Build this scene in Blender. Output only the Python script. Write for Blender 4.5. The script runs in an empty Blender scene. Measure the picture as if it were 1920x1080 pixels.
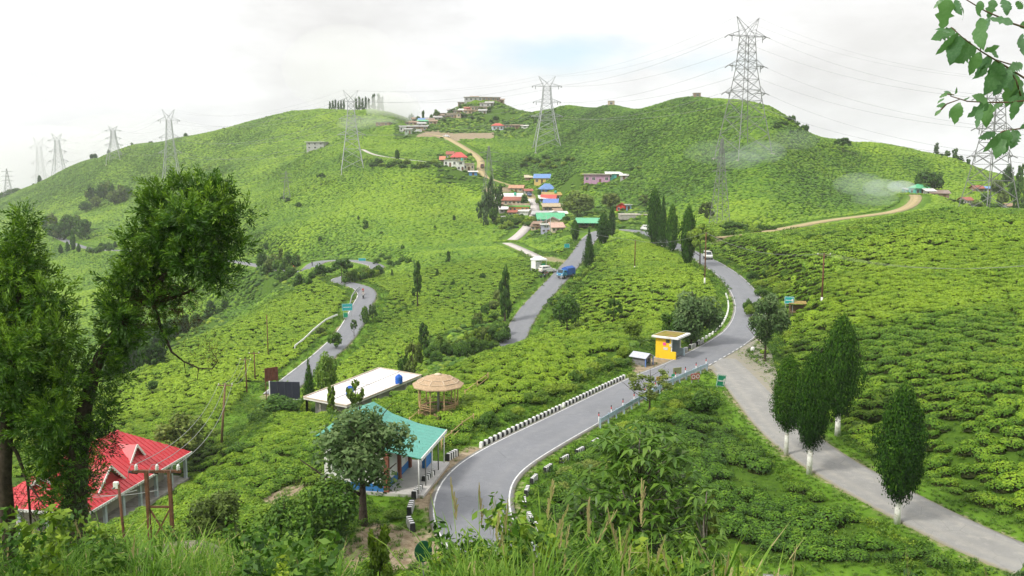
import bpy, bmesh, math, random
import numpy as np
from mathutils import Vector, Matrix, noise as mnoise
R = math.radians
rng = np.random.default_rng(7)
random.seed(7)
S = bpy.context.scene
COL = S.collection

# ------------------------------------------------------------------ camera
F = 1663.0                       # focal length in pixels of the 1920 px wide photograph
PITCH = R(8.0)
cam_d = bpy.data.cameras.new('camera'); cam = bpy.data.objects.new('camera', cam_d); COL.objects.link(cam)
cam_d.sensor_width = 36; cam_d.lens = 36*F/1920
cam_d.clip_start = 0.1; cam_d.clip_end = 6000
cam.location = (0, 0, 0); cam.rotation_euler = (R(90)-PITCH, 0, 0)
S.camera = cam
S.render.resolution_x, S.render.resolution_y = 1024, 576

# ------------------------------------------------------------------ colour and render settings
S.view_settings.view_transform = 'Standard'; S.view_settings.look = 'None'
S.view_settings.exposure = 0.54; S.view_settings.gamma = 1; S.view_settings.use_curve_mapping = False
S.render.engine = 'CYCLES'
cy = S.cycles
cy.max_bounces = 5; cy.diffuse_bounces = 2; cy.glossy_bounces = 2; cy.transmission_bounces = 3
cy.volume_bounces = 1; cy.transparent_max_bounces = 8
cy.caustics_reflective = False; cy.caustics_refractive = False
cy.use_adaptive_sampling = True; cy.adaptive_threshold = 0.02
cy.use_denoising = True
cy.volume_step_rate = 2.0

# ------------------------------------------------------------------ world: bright broken overcast over a Nishita sky
SUN_EL, SUN_AZ = 44.0, 238.0     # azimuth clockwise from +Y (view direction): behind the camera, to the left
W = bpy.data.worlds.new('World'); S.world = W; W.use_nodes = True
nt = W.node_tree; nt.nodes.clear()
def wn(t, **k):
    n = nt.nodes.new(t)
    for a, b in k.items(): setattr(n, a, b)
    return n
def wmath(op, a, b=None, clamp=False):
    n = wn('ShaderNodeMath', operation=op, use_clamp=clamp)
    for i, x in enumerate((a, b)):
        if x is None: continue
        if isinstance(x, (int, float)): n.inputs[i].default_value = x
        else: nt.links.new(x, n.inputs[i])
    return n.outputs[0]
wo = wn('ShaderNodeOutputWorld')
sky = wn('ShaderNodeTexSky', sky_type='NISHITA', sun_disc=False, sun_elevation=R(SUN_EL), sun_rotation=R(SUN_AZ))
bg_sky = wn('ShaderNodeBackground'); bg_sky.inputs[1].default_value = 0.13
nt.links.new(sky.outputs[0], bg_sky.inputs[0])
tc = wn('ShaderNodeTexCoord')
sep = wn('ShaderNodeSeparateXYZ'); nt.links.new(tc.outputs['Generated'], sep.inputs[0])
mp = wn('ShaderNodeMapping'); mp.inputs['Scale'].default_value = (1, 1, 2.6); mp.inputs['Location'].default_value = (0.35, 0.1, 0.22)
nt.links.new(tc.outputs['Generated'], mp.inputs[0])
n1 = wn('ShaderNodeTexNoise'); n1.inputs['Scale'].default_value = 2.6; n1.inputs['Detail'].default_value = 7; n1.inputs['Roughness'].default_value = .55
nt.links.new(mp.outputs[0], n1.inputs[0])
n2 = wn('ShaderNodeTexNoise'); n2.inputs['Scale'].default_value = 6.5; n2.inputs['Detail'].default_value = 6; n2.inputs['Roughness'].default_value = .6
nt.links.new(mp.outputs[0], n2.inputs[0])
rmp = wn('ShaderNodeValToRGB')
rmp.color_ramp.elements[0].position = .36; rmp.color_ramp.elements[0].color = (.78, .78, .79, 1)
rmp.color_ramp.elements[1].position = .55; rmp.color_ramp.elements[1].color = (1.0, 1.0, 1.0, 1)
nt.links.new(wmath('ADD', wmath('MULTIPLY', n1.outputs[0], .68), wmath('MULTIPLY', n2.outputs[0], .32)), rmp.inputs[0])
# CIE overcast distribution, softened: the cloud deck is brighter overhead than at the horizon
zc = wmath('MAXIMUM', sep.outputs[2], 0.0)
grad = wmath('ADD', wmath('MULTIPLY', zc, 0.6), 1.0)
cl_str = wmath('MULTIPLY', grad, 0.735)
# darker bellies of two nearer cloud banks
dk = wn('ShaderNodeMix', data_type='RGBA'); dk.inputs[7].default_value = (.58, .565, .55, 1)
bg_cl = wn('ShaderNodeBackground'); nt.links.new(rmp.outputs[0], dk.inputs[6]); nt.links.new(dk.outputs[2], bg_cl.inputs[0]); nt.links.new(cl_str, bg_cl.inputs[1])
# a few thin breaks in the cloud deck where the blue shows through, above the far hills
def gap(dirv, width, stretch):
    v = wn('ShaderNodeVectorMath', operation='SUBTRACT'); nt.links.new(tc.outputs['Generated'], v.inputs[0]); v.inputs[1].default_value = dirv
    m = wn('ShaderNodeVectorMath', operation='MULTIPLY'); nt.links.new(v.outputs[0], m.inputs[0]); m.inputs[1].default_value = (1, 1, stretch)
    l = wn('ShaderNodeVectorMath', operation='LENGTH'); nt.links.new(m.outputs[0], l.inputs[0])
    d = wmath('ADD', l.outputs[1], wmath('MULTIPLY', wmath('SUBTRACT', n2.outputs[0], .5), width*1.6))
    return wmath('SUBTRACT', 1.0, wmath('DIVIDE', d, width), clamp=True)
def wdir(u, v):
    w = (540-v)/F; d = Vector(((u-960)/F, math.cos(PITCH)+w*math.sin(PITCH), -math.sin(PITCH)+w*math.cos(PITCH))); return d.normalized()
nt.links.new(wmath('MULTIPLY', wmath('ADD', gap(wdir(610, 60), .17, 1.3), gap(wdir(1650, 90), .26, 1.6)), .55, clamp=True), dk.inputs[0])
g = wmath('ADD', gap(wdir(1040, 100), .13, 4.2), wmath('MULTIPLY', gap(wdir(1330, 120), .07, 3.0), .6))
g = wmath('MULTIPLY', g, 0.7, clamp=True)
mixw = wn('ShaderNodeMixShader'); nt.links.new(g, mixw.inputs[0]); nt.links.new(bg_cl.outputs[0], mixw.inputs[1]); nt.links.new(bg_sky.outputs[0], mixw.inputs[2])
nt.links.new(mixw.outputs[0], wo.inputs[0])

# ------------------------------------------------------------------ sun, softened by the cloud
sd = bpy.data.lights.new('sun', 'SUN'); sun = bpy.data.objects.new('sun', sd); COL.objects.link(sun)
sd.energy = 2.4; sd.angle = R(10); sd.color = (1, .96, .88)
az, el = R(SUN_AZ), R(SUN_EL)
sdir = Vector((math.sin(az)*math.cos(el), math.cos(az)*math.cos(el), math.sin(el)))
sun.rotation_euler = (-sdir).to_track_quat('-Z', 'Y').to_euler()

# ------------------------------------------------------------------ helpers
CP_, SP_ = math.cos(PITCH), math.sin(PITCH)
def ray(u, v):
    w = (540-v)/F
    return np.array(((u-960)/F, CP_+w*SP_, -SP_+w*CP_))
def PY(u, v, Y): d = ray(u, v); return d*(Y/d[1])           # the point of a sight line at ground distance Y
def PZ(u, v, z): d = ray(u, v); return d*(z/d[2])           # ... or at height z
def proj(p):
    p = np.asarray(p, float); x, y, z = p[..., 0], p[..., 1], p[..., 2]
    dz = y*CP_ - z*SP_; up = y*SP_ + z*CP_
    return 960+F*x/dz, 540-F*up/dz, dz
MATS = {}
def new_mat(name):
    m = bpy.data.materials.new(name); m.use_nodes = True; m.node_tree.nodes.clear(); MATS[name] = m
    return m
class NT:
    """small node-building helper"""
    def __init__(s, m): s.t = m.node_tree; s.m = m
    def n(s, t, **k):
        n = s.t.nodes.new(t)
        for a, b in k.items(): setattr(n, a, b)
        return n
    def l(s, a, b): s.t.links.new(a, b)
    def math(s, op, a, b=None, clamp=False):
        n = s.n('ShaderNodeMath', operation=op, use_clamp=clamp)
        for i, x in enumerate((a, b)):
            if x is None: continue
            if isinstance(x, (int, float)): n.inputs[i].default_value = x
            else: s.l(x, n.inputs[i])
        return n.outputs[0]
    def noise(s, scale, detail=4, rough=.55, vec=None, dim='3D'):
        n = s.n('ShaderNodeTexNoise', noise_dimensions=dim); n.inputs['Scale'].default_value = scale; n.inputs['Detail'].default_value = detail; n.inputs['Roughness'].default_value = rough
        if vec is not None: s.l(vec, n.inputs['Vector'])
        return n.outputs[0]
    def ramp(s, fac, stops):
        n = s.n('ShaderNodeValToRGB'); e = n.color_ramp.elements
        while len(e) < len(stops): e.new(.5)
        for x, (p, c) in zip(e, stops): x.position = p; x.color = (*c, 1)
        s.l(fac, n.inputs[0]); return n.outputs[0]
    def mix(s, fac, a, b, mode='MIX'):
        n = s.n('ShaderNodeMix', data_type='RGBA', blend_type=mode)
        for i, x in ((0, fac), (6, a), (7, b)):
            if isinstance(x, (int, float)): n.inputs[i].default_value = x
            elif isinstance(x, tuple): n.inputs[i].default_value = (*x, 1)
            else: s.l(x, n.inputs[i])
        return n.outputs[2]
    def bsdf(s, col, rough=.7, spec=.3, metal=0, bump=None, bstr=.3, bdist=.02, trans=None):
        b = s.n('ShaderNodeBsdfPrincipled'); o = s.n('ShaderNodeOutputMaterial')
        if isinstance(col, tuple): b.inputs['Base Color'].default_value = (*col, 1)
        else: s.l(col, b.inputs['Base Color'])
        if isinstance(rough, (int, float)): b.inputs['Roughness'].default_value = rough
        else: s.l(rough, b.inputs['Roughness'])
        b.inputs['Specular IOR Level'].default_value = spec; b.inputs['Metallic'].default_value = metal
        if bump is not None:
            k = s.n('ShaderNodeBump'); k.inputs['Strength'].default_value = bstr; k.inputs['Distance'].default_value = bdist
            s.l(bump, k.inputs['Height']); s.l(k.outputs[0], b.inputs['Normal'])
        if trans:
            t = s.n('ShaderNodeBsdfTranslucent')
            if isinstance(col, tuple): t.inputs[0].default_value = (*col, 1)
            else: s.l(col, t.inputs[0])
            mx = s.n('ShaderNodeMixShader'); mx.inputs[0].default_value = trans
            s.l(b.outputs[0], mx.inputs[1]); s.l(t.outputs[0], mx.inputs[2]); s.l(mx.outputs[0], o.inputs[0])
        else: s.l(b.outputs[0], o.inputs[0])
        return b
def simple(name, col, rough=.7, spec=.3, metal=0, var=.18, scale=3.0, dirt=None, bump=.0):
    """painted or weathered surface: base colour with noise wear (own stains, not shading)"""
    m = new_mat(name); t = NT(m); tc = t.n('ShaderNodeTexCoord').outputs['Object']
    nz = t.noise(scale, 5, .6, tc)
    dk = tuple(c*(1-var) for c in col); lt = tuple(min(1, c*(1+var)) for c in col)
    c = t.ramp(nz, [(.3, dk), (.7, lt)])
    if dirt:
        n2 = t.noise(scale*.6, 6, .65, tc)
        c = t.mix(t.ramp(n2, [(.52, (0, 0, 0)), (.72, (1, 1, 1))]), c, dirt)
    t.bsdf(c, rough, spec, metal, nz if bump else None, bump, .02)
    return m
def link(o, parent=None):
    COL.objects.link(o)
    if parent is not None: o.parent = parent
    return o
def tag(o, label=None, cat=None, group=None, kind=None):
    if label: o['label'] = label
    if cat: o['category'] = cat
    if group: o['group'] = group
    if kind: o['kind'] = kind
    return o
def empty(name, loc, label, cat, group=None, rz=0.0):
    o = bpy.data.objects.new(name, None); o.empty_display_size = .2
    link(o); o.location = tuple(loc); o.rotation_euler = (0, 0, rz)
    return tag(o, label, cat, group)
class MB:
    """collects vertices and faces; build() links them as ONE mesh object"""
    def __init__(s): s.v = []; s.f = []; s.mi = []
    def add(s, vs, fs, mi=0):
        o = len(s.v); s.v += [tuple(map(float, p)) for p in vs]; s.f += [tuple(i+o for i in q) for q in fs]; s.mi += [mi]*len(fs); return s
    def box(s, c, size, rz=0., mi=0, rot=None):
        hx, hy, hz = size[0]/2, size[1]/2, size[2]/2
        M = rot if rot is not None else Matrix.Rotation(rz, 3, 'Z'); c = Vector(c)
        vs = [c + M @ Vector((x*hx, y*hy, z*hz)) for z in (-1, 1) for x, y in ((-1, -1), (1, -1), (1, 1), (-1, 1))]
        return s.add(vs, [(3, 2, 1, 0), (4, 5, 6, 7), (0, 1, 5, 4), (1, 2, 6, 5), (2, 3, 7, 6), (3, 0, 4, 7)], mi)
    def bar(s, a, b, w, h=None, mi=0):
        """square bar from a to b"""
        a, b = Vector(a), Vector(b); d = b-a; L = d.length
        if L < 1e-6: return s
        q = d.to_track_quat('Z', 'Y').to_matrix()
        return s.box((a+b)/2, (w, h or w, L), rot=q, mi=mi)
    def tube(s, pts, rad, seg=6, mi=0, cap=True):
        pts = [Vector(p) for p in pts]; n = len(pts)
        rad = [rad]*n if isinstance(rad, (int, float)) else rad
        vs = []; up = Vector((0, 0, 1))
        prev = None
        for i, p in enumerate(pts):
            t = (pts[min(i+1, n-1)]-pts[max(i-1, 0)])
            t = t.normalized() if t.length > 1e-9 else Vector((0, 0, 1))
            if prev is None:
                a = t.orthogonal().normalized()
            else:
                a = prev - t*prev.dot(t); a = a.normalized() if a.length > 1e-6 else t.orthogonal().normalized()
            prev = a; b = t.cross(a)
            for k in range(seg):
                an = 2*math.pi*k/seg; vs.append(p + (a*math.cos(an)+b*math.sin(an))*rad[i])
        fs = [(i*seg+k, i*seg+(k+1) % seg, (i+1)*seg+(k+1) % seg, (i+1)*seg+k) for i in range(n-1) for k in range(seg)]
        if cap: fs += [tuple(range(seg))[::-1], tuple((n-1)*seg+k for k in range(seg))]
        return s.add(vs, fs, mi)
    def lathe(s, prof, c=(0, 0, 0), seg=16, mi=0, sx=1., sy=1.):
        vs = []; n = len(prof)
        for r, z in prof:
            for k in range(seg):
                a = 2*math.pi*k/seg; vs.append((c[0]+r*math.cos(a)*sx, c[1]+r*math.sin(a)*sy, c[2]+z))
        fs = [(i*seg+k, i*seg+(k+1) % seg, (i+1)*seg+(k+1) % seg, (i+1)*seg+k) for i in range(n-1) for k in range(seg)]
        fs += [tuple(range(seg))[::-1], tuple((n-1)*seg+k for k in range(seg))]
        return s.add(vs, fs, mi)
    def quad(s, a, b, c, d, mi=0): return s.add([a, b, c, d], [(0, 1, 2, 3)], mi)
    def slab(s, poly, thick, mi=0):
        """extrude a 3-D polygon downwards by thick"""
        n = len(poly); top = [Vector(p) for p in poly]; bot = [p-Vector((0, 0, thick)) for p in top]
        fs = [tuple(range(n)), tuple(range(2*n-1, n-1, -1))] + [(i, i+n, (i+1) % n+n, (i+1) % n) for i in range(n)]
        return s.add(top+bot, fs, mi)
    def mesh(s, name, mats, smooth=False):
        me = bpy.data.meshes.new(name); me.from_pydata(s.v, [], s.f)
        mats = mats if isinstance(mats, (list, tuple)) else [mats]
        for m in mats: me.materials.append(m)
        if len(mats) > 1: me.polygons.foreach_set('material_index', s.mi)
        if smooth: me.polygons.foreach_set('use_smooth', [True]*len(me.polygons))
        me.update(); return me
    def build(s, name, mats, parent=None, smooth=False, bevel=0., loc=None):
        o = bpy.data.objects.new(name, s.mesh(name, mats, smooth)); link(o, parent)
        if loc is not None: o.location = loc
        if bevel:
            b = o.modifiers.new('bevel', 'BEVEL'); b.width = bevel; b.segments = 1; b.limit_method = 'ANGLE'
        return o
def np_mesh(name, V, Fq, mats, mi=None, smooth=False):
    """fast mesh from numpy arrays: V (n,3), Fq (m,k) faces of k corners"""
    me = bpy.data.meshes.new(name); k = Fq.shape[1]; m = len(Fq)
    me.vertices.add(len(V)); me.vertices.foreach_set('co', np.ascontiguousarray(V, dtype=np.float32).ravel())
    me.loops.add(m*k); me.loops.foreach_set('vertex_index', np.ascontiguousarray(Fq, dtype=np.int32).ravel())
    me.polygons.add(m); me.polygons.foreach_set('loop_start', np.arange(0, m*k, k, dtype=np.int32)); me.polygons.foreach_set('loop_total', np.full(m, k, dtype=np.int32))
    for x in (mats if isinstance(mats, (list, tuple)) else [mats]): me.materials.append(x)
    if mi is not None: me.polygons.foreach_set('material_index', np.ascontiguousarray(mi, dtype=np.int32))
    if smooth: me.polygons.foreach_set('use_smooth', np.ones(m, dtype=bool))
    me.update(calc_edges=True); me.validate(); return me
def copy_tree(o, parent=None, keep_world=False):
    kids = [c for c in KIDS.get(o.name, [])] if o.name in KIDS else list(o.children)
    c = o.copy(); COL.objects.link(c)
    if parent is not None: c.parent = parent
    for k in kids: copy_tree(k, c)
    return c
KIDS = {}

# ================================================================== TERRAIN
# heights are surveyed along sight lines: (u, v, ground distance) of the photograph, then one smooth sheet is laid through them
ZR = -21.0                       # level of the main road below the eye
R1P = [(1090, 1135, 1130, 1060), (960, 1105, 1065, 1050), (880, 1065, 1015, 1032), (840, 1030, 985, 1005), (815, 995, 965, 975), (808, 960, 956, 945),
       (815, 920, 960, 915), (835, 890, 975, 888), (870, 862, 1005, 862), (930, 830, 1065, 825), (1000, 795, 1130, 790), (1100, 745, 1200, 750),
       (1190, 705, 1260, 714), (1245, 686, 1310, 692), (1300, 661, 1352, 667), (1340, 637, 1390, 648), (1368, 615, 1418, 628), (1384, 592, 1428, 600),
       (1385, 573, 1428, 575), (1377, 555, 1420, 552), (1363, 536, 1404, 530), (1346, 517, 1380, 510), (1329, 504, 1354, 494), (1306, 488, 1326, 480),
       (1270, 470, 1288, 464), (1245, 458, 1260, 452), (1226, 449, 1240, 443)]
R1B = [(1212, 437, -21.0), (1185, 431.5, -21.2), (1150, 430, -21.5), (1122, 434, -22), (1103, 448, -23), (1087, 478, -24.5), (1060, 508, -26.5), (1033, 537, -28.2), (1010, 562, -29.6),
       (994, 580, -30.6), (975, 610, -32), (963, 637, -33.3), (948, 658, -34.4), (925, 672, -35.2)]
R2 = [(520, 741, 133), (545, 718, 139), (580, 690, 147), (620, 657, 158), (650, 627, 170), (668, 597, 183), (680, 570, 196), (690, 553, 206), (683, 541, 216), (662, 534, 224),
      (640, 529, 231), (634, 524, 240), (655, 519, 250), (700, 507, 262), (710, 499, 272), (690, 493, 282), (662, 488, 292), (630, 488, 297), (603, 490, 297), (588, 496, 291), (580, 505, 282), (560, 512, 278), (520, 505, 300), (440, 490, 350), (360, 478, 400), (290, 471, 440), (230, 470, 460), (170, 468, 480), (130, 455, 505), (100, 440, 540)]
R3 = [(1046, 503, 231), (1025, 491, 240), (1005, 480, 254), (985, 470, 272), (970, 464, 288), (950, 455, 300)]
R4 = [(960, 452, 312), (983, 432, 328), (996, 415, 345), (1004, 398, 364), (1002, 382, 382), (996, 366, 402), (975, 352, 412), (930, 340, 416), (907, 330, 418), (900, 318, 426), (903, 303, 438), (893, 291, 450), (873, 278, 466), (852, 266, 484), (835, 256, 500), (810, 253, 508), (788, 248, 512)]
R5 = [(680, 279, 478), (692, 287, 466), (710, 292, 458), (728, 295, 452), (760, 299, 445), (800, 303, 438), (850, 312, 428)]
R6 = [(1345, 446, 222), (1400, 441, 228), (1430, 436, 236), (1480, 427, 248), (1550, 413, 262), (1620, 405, 272), (1680, 397, 280), (1708, 386, 290), (1719, 373, 302), (1715, 364, 312)]
R7 = [(1352, 672, ZR), (1385, 705, ZR), (1423, 750, ZR), (1468, 803, ZR), (1535, 856, ZR), (1620, 905, ZR), (1715, 956, ZR), (1815, 1005, ZR), (1915, 1047, ZR), (2050, 1092, ZR), (2250, 1140, ZR)]
CPTS = [
 # foreground bank below the camera
 (330, 1056, 17.5), (235, 1060, 17), (430, 1066, 18), (120, 1075, 16), (520, 1085, 19), (330, 1110, 13),
 # knoll with the gazebo, left of the main road
 (860, 800, 69), (1000, 765, 73), (1100, 715, 80.5), (1180, 680, 87), (1000, 735, 76), (1000, 700, 84), (1000, 660, 95), (1020, 645, 101), (1100, 648, 99), (1100, 690, 88), (1180, 655, 98), (1220, 650, 101),
 (900, 700, 88), (900, 750, 78), (880, 690, 93), (822, 770, 76), (830, 725, 86), (800, 720, 92), (760, 760, 82), (930, 668, 99),
 # beyond the knoll: ravine and the spur between the two roads
 (880, 668, 150), (800, 692, 133), (760, 700, 128), (1000, 640, 140), (1100, 625, 135), (860, 650, 160), (900, 610, 180), (800, 600, 187), (740, 640, 160), (700, 680, 142), (660, 715, 131), (720, 600, 190),
 (850, 540, 215), (780, 540, 222), (760, 500, 262), (850, 490, 250), (930, 530, 215), (930, 490, 245), (900, 465, 280), (830, 480, 268), (960, 475, 262), (1000, 500, 238),
 # slope between the two arms of the main road
 (1100, 610, 140), (1200, 600, 128), (1100, 560, 165), (1200, 540, 150), (1280, 560, 135), (1340, 590, 123), (1340, 550, 142), (1080, 530, 195), (1150, 500, 195), (1200, 470, 222), (1280, 510, 170), (1130, 460, 248), (1200, 445, 258), (1050, 590, 165), (1100, 490, 218),
 # flats left of the hairpin, falling to the red-roofed building
 (720, 960, 53), (760, 900, 58), (640, 960, 51), (560, 930, 58), (560, 850, 72), (600, 800, 81), (650, 790, 86), (480, 950, 56), (400, 950, 60), (440, 850, 82), (420, 900, 72), (330, 1010, 46), (330, 940, 72), (300, 925, 84), (200, 960, 80), (100, 970, 78), (20, 985, 76), (-150, 960, 78), (240, 880, 98), (100, 900, 100), (-100, 880, 100),
 (500, 790, 103), (420, 800, 110), (340, 830, 108), (570, 775, 100), (620, 762, 104), (700, 745, 104), (520, 760, 118), (200, 840, 112), (50, 820, 122), (-150, 800, 130),
 # left tea spur
 (450, 730, 132), (400, 700, 146), (300, 740, 136), (300, 690, 158), (225, 735, 144), (160, 775, 138), (60, 800, 134), (400, 650, 168), (370, 640, 176), (480, 640, 168), (440, 600, 198), (560, 600, 186), (510, 570, 212), (600, 560, 208), (570, 540, 226), (610, 525, 240), (540, 680, 152), (600, 620, 172),
 # dark valley behind the spur and far side
 (330, 690, 240), (230, 730, 235), (120, 740, 250), (0, 760, 240), (-200, 760, 250), (420, 590, 280), (500, 555, 285), (560, 525, 300), (420, 540, 330), (300, 560, 345), (200, 580, 350), (100, 600, 350), (0, 620, 340), (-200, 640, 340),
 (300, 500, 410), (400, 500, 385), (200, 500, 440), (100, 510, 440), (0, 520, 440), (-200, 540, 440), (480, 480, 345), (530, 470, 335),
 # big left hill
 (300, 440, 480), (200, 430, 530), (100, 420, 580), (0, 440, 580), (-200, 470, 600), (400, 430, 430), (480, 430, 380), (550, 440, 345), (450, 380, 470), (350, 380, 530), (250, 380, 600), (150, 370, 680), (50, 390, 720), (-100, 430, 750),
 (250, 330, 680), (350, 320, 640), (450, 310, 600), (520, 330, 520), (560, 350, 450), (560, 300, 560), (480, 265, 650), (580, 275, 520), (640, 262, 620), (560, 240, 660), (650, 235, 660), (700, 225, 660), (400, 270, 680),
 # middle slope under the village
 (640, 330, 440), (700, 330, 425), (620, 380, 395), (700, 380, 372), (780, 340, 405), (780, 400, 350), (700, 430, 328), (620, 440, 330), (840, 420, 338), (840, 350, 405), (760, 460, 300), (680, 470, 300), (900, 430, 338), (900, 380, 378), (940, 450, 312), (860, 460, 298), (880, 335, 418),
 (640, 285, 485), (690, 262, 500), (740, 280, 480), (740, 255, 515), (800, 275, 478), (850, 295, 450),
 # village hill
 (905, 190, 600), (880, 192, 596), (935, 192, 598), (850, 212, 585), (830, 225, 570), (800, 235, 548), (760, 242, 530), (720, 245, 525), (880, 225, 560), (930, 225, 555), (870, 245, 522), (930, 246, 520), (900, 254, 508), (960, 240, 530), (990, 238, 530), (960, 204, 585), (1000, 210, 565),
 (930, 280, 465), (930, 310, 435), (960, 260, 490),
 # twin-peaked hill
 (1020, 208, 550), (1060, 201, 520), (1100, 206, 505), (1145, 194, 500), (1200, 208, 480), (1230, 199, 465), (1260, 187, 452), (1305, 177, 440), (1350, 183, 432), (1400, 195, 422), (1440, 206, 412), (1480, 228, 402), (1510, 252, 392), (1560, 271, 385), (1620, 277, 400), (1680, 283, 405), (1745, 291, 402), (1800, 302, 398), (1850, 320, 392), (1920, 332, 390), (2100, 350, 390), (2300, 370, 380),
 (1060, 230, 490), (1040, 280, 455), (1150, 240, 455), (1150, 290, 410), (1080, 320, 402), (1130, 342, 386), (1050, 350, 398), (1040, 400, 365), (1150, 380, 345), (1250, 240, 410), (1250, 300, 370), (1240, 370, 325), (1300, 230, 405), (1340, 290, 345), (1390, 282, 335), (1390, 230, 380), (1330, 360, 300), (1330, 410, 262), (1440, 280, 335), (1440, 340, 300), (1440, 400, 262), (1540, 300, 352), (1540, 340, 320), (1540, 385, 285), (1620, 310, 365), (1620, 350, 325), (1690, 320, 365), (1680, 360, 318), (1760, 330, 365), (1770, 360, 335), (1850, 350, 350), (1850, 385, 315), (1920, 385, 320), (2100, 400, 320), (2300, 420, 310), (1100, 400, 330), (1200, 410, 300),
 # right-hand tea field and its crest
 (1400, 452, 206), (1500, 442, 190), (1600, 431, 175), (1700, 416, 160), (1800, 408, 152), (1900, 412, 150), (2100, 430, 145), (2300, 450, 140), (1600, 423, 225), (1700, 412, 230), (1800, 404, 240), (1900, 405, 245), (2100, 412, 245),
 (1380, 480, 185), (1440, 480, 170), (1420, 530, 152), (1500, 500, 148), (1460, 560, 130), (1440, 610, 116), (1560, 560, 113), (1650, 520, 117), (1760, 480, 123), (1880, 480, 119), (1700, 560, 102), (1850, 560, 96), (1500, 640, 99), (1480, 700, 90), (1600, 650, 87), (1750, 650, 80), (1880, 650, 75), (1520, 760, 77), (1620, 760, 71), (1750, 760, 66), (1880, 760, 62), (1650, 850, 63.5), (1800, 880, 57), (1900, 940, 52), (2100, 650, 72), (2100, 800, 60), (2100, 950, 51), (2300, 700, 65), (2300, 900, 52),
 # triangle between the hairpin and the side road
 (1250, 760, 74), (1300, 730, 80), (1350, 760, 75), (1200, 810, 66), (1300, 820, 66), (1400, 840, 64), (1130, 850, 62), (1060, 900, 57.5), (1050, 970, 51), (1200, 900, 56), (1320, 900, 56.5), (1440, 900, 58), (1550, 940, 54.5), (1150, 1000, 46.5), (1300, 1000, 47), (1450, 1000, 49), (1600, 1020, 47), (1750, 1050, 45), (1400, 1075, 43.5), (1700, 1100, 42.5),
]
BEHIND = [(0, 385, 900), (60, 352, 880), (110, 335, 860), (150, 316, 840), (205, 296, 810), (260, 276, 780), (330, 257, 740), (400, 244, 720), (470, 229, 712), (540, 214, 705), (600, 208, 702), (650, 205, 700), (700, 204, 690), (740, 213, 684), (780, 228, 680), (820, 245, 690), (-120, 440, 930), (-300, 500, 950)]
pts = []
for (u, v, Y) in CPTS + BEHIND: pts.append(PY(u, v, Y))
for (u, v, Y) in BEHIND:                       # the far side of the long left ridge falls away
    p = PY(u, v, Y); pts.append((p[0]*1.18-20, p[1]*1.16, p[2]-45)); pts.append((p[0]*1.6, p[1]*1.55, p[2]-150))
for (u, v, Y, dz) in [(905, 190, 600, 30), (960, 204, 585, 30), (1020, 208, 550, 28), (1060, 201, 520, 28), (1145, 194, 500, 30), (1200, 208, 480, 26), (1305, 177, 440, 34), (1400, 195, 422, 34), (1480, 228, 402, 34), (1560, 271, 385, 26), (1680, 283, 405, 26), (1800, 302, 398, 26), (1920, 332, 390, 26), (2100, 350, 390, 30), (830, 225, 570, 26)]:
    p = PY(u, v, Y); pts.append((p[0]*1.14, p[1]*1.16, p[2]-dz)); pts.append((p[0]*1.8, p[1]*1.8, p[2]-120))
for x in (-40, -24, -12, 0, 12, 24, 40):       # bank below the camera
    l = max(0, -x)/40.
    for y, z in ((-25, 5), (-10, 1.2), (0, -1.75), (4, -2.6), (8, -4.4), (12, -6.6), (16, -9.0), (20, -11.5), (25, -14.6), (30, -17.2)):
        pts.append((x, y, z - l*1.0*max(0, y)/10))
    if x > -3: pts.append((x, 36, -19.6))
    else: pts.append((x, 38, -18.5-6*l))
pts += [(-60, 0, -4), (-60, 20, -14), (-70, 45, -28), (-80, 60, -34), (70, 0, -2), (60, 20, -9), (60, 34, -17), (-120, 60, -44), (-160, 20, -40), (130, 20, -6)]
pts = np.array(pts)
def warp(x, y): yy = np.maximum(y, -12)+24.; return np.stack([x/yy*2.2, np.log(yy)], -1)
def tps_fit(P, z, lam):
    n = len(P); D = np.linalg.norm(P[:, None]-P[None], axis=-1); K = np.where(D > 0, D*D*np.log(D+1e-12), 0)+lam*np.eye(n)
    A = np.zeros((n+3, n+3)); A[:n, :n] = K; A[:n, n] = 1; A[:n, n+1:] = P; A[n, :n] = 1; A[n+1:, :n] = P.T
    return np.linalg.solve(A, np.concatenate([z, np.zeros(3)]))
def tps_eval(P, c, Q):
    out = np.empty(len(Q))
    for i in range(0, len(Q), 20000):
        q = Q[i:i+20000]; D = np.sqrt(((q[:, None]-P[None])**2).sum(-1)); out[i:i+20000] = (D*D*np.log(D+1e-12)) @ c[:len(P)] + c[len(P)] + q @ c[len(P)+1:]
    return out

# --- road centre lines in the world
def smooth_line(P, step=1.0, it=2):
    P = np.asarray(P, float)
    for _ in range(it):                        # Chaikin corner cutting
        Q = np.empty((2*len(P)-2, P.shape[1])); Q[0::2] = .75*P[:-1]+.25*P[1:]; Q[1::2] = .25*P[:-1]+.75*P[1:]
        P = np.vstack([P[:1], Q, P[-1:]])
    d = np.concatenate([[0], np.cumsum(np.linalg.norm(np.diff(P[:, :3], axis=0), axis=1))]); n = max(2, int(d[-1]/step)+1)
    t = np.linspace(0, d[-1], n); return np.stack([np.interp(t, d, P[:, k]) for k in range(P.shape[1])], -1)
def centre_pairs(pp):
    L = np.array([PZ(a, b, ZR) for a, b, c, d in pp]); Rr = np.array([PZ(c, d, ZR) for a, b, c, d in pp]); return L, Rr
L1, Q1 = centre_pairs(R1P)
C1 = np.hstack([(L1+Q1)/2, (np.linalg.norm(L1-Q1, axis=1)/2)[:, None]])
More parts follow.
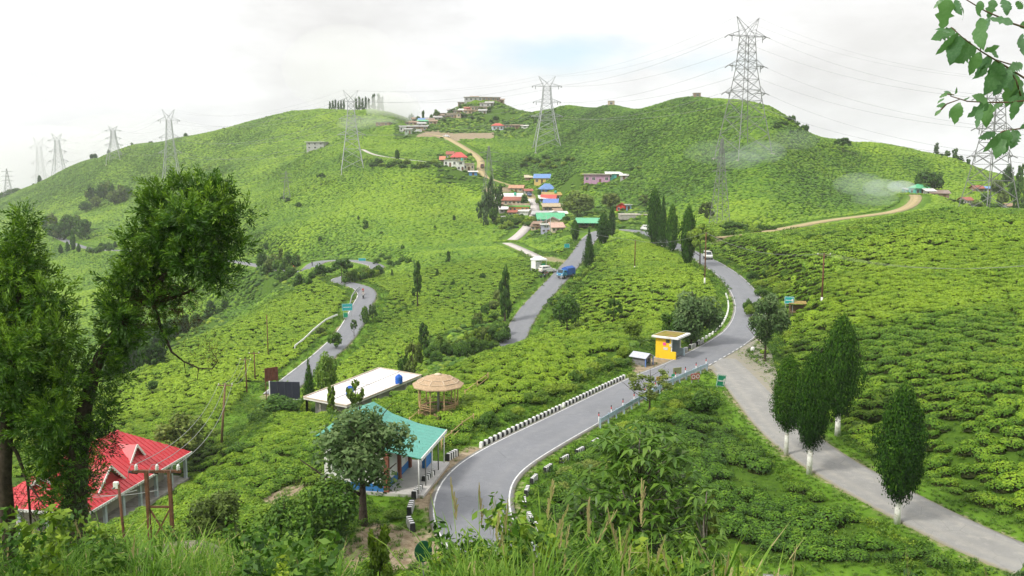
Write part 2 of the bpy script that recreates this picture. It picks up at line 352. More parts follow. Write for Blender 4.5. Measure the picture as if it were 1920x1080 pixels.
# true half width across the travel direction
tt = np.gradient(C1[:, :2], axis=0); tt /= np.linalg.norm(tt, axis=1)[:, None]
C1[:, 3] = np.abs(tt[:, 0]*(L1-Q1)[:, 1]-tt[:, 1]*(L1-Q1)[:, 0])/2
C1[:, 3] = np.clip(np.convolve(np.pad(C1[:, 3], 2, 'edge'), np.ones(5)/5, 'valid'), 2.1, 2.9)
B1 = np.array([[*PZ(u, v, z), 2.15] for u, v, z in R1B])
main_line = smooth_line(np.vstack([[20, 39.5, ZR, 2.5], [13, 40.5, ZR, 2.5], C1[1:], B1]), 1.0)
def line_y(pts_, hw): return smooth_line(np.array([[*PY(u, v, Y), hw] for u, v, Y in pts_]), 1.2)
low_line = line_y(R2, 2.3); link_line = line_y(R3, 1.6); vill_line = line_y(R4, 1.9); path_line = line_y(R5, 1.1); dirt_line = line_y(R6, 1.8)
side_line = smooth_line(np.array([[*PZ(u, v, z), 2.05] for u, v, z in R7]), 1.0)
def soften(L, k=9):
    z = np.convolve(np.pad(L[:, 2], k//2, 'edge'), np.ones(k)/k, 'valid'); L[:, 2] = z
for L in (low_line, link_line, vill_line, path_line, dirt_line): soften(L, 15)
soften(main_line, 7)
ROADS = [('main', main_line), ('low', low_line), ('link', link_line), ('village', vill_line), ('path', path_line), ('dirt', dirt_line), ('side', side_line)]

# control points under the roads too, so that the land meets them
rp = np.vstack([L[::(9 if n in ('main', 'side') else 14), :3] for n, L in ROADS])
allp = np.vstack([pts, rp])
key = np.round(warp(allp[:, 0], allp[:, 1])*60).astype(int); _, ii = np.unique(key, axis=0, return_index=True); allp = allp[np.sort(ii)]
WP = warp(allp[:, 0], allp[:, 1]); TC = tps_fit(WP, allp[:, 2], 2e-4)

def axis(a, b, fine_a, fine_b, d0, g):
    xs = list(np.arange(fine_a, fine_b+1e-6, d0)); x = fine_b; d = d0
    while x < b: d = min(d0+(x-fine_b)*g, 14); x += d; xs.append(x)
    x = fine_a; lo = []
    while x > a: d = min(d0+(fine_a-x)*g, 14); x -= d; lo.append(x)
    return np.array(lo[::-1]+xs)
GX = axis(-1150, 1000, -55, 60, .85, .0125); GY = axis(-26, 1650, -8, 80, .8, .0105)
XX, YY = np.meshgrid(GX, GY); flat = np.stack([XX.ravel(), YY.ravel()], -1)
HH = tps_eval(WP, TC, warp(flat[:, 0], flat[:, 1]))
# natural unevenness
def vnoise(x, y, sc, seed):
    """value noise"""
    r = np.random.default_rng(seed).random((256, 256)); x = x/sc; y = y/sc; xi = np.floor(x).astype(int); yi = np.floor(y).astype(int); fx = x-xi; fy = y-yi
    fx = fx*fx*(3-2*fx); fy = fy*fy*(3-2*fy); a = r[xi & 255, yi & 255]; b = r[(xi+1) & 255, yi & 255]; c = r[xi & 255, (yi+1) & 255]; d = r[(xi+1) & 255, (yi+1) & 255]
    return (a*(1-fx)+b*fx)*(1-fy)+(c*(1-fx)+d*fx)*fy-.5
far = np.clip((flat[:, 1]-120)/300, 0, 1)
HH += vnoise(flat[:, 0], flat[:, 1], 9, 1)*.55+vnoise(flat[:, 0], flat[:, 1], 3.1, 2)*.22+far*(vnoise(flat[:, 0], flat[:, 1], 55, 3)*5.0+vnoise(flat[:, 0], flat[:, 1], 24, 4)*2.2)
RD = np.full(len(flat), 1e9)                   # distance to the nearest carriageway edge, per grid vertex
def seg_dist(Q, L):
    """nearest sample of a dense polyline: distance, height, half width (only near its bounding box)"""
    lo = L[:, :2].min(0)-25; hi = L[:, :2].max(0)+25
    m = np.where((Q[:, 0] > lo[0]) & (Q[:, 0] < hi[0]) & (Q[:, 1] > lo[1]) & (Q[:, 1] < hi[1]))[0]
    D = np.full(len(Q), 1e9); Z = np.zeros(len(Q)); Wd = np.zeros(len(Q))
    for i in range(0, len(m), 8000):
        k = m[i:i+8000]; d = ((Q[k, None, :]-L[None, :, :2])**2).sum(-1); j = d.argmin(1)
        D[k] = np.sqrt(d[np.arange(len(k)), j]); Z[k] = L[j, 2]; Wd[k] = L[j, 3]
    return D, Z, Wd
def stepn(a, b, x): t = np.clip((x-a)/(b-a), 0, 1); return t*t*(3-2*t)
for nme, L in reversed(ROADS):
    D, Z, Wd = seg_dist(flat, L); e = D-Wd
    mg = .9 if nme in ('main', 'side') else 1.6
    cell = np.clip(flat[:, 1]*.0105, 0, 5)
    w = stepn(mg+.4*cell, mg+.4*cell+4.0+.02*np.clip(flat[:, 1], 0, 400), e); w[D > 1e8] = 1
    HH = (Z-.12)*(1-w)+HH*w; RD = np.minimum(RD, e)
H = HH.reshape(XX.shape); RDG = RD.reshape(XX.shape)
def pad_flat(x, y, z, rad, soft):
    """level a building platform"""
    global H
    d = np.hypot(XX-x, YY-y); w = stepn(rad, rad+soft, d); H = z*(1-w)+H*w
def interp(A, x, y):
    x = np.asarray(x, float); y = np.asarray(y, float)
    i = np.clip(np.searchsorted(GX, x)-1, 0, len(GX)-2); j = np.clip(np.searchsorted(GY, y)-1, 0, len(GY)-2)
    fx = np.clip((x-GX[i])/(GX[i+1]-GX[i]), 0, 1); fy = np.clip((y-GY[j])/(GY[j+1]-GY[j]), 0, 1)
    return (A[j, i]*(1-fx)+A[j, i+1]*fx)*(1-fy)+(A[j+1, i]*(1-fx)+A[j+1, i+1]*fx)*fy
def ground(x, y): return float(interp(H, x, y))
_t = np.concatenate([np.arange(3, 120, .12), np.arange(120, 300, .3), np.arange(300, 1300, .8)])
def hit(u, v, ymin=3, ymax=1300):
    """where a sight line meets the land"""
    d = ray(u, v); d = d/d[1]; t = _t[(_t >= ymin) & (_t <= ymax)]
    x, y, z = d[0]*t, t, d[2]*t; h = interp(H, x, y); k = np.where(z <= h)[0]
    if len(k) == 0: return None
    k = k[0]; return np.array((x[k], y[k], h[k]))
def spot(u, v, ymin=3):
    for k in range(60):
        p = hit(u, v+k, ymin)
        if p is not None: return p
def at(u, v, Y):
    """a spot on the land seen at column u, ground distance Y"""
    d = ray(u, v); p = d*(Y/d[1]); return np.array((p[0], Y, ground(p[0], Y)))

# ================================================================== GROUND, ROADS
def in_poly(u, v, poly):
    c = np.zeros(np.shape(u), bool); n = len(poly)
    for i in range(n):
        x1, y1 = poly[i]; x2, y2 = poly[(i+1) % n]
        if y1 == y2: continue
        k = ((y1 > v) != (y2 > v)) & (u < (x2-x1)*(v-y1)/(y2-y1)+x1); c ^= k
    return c
# building platforms (x, y from a sight point), level, radius
PADS = []
def platform(u, v, Y=None, rad=6, soft=5, dz=0.):
    p = hit(u, v) if Y is None else at(u, v, Y)
    pad_flat(p[0], p[1], p[2]+dz, rad, soft); return (p[0], p[1], p[2]+dz)
# zones given as outlines in the photograph with a depth range; used once, to lay out plots on the ground
SOIL = [([(700, 980), (770, 1000), (860, 1030), (860, 1060), (620, 1080), (640, 1030)], 20, 60),
        ([(800, 985), (775, 930), (800, 890), (860, 850), (905, 825), (885, 870), (835, 915), (808, 960)], 45, 75),
        ([(1185, 690), (1195, 665), (1240, 672), (1290, 655), (1300, 664), (1245, 690), (1200, 702)], 80, 110),
        ([(835, 262), (835, 250), (925, 249), (925, 259), (880, 262)], 470, 560),
        ([(780, 255), (800, 246), (840, 250), (840, 258), (800, 258)], 470, 560),
        ([(618, 640), (640, 610), (665, 600), (650, 630)], 150, 200),
        ([(905, 350), (960, 350), (960, 362), (905, 362)], 380, 440),
        ([(500, 935), (530, 912), (575, 915), (570, 940), (520, 955)], 45, 80)]
GRASSY = [([(855, 850), (905, 820), (1000, 770), (1180, 690), (1180, 670), (1080, 715), (960, 765), (900, 790)], 60, 95),   # cut bank beside the kerb
          ([(940, 1040), (935, 920), (990, 850), (1130, 780), (1145, 800), (1050, 860), (1000, 930), (1030, 1040)], 40, 75),
          ([(680, 1080), (560, 1000), (700, 890), (790, 880), (760, 940), (760, 990), (800, 1080)], 20, 70),
          ([(560, 690), (640, 600), (690, 570), (700, 590), (640, 650), (590, 690)], 130, 215),
          ([(1100, 800), (1270, 700), (1360, 690), (1420, 800), (1380, 810), (1300, 760), (1150, 830)], 55, 95),
          ([(400, 800), (500, 690), (540, 740), (500, 830), (440, 860)], 95, 140),
          ([(1340, 500), (1440, 560), (1470, 620), (1480, 700), (1440, 690), (1420, 610), (1390, 540)], 85, 180)]
def zone(u, v, y, zs):
    m = np.zeros(np.shape(u), bool)
    for poly, a, b in zs: m |= in_poly(u, v, poly) & (y > a) & (y < b)
    return m

def ground_material():
    m = new_mat('grass_and_soil'); t = NT(m)
    pos = t.n('ShaderNodeNewGeometry').outputs['Position']
    big = t.noise(.018, 4, .55, pos); mid = t.noise(.16, 5, .6, pos); fine = t.noise(2.2, 6, .65, pos); vf = t.noise(9., 4, .6, pos)
    g = t.ramp(mid, [(.3, (.055, .125, .010)), (.5, (.095, .20, .014)), (.72, (.16, .26, .022))])
    g2 = t.ramp(fine, [(.25, (.035, .085, .008)), (.5, (.09, .18, .015)), (.75, (.17, .26, .03))])
    g = t.mix(.5, g, g2)
    g = t.mix(t.ramp(big, [(.35, (0, 0, 0)), (.65, (.5, .5, .5))]), g, (.12, .24, .02))
    soil = t.ramp(fine, [(.3, (.16, .115, .07)), (.55, (.30, .24, .16)), (.75, (.40, .34, .25))])
    a = t.n('ShaderNodeAttribute', attribute_name='soil').outputs['Fac']
    f = t.math('SUBTRACT', t.math('ADD', t.math('MULTIPLY', a, 1.7), t.math('MULTIPLY', t.math('SUBTRACT', fine, .5), 1.6)), .38, clamp=True)
    f = t.math('MULTIPLY', f, 2.2, clamp=True)
    # earth and leaf litter between the tea bushes
    b = t.n('ShaderNodeAttribute', attribute_name='tea').outputs['Fac']
    und = t.ramp(fine, [(.3, (.028, .060, .008)), (.6, (.06, .115, .012)), (.8, (.10, .14, .03))])
    c = t.mix(t.math('MULTIPLY', b, .85), g, und)
    c = t.mix(f, c, soil)
    t.bsdf(c, .95, .1, 0, vf, .5, .08); return m
def asphalt_material(name, c0, c1, patch):
    m = new_mat(name); t = NT(m); pos = t.n('ShaderNodeNewGeometry').outputs['Position']
    big = t.noise(.25, 5, .6, pos); mid = t.noise(1.7, 5, .6, pos); fine = t.noise(30., 3, .7, pos)
    c = t.ramp(t.math('ADD', t.math('MULTIPLY', big, .6), t.math('MULTIPLY', mid, .4)), [(.38, c0), (.62, c1)])
    c = t.mix(t.ramp(mid, [(.55, (0, 0, 0)), (.70, (.8, .8, .8))]), c, patch)
    c = t.mix(.35, c, t.ramp(fine, [(.3, tuple(x*.7 for x in c0)), (.7, tuple(min(1, x*1.3) for x in c1))]))
    # wheel tracks polished a little lighter, dusty edges, thin cracks
    ac = t.n('ShaderNodeAttribute', attribute_name='across').outputs['Fac']
    tr = t.math('ABSOLUTE', t.math('SUBTRACT', t.math('ABSOLUTE', t.math('SUBTRACT', ac, .5)), .24))
    c = t.mix(t.math('MULTIPLY', t.math('SUBTRACT', 1.0, t.math('MULTIPLY', tr, 9.0), clamp=True), .30), c, patch)
    ed = t.math('MULTIPLY', t.math('SUBTRACT', t.math('ADD', t.math('ABSOLUTE', t.math('SUBTRACT', ac, .5)), t.math('MULTIPLY', t.math('SUBTRACT', mid, .5), .16)), .44), 14., clamp=True)
    c = t.mix(t.math('MULTIPLY', ed, .7), c, (.26, .23, .15))
    vo = t.n('ShaderNodeTexVoronoi', feature='DISTANCE_TO_EDGE'); vo.inputs['Scale'].default_value = .55; t.l(t.mix(.12, pos, t.n('ShaderNodeTexNoise').outputs['Color'], 'ADD'), vo.inputs['Vector'])
    cr = t.math('MULTIPLY', t.math('LESS_THAN', vo.outputs['Distance'], .008), t.math('GREATER_THAN', big, .50))
    c = t.mix(t.math('MULTIPLY', cr, .3), c, tuple(x*.45 for x in c0))
    t.bsdf(c, .85, .25, 0, fine, .25, .01); return m
M_GROUND = ground_material()
M_ASPH = asphalt_material('asphalt', (.160, .165, .178), (.198, .204, .222), (.225, .226, .232))
M_OLDASPH = asphalt_material('old_asphalt', (.20, .195, .185), (.28, .275, .26), (.34, .32, .28))
M_CONC = asphalt_material('pale_concrete', (.42, .38, .36), (.52, .48, .46), (.36, .33, .29))
M_DIRT = asphalt_material('dirt_track', (.33, .25, .13), (.46, .36, .2), (.22, .24, .07))
def road_paint():
    m = new_mat('road_paint'); t = NT(m); pos = t.n('ShaderNodeNewGeometry').outputs['Position']
    n = t.noise(3.5, 6, .7, pos)
    t.bsdf(t.ramp(n, [(.34, (.27, .27, .27)), (.46, (.58, .58, .57)), (.7, (.74, .74, .72))]), .7, .3); return m
M_PAINT = road_paint()
M_YPAINT = simple('yellow_road_paint', (.55, .42, .12), .7, scale=4)

def normals2(L):
    t = np.gradient(L[:, :2], axis=0); t /= np.maximum(np.linalg.norm(t, axis=1)[:, None], 1e-9); return np.stack([t[:, 1], -t[:, 0]], -1)   # to the right of travel
def strip(name, L, off_a, off_b, dz, mat, skirt=0.0, cross=1, crown=0.0):
    """ribbon between two offsets from a centre line (offsets: number or array)"""
    n = normals2(L); m = len(L); k = cross+1
    oa = np.broadcast_to(off_a, m); ob = np.broadcast_to(off_b, m)
    V = []
    for i in range(k):
        f = i/cross; o = oa*(1-f)+ob*f
        V.append(np.column_stack([L[:, :2]+n*o[:, None], L[:, 2]+dz+crown*(1-(2*f-1)**2)]))
    if skirt:
        a = V[0].copy(); a[:, 2] -= skirt; b = V[-1].copy(); b[:, 2] -= skirt; V = [a]+V+[b]; k += 2
    V = np.stack(V, 1).reshape(-1, 3); i = np.arange(m-1)
    Fq = np.concatenate([np.stack([i*k+j, i*k+j+1, (i+1)*k+j+1, (i+1)*k+j], -1) for j in range(k-1)])
    me = np_mesh(name, V, Fq, mat); ac = np.linspace(0, 1, cross+1); ac = np.concatenate([[0], ac, [1]]) if skirt else ac
    at_ = me.attributes.new('across', 'FLOAT', 'POINT'); at_.data.foreach_set('value', np.tile(ac, m).astype(np.float32))
    o = bpy.data.objects.new(name, me); link(o); return tag(o, kind='structure')

def build_ground():
    n0, n1 = XX.shape
    V = np.stack([XX, YY, H], -1).reshape(-1, 3)
    i = np.arange(n0*n1).reshape(n0, n1)
    Fq = np.stack([i[:-1, :-1], i[:-1, 1:], i[1:, 1:], i[1:, :-1]], -1).reshape(-1, 4)
    me = np_mesh('ground', V, Fq, M_GROUND, smooth=True)
    u, v, dz = proj(V); y = V[:, 1]
    soil = zone(u, v, y, SOIL).astype(np.float32)
    soil = np.maximum(soil, np.where((RD > -3) & (RD < .5), .46, 0)*(y < 320))
    tea = ((RD > 2.0) & ~zone(u, v, y, GRASSY) & (y > 38)).astype(np.float32)*(1-np.clip(soil*2, 0, 1))
    def blur(a):
        a = a.reshape(n0, n1); b = a.copy(); b[1:-1, 1:-1] = (a[1:-1, 1:-1]*2+a[:-2, 1:-1]+a[2:, 1:-1]+a[1:-1, :-2]+a[1:-1, 2:])/6; return b.ravel()
    for nm, a in (('soil', blur(soil)), ('tea', blur(tea))):
        at_ = me.attributes.new(nm, 'FLOAT', 'POINT'); at_.data.foreach_set('value', np.ascontiguousarray(a, np.float32))
    o = bpy.data.objects.new('ground', me); link(o); tag(o, kind='structure'); return o
def build_roads():
    ml = main_line
    strip('main_road', ml, -ml[:, 3]-.22, ml[:, 3]+.22, .0, M_ASPH, .25, 16, .05)
    # broken edge line across the mouth of the side road, solid elsewhere
    u, v, _ = proj(ml[:, :3]); gapm = (u > 1278) & (u < 1392) & (v > 640) & (v < 706)
    strip('edge_line', ml[:330], -ml[:330, 3]+.02, -ml[:330, 3]+.14, .012, M_PAINT)
    idx = np.where(gapm)[0]
    strip('edge_line', ml[:idx[0]+1], ml[:idx[0]+1, 3]-.14, ml[:idx[0]+1, 3]-.02, .012, M_PAINT)
    e = min(idx[-1]+220, len(ml)); strip('edge_line', ml[idx[-1]:e], ml[idx[-1]:e, 3]-.14, ml[idx[-1]:e, 3]-.02, .012, M_PAINT)
    dash = smooth_line(ml[idx[0]:idx[-1]+1], .25, 0); mb = MB(); nn = normals2(dash)
    for a in range(2, len(dash)-4, 6):
        s = dash[a:a+4]; n = nn[a:a+4]
        for j in range(3):
            q = [(*(s[j, :2]+n[j]*(s[j, 3]-.2)), s[j, 2]+.012), (*(s[j+1, :2]+n[j+1]*(s[j+1, 3]-.2)), s[j+1, 2]+.012), (*(s[j+1, :2]+n[j+1]*(s[j+1, 3]+.02)), s[j+1, 2]+.012), (*(s[j, :2]+n[j]*(s[j, 3]+.02)), s[j, 2]+.012)]
            mb.quad(*q)
    tag(mb.build('dashed_line', M_PAINT), kind='structure')
    strip('side_road', side_line, -side_line[:, 3], side_line[:, 3], -.02, M_OLDASPH, .25, 12, .03)
    # flared mouth of the side road
    P = [PZ(u, v, ZR-.012) for u, v in ((1318, 688), (1350, 672), (1388, 652), (1424, 633), (1446, 660), (1457, 702), (1464, 738), (1400, 740), (1375, 715), (1350, 697))]
    mb = MB(); mb.slab([(p[0], p[1], ZR-.008) for p in P][::-1], .25); tag(mb.build('road_junction', M_OLDASPH), kind='structure')
    strip('low_road', low_line, -low_line[:, 3], low_line[:, 3], .03, M_ASPH, .3, 10, .04)
    n = 150; strip('edge_line', low_line[:n], -low_line[:n, 3]+.05, -low_line[:n, 3]+.22, .05, M_PAINT)
    strip('link_lane', link_line, -link_line[:, 3], link_line[:, 3], .02, M_CONC, .3, 2, .03)
    strip('village_lane', vill_line[:70], -vill_line[:70, 3], vill_line[:70, 3], .06, M_CONC, .4, 2, .03)
    strip('dirt_track', vill_line[69:], -vill_line[69:, 3], vill_line[69:, 3], .06, M_DIRT, .4, 2, .03)
    strip('hill_path', path_line, -path_line[:, 3], path_line[:, 3], .06, M_CONC, .4, 2, .03)
    strip('dirt_track', dirt_line, -dirt_line[:, 3], dirt_line[:, 3], .05, M_DIRT, .4, 2, .03)

# ================================================================== PLANTS
def unit(a): return a/np.maximum(np.linalg.norm(a, axis=-1, keepdims=True), 1e-9)
def cards(P, N, A, ln, wd, fold=0.0):
    """leaf-sized faces: centres P, facing N, long axis A; ln / wd = length and width per leaf"""
    n = len(P); A = unit(A - N*(A*N).sum(-1, keepdims=True)); B = np.cross(N, A)
    ln = np.broadcast_to(ln, n)[:, None]; wd = np.broadcast_to(wd, n)[:, None]
    V = np.stack([P-A*ln*.5, P+B*wd*.5-N*fold*wd, P+A*ln*.5, P-B*wd*.5-N*fold*wd], 1).reshape(-1, 3)
    return V, np.arange(4*n).reshape(n, 4)
def leaf_mesh(name, groups, mats, extra=None):
    """groups: list of (V, F, lv, material index)"""
    Vs, Fs, lv, mi = [], [], [], []; o = 0
    for V, Fq, l, k in groups:
        Vs.append(V); Fs.append(Fq+o); o += len(V); lv.append(np.broadcast_to(l, len(Fq))); mi.append(np.full(len(Fq), k))
    me = np_mesh(name, np.concatenate(Vs), np.concatenate(Fs), mats, np.concatenate(mi) if len(mats) > 1 else None)
    a = me.attributes.new('lv', 'FLOAT', 'FACE'); a.data.foreach_set('value', np.ascontiguousarray(np.concatenate(lv), np.float32)); return me
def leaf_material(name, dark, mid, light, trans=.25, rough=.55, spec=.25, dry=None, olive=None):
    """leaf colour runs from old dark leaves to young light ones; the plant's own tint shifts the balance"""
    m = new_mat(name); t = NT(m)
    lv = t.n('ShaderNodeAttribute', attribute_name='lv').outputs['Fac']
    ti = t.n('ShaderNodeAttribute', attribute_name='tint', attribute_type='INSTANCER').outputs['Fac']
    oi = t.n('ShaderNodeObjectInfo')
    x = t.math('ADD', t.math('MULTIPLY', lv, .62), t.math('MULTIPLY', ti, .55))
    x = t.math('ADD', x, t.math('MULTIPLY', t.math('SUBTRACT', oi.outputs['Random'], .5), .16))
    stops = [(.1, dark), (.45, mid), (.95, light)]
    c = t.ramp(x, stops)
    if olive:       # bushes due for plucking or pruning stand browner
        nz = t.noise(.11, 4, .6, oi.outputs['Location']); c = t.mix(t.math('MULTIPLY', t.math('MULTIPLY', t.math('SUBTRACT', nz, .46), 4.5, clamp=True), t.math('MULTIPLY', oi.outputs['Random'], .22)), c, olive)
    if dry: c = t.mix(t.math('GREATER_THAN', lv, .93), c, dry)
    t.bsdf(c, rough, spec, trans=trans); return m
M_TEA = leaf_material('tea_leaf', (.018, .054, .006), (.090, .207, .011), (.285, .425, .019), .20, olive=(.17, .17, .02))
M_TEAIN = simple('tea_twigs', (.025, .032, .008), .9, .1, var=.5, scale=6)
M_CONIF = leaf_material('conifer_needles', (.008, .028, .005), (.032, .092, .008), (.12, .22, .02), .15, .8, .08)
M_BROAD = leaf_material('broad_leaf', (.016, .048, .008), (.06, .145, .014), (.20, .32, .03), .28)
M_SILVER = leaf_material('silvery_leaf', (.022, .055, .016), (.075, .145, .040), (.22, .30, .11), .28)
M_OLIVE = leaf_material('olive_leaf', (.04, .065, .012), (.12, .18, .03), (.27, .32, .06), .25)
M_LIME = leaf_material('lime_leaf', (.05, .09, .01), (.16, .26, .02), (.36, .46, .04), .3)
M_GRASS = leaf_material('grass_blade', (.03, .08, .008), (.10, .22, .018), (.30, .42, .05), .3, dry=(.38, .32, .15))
M_BARK = simple('bark', (.055, .042, .032), .9, .1, var=.45, scale=8, bump=.6)
M_GREYBARK = simple('grey_bark', (.17, .15, .125), .9, .1, var=.4, scale=6, bump=.4)
M_WHITEWASH = simple('whitewash', (.72, .71, .67), .85, .1, var=.12, scale=6, dirt=(.3, .24, .15))

def hemi(n, r): 
    a = r.random(n)*2*np.pi; z = r.random(n)**.8; s = np.sqrt(1-z*z); return np.stack([s*np.cos(a), s*np.sin(a), z], -1)
def dome_mesh(rx, ry, h, r, seg=9, rings=3, jit=.12):
    V = [(0, 0, h)]; Fq = []
    for i in range(1, rings+1):
        th = i/rings*math.pi/2*1.08
        for k in range(seg):
            a = 2*math.pi*(k+.5*(i % 2))/seg; j = 1+(r.random()-.5)*2*jit; V.append((rx*math.sin(th)*math.cos(a)*j, ry*math.sin(th)*math.sin(a)*j, h*max(math.cos(th), -.25)*(1+(r.random()-.5)*jit)))
    V = np.array(V)
    for k in range(seg): Fq.append((0, 1+k, 1+(k+1) % seg, 1+(k+1) % seg))
    Q = []
    for i in range(rings-1):
        for k in range(seg): a = 1+i*seg; Q.append((a+k, a+seg+k, a+seg+(k+1) % seg, a+(k+1) % seg))
    return V, Fq, Q
def tea_mesh(name, seed, nleaf, size, stem=True, jit=.14):
    r = np.random.default_rng(seed)
    # cushion plucked flat on top, ragged at the rim
    lob = [(r.random()*6.28, .55+.3*r.random()) for _ in range(4)]
    d = hemi(nleaf, r); an = np.arctan2(d[:, 1], d[:, 0]); k = np.ones(nleaf)
    for a, w in lob: k += .10*np.cos((an-a)*2)*w
    rad = .70*k*(1+r.normal(0, .05, nleaf)); zt = .50*(np.clip(d[:, 2], 0, 1)**.5)
    P = np.stack([d[:, 0]*rad, d[:, 1]*rad*.92, .10+zt*(1+r.normal(0, .07, nleaf))], -1)
    N = unit(np.stack([d[:, 0]*.8, d[:, 1]*.8, d[:, 2]*1.2+.5], -1)+r.normal(0, .38, (nleaf, 3)))
    A = unit(r.normal(0, 1, (nleaf, 3))+np.array([0, 0, .6]))
    s = size*(.7+.6*r.random(nleaf))
    V, Fq = cards(P, N, A, s*1.25, s*.7, .1)
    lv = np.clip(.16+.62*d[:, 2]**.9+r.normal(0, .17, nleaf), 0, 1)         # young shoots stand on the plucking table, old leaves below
    dv, tri, Q = dome_mesh(.60, .55, .50, r, 9, 3, jit)
    g = [(V, Fq, lv, 0), (dv, np.array(Q), .12, 1), (dv, np.array([(a, b, c, c) for a, b, c, _ in tri])[:, :3], .12, 1)]
    # triangles kept apart from quads
    Vs = np.concatenate([V, dv]); o = len(V); faces = [tuple(f) for f in Fq]+[tuple(i+o for i in q) for q in Q]+[(a+o, b+o, c+o) for a, b, c, _ in tri]
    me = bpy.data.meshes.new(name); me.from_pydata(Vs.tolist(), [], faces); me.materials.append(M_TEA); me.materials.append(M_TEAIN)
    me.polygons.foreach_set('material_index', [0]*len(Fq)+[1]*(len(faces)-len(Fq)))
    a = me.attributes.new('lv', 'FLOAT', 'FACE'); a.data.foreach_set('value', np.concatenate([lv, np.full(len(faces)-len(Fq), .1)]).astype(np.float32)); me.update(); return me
def tea_far_mesh(name, seed):
    """bush seen from far: lumpy cushion whose faces are leaf masses, plus a few loose sprigs"""
    r = np.random.default_rng(seed); dv, tri, Q = dome_mesh(.74, .66, .56, r, 8, 3, .22)
    n = 16; d = hemi(n, r); P = d*np.array([.72, .64, .55]); N = unit(d+r.normal(0, .5, (n, 3))); V, Fq = cards(P, N, r.normal(0, 1, (n, 3)), .30, .22)
    Vs = np.concatenate([dv, V]); o = len(dv); faces = [tuple(q) for q in Q]+[(a, b, c) for a, b, c, _ in tri]+[tuple(i+o for i in f) for f in Fq]
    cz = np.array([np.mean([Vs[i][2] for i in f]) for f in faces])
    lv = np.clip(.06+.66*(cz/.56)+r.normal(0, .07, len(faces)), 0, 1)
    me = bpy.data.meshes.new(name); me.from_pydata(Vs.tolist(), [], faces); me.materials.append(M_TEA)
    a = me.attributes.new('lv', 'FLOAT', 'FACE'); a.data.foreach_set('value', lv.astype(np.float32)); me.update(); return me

def scatter(name, P, rot, sc, tint, meshes, idx, label=None, kind='stuff', cat=None):
    """many small plants as one object: instances of a few meshes on points"""
    me = bpy.data.meshes.new(name); me.vertices.add(len(P)); me.vertices.foreach_set('co', np.ascontiguousarray(P, np.float32).ravel())
    for nm, ty, arr in (('rot', 'FLOAT_VECTOR', rot), ('sc', 'FLOAT_VECTOR', sc)):
        a = me.attributes.new(nm, ty, 'POINT'); a.data.foreach_set('vector', np.ascontiguousarray(arr, np.float32).ravel())
    a = me.attributes.new('tint', 'FLOAT', 'POINT'); a.data.foreach_set('value', np.ascontiguousarray(tint, np.float32))
    a = me.attributes.new('idx', 'INT', 'POINT'); a.data.foreach_set('value', np.ascontiguousarray(idx, np.int32))
    o = bpy.data.objects.new(name, me); link(o); tag(o, label, cat, None, kind)
    c = bpy.data.collections.new(name+'_kinds')
    for i, m in enumerate(meshes):
        q = bpy.data.objects.new('%s_kind_%02d' % (name, i), m); c.objects.link(q)
    ng = bpy.data.node_groups.new(name, 'GeometryNodeTree')
    ng.interface.new_socket('Geometry', in_out='INPUT', socket_type='NodeSocketGeometry'); ng.interface.new_socket('Geometry', in_out='OUTPUT', socket_type='NodeSocketGeometry')
    def n(t): return ng.nodes.new(t)
    gi, go, ip, ci = n('NodeGroupInput'), n('NodeGroupOutput'), n('GeometryNodeInstanceOnPoints'), n('GeometryNodeCollectionInfo')
    ci.inputs['Collection'].default_value = c; ci.inputs['Separate Children'].default_value = True; ci.inputs['Reset Children'].default_value = True
    ip.inputs['Pick Instance'].default_value = True
    def attr(nm, ty):
        a = n('GeometryNodeInputNamedAttribute'); a.data_type = ty; a.inputs['Name'].default_value = nm; return a.outputs[0]
    L = ng.links.new
    L(gi.outputs[0], ip.inputs['Points']); L(ci.outputs[0], ip.inputs['Instance']); L(attr('idx', 'INT'), ip.inputs['Instance Index'])
    L(attr('rot', 'FLOAT_VECTOR'), ip.inputs['Rotation']); L(attr('sc', 'FLOAT_VECTOR'), ip.inputs['Scale']); L(ip.outputs[0], go.inputs[0])
    md = o.modifiers.new('scatter', 'NODES'); md.node_group = ng
    return o

# --- where tea grows, and how light or dark each plot is
NOTEA = list(GRASSY) + [(p, a, b) for p, a, b in SOIL]      # more outlines are added where buildings, groves and thickets stand
TINTS = [([(1000, 760), (1290, 720), (1390, 740), (1560, 890), (1900, 1080), (900, 1120), (960, 900)], 36, 90, -.58),  # first plot: dark bushes, with cloud shade tinted into their leaves too
         ([(860, 800), (900, 690), (1010, 640), (1200, 650), (1200, 690), (1000, 770)], 66, 110, .14),
         ([(880, 300), (900, 240), (1100, 200), (1310, 180), (1480, 230), (1560, 280), (1750, 300), (1720, 380), (1430, 430), (1230, 400), (1060, 340)], 280, 620, -.24),
         ([(690, 250), (880, 260), (900, 310), (840, 300), (700, 290)], 440, 560, -.08),
         ([(430, 330), (640, 320), (850, 330), (940, 400), (1000, 450), (700, 470), (500, 470)], 280, 460, .10),
         ([(720, 480), (960, 460), (1010, 520), (930, 620), (820, 650), (700, 600)], 140, 290, .12),
         ([(200, 740), (400, 640), (620, 520), (700, 560), (560, 690), (430, 780), (250, 830)], 125, 245, .10),
         ([(1060, 600), (1120, 480), (1240, 450), (1370, 560), (1300, 640)], 120, 260, .10),
         ([(1400, 450), (1920, 405), (1920, 470), (1420, 520)], 110, 215, -.04),
         ([(1480, 640), (1920, 560), (1920, 1000), (1650, 860)], 50, 125, -.27),
         ([(300, 870), (560, 780), (640, 830), (560, 930), (340, 960)], 50, 112, -.04),
         ([(0, 400), (420, 250), (700, 205), (760, 240), (560, 330), (420, 450), (0, 560)], 450, 1000, .04)]
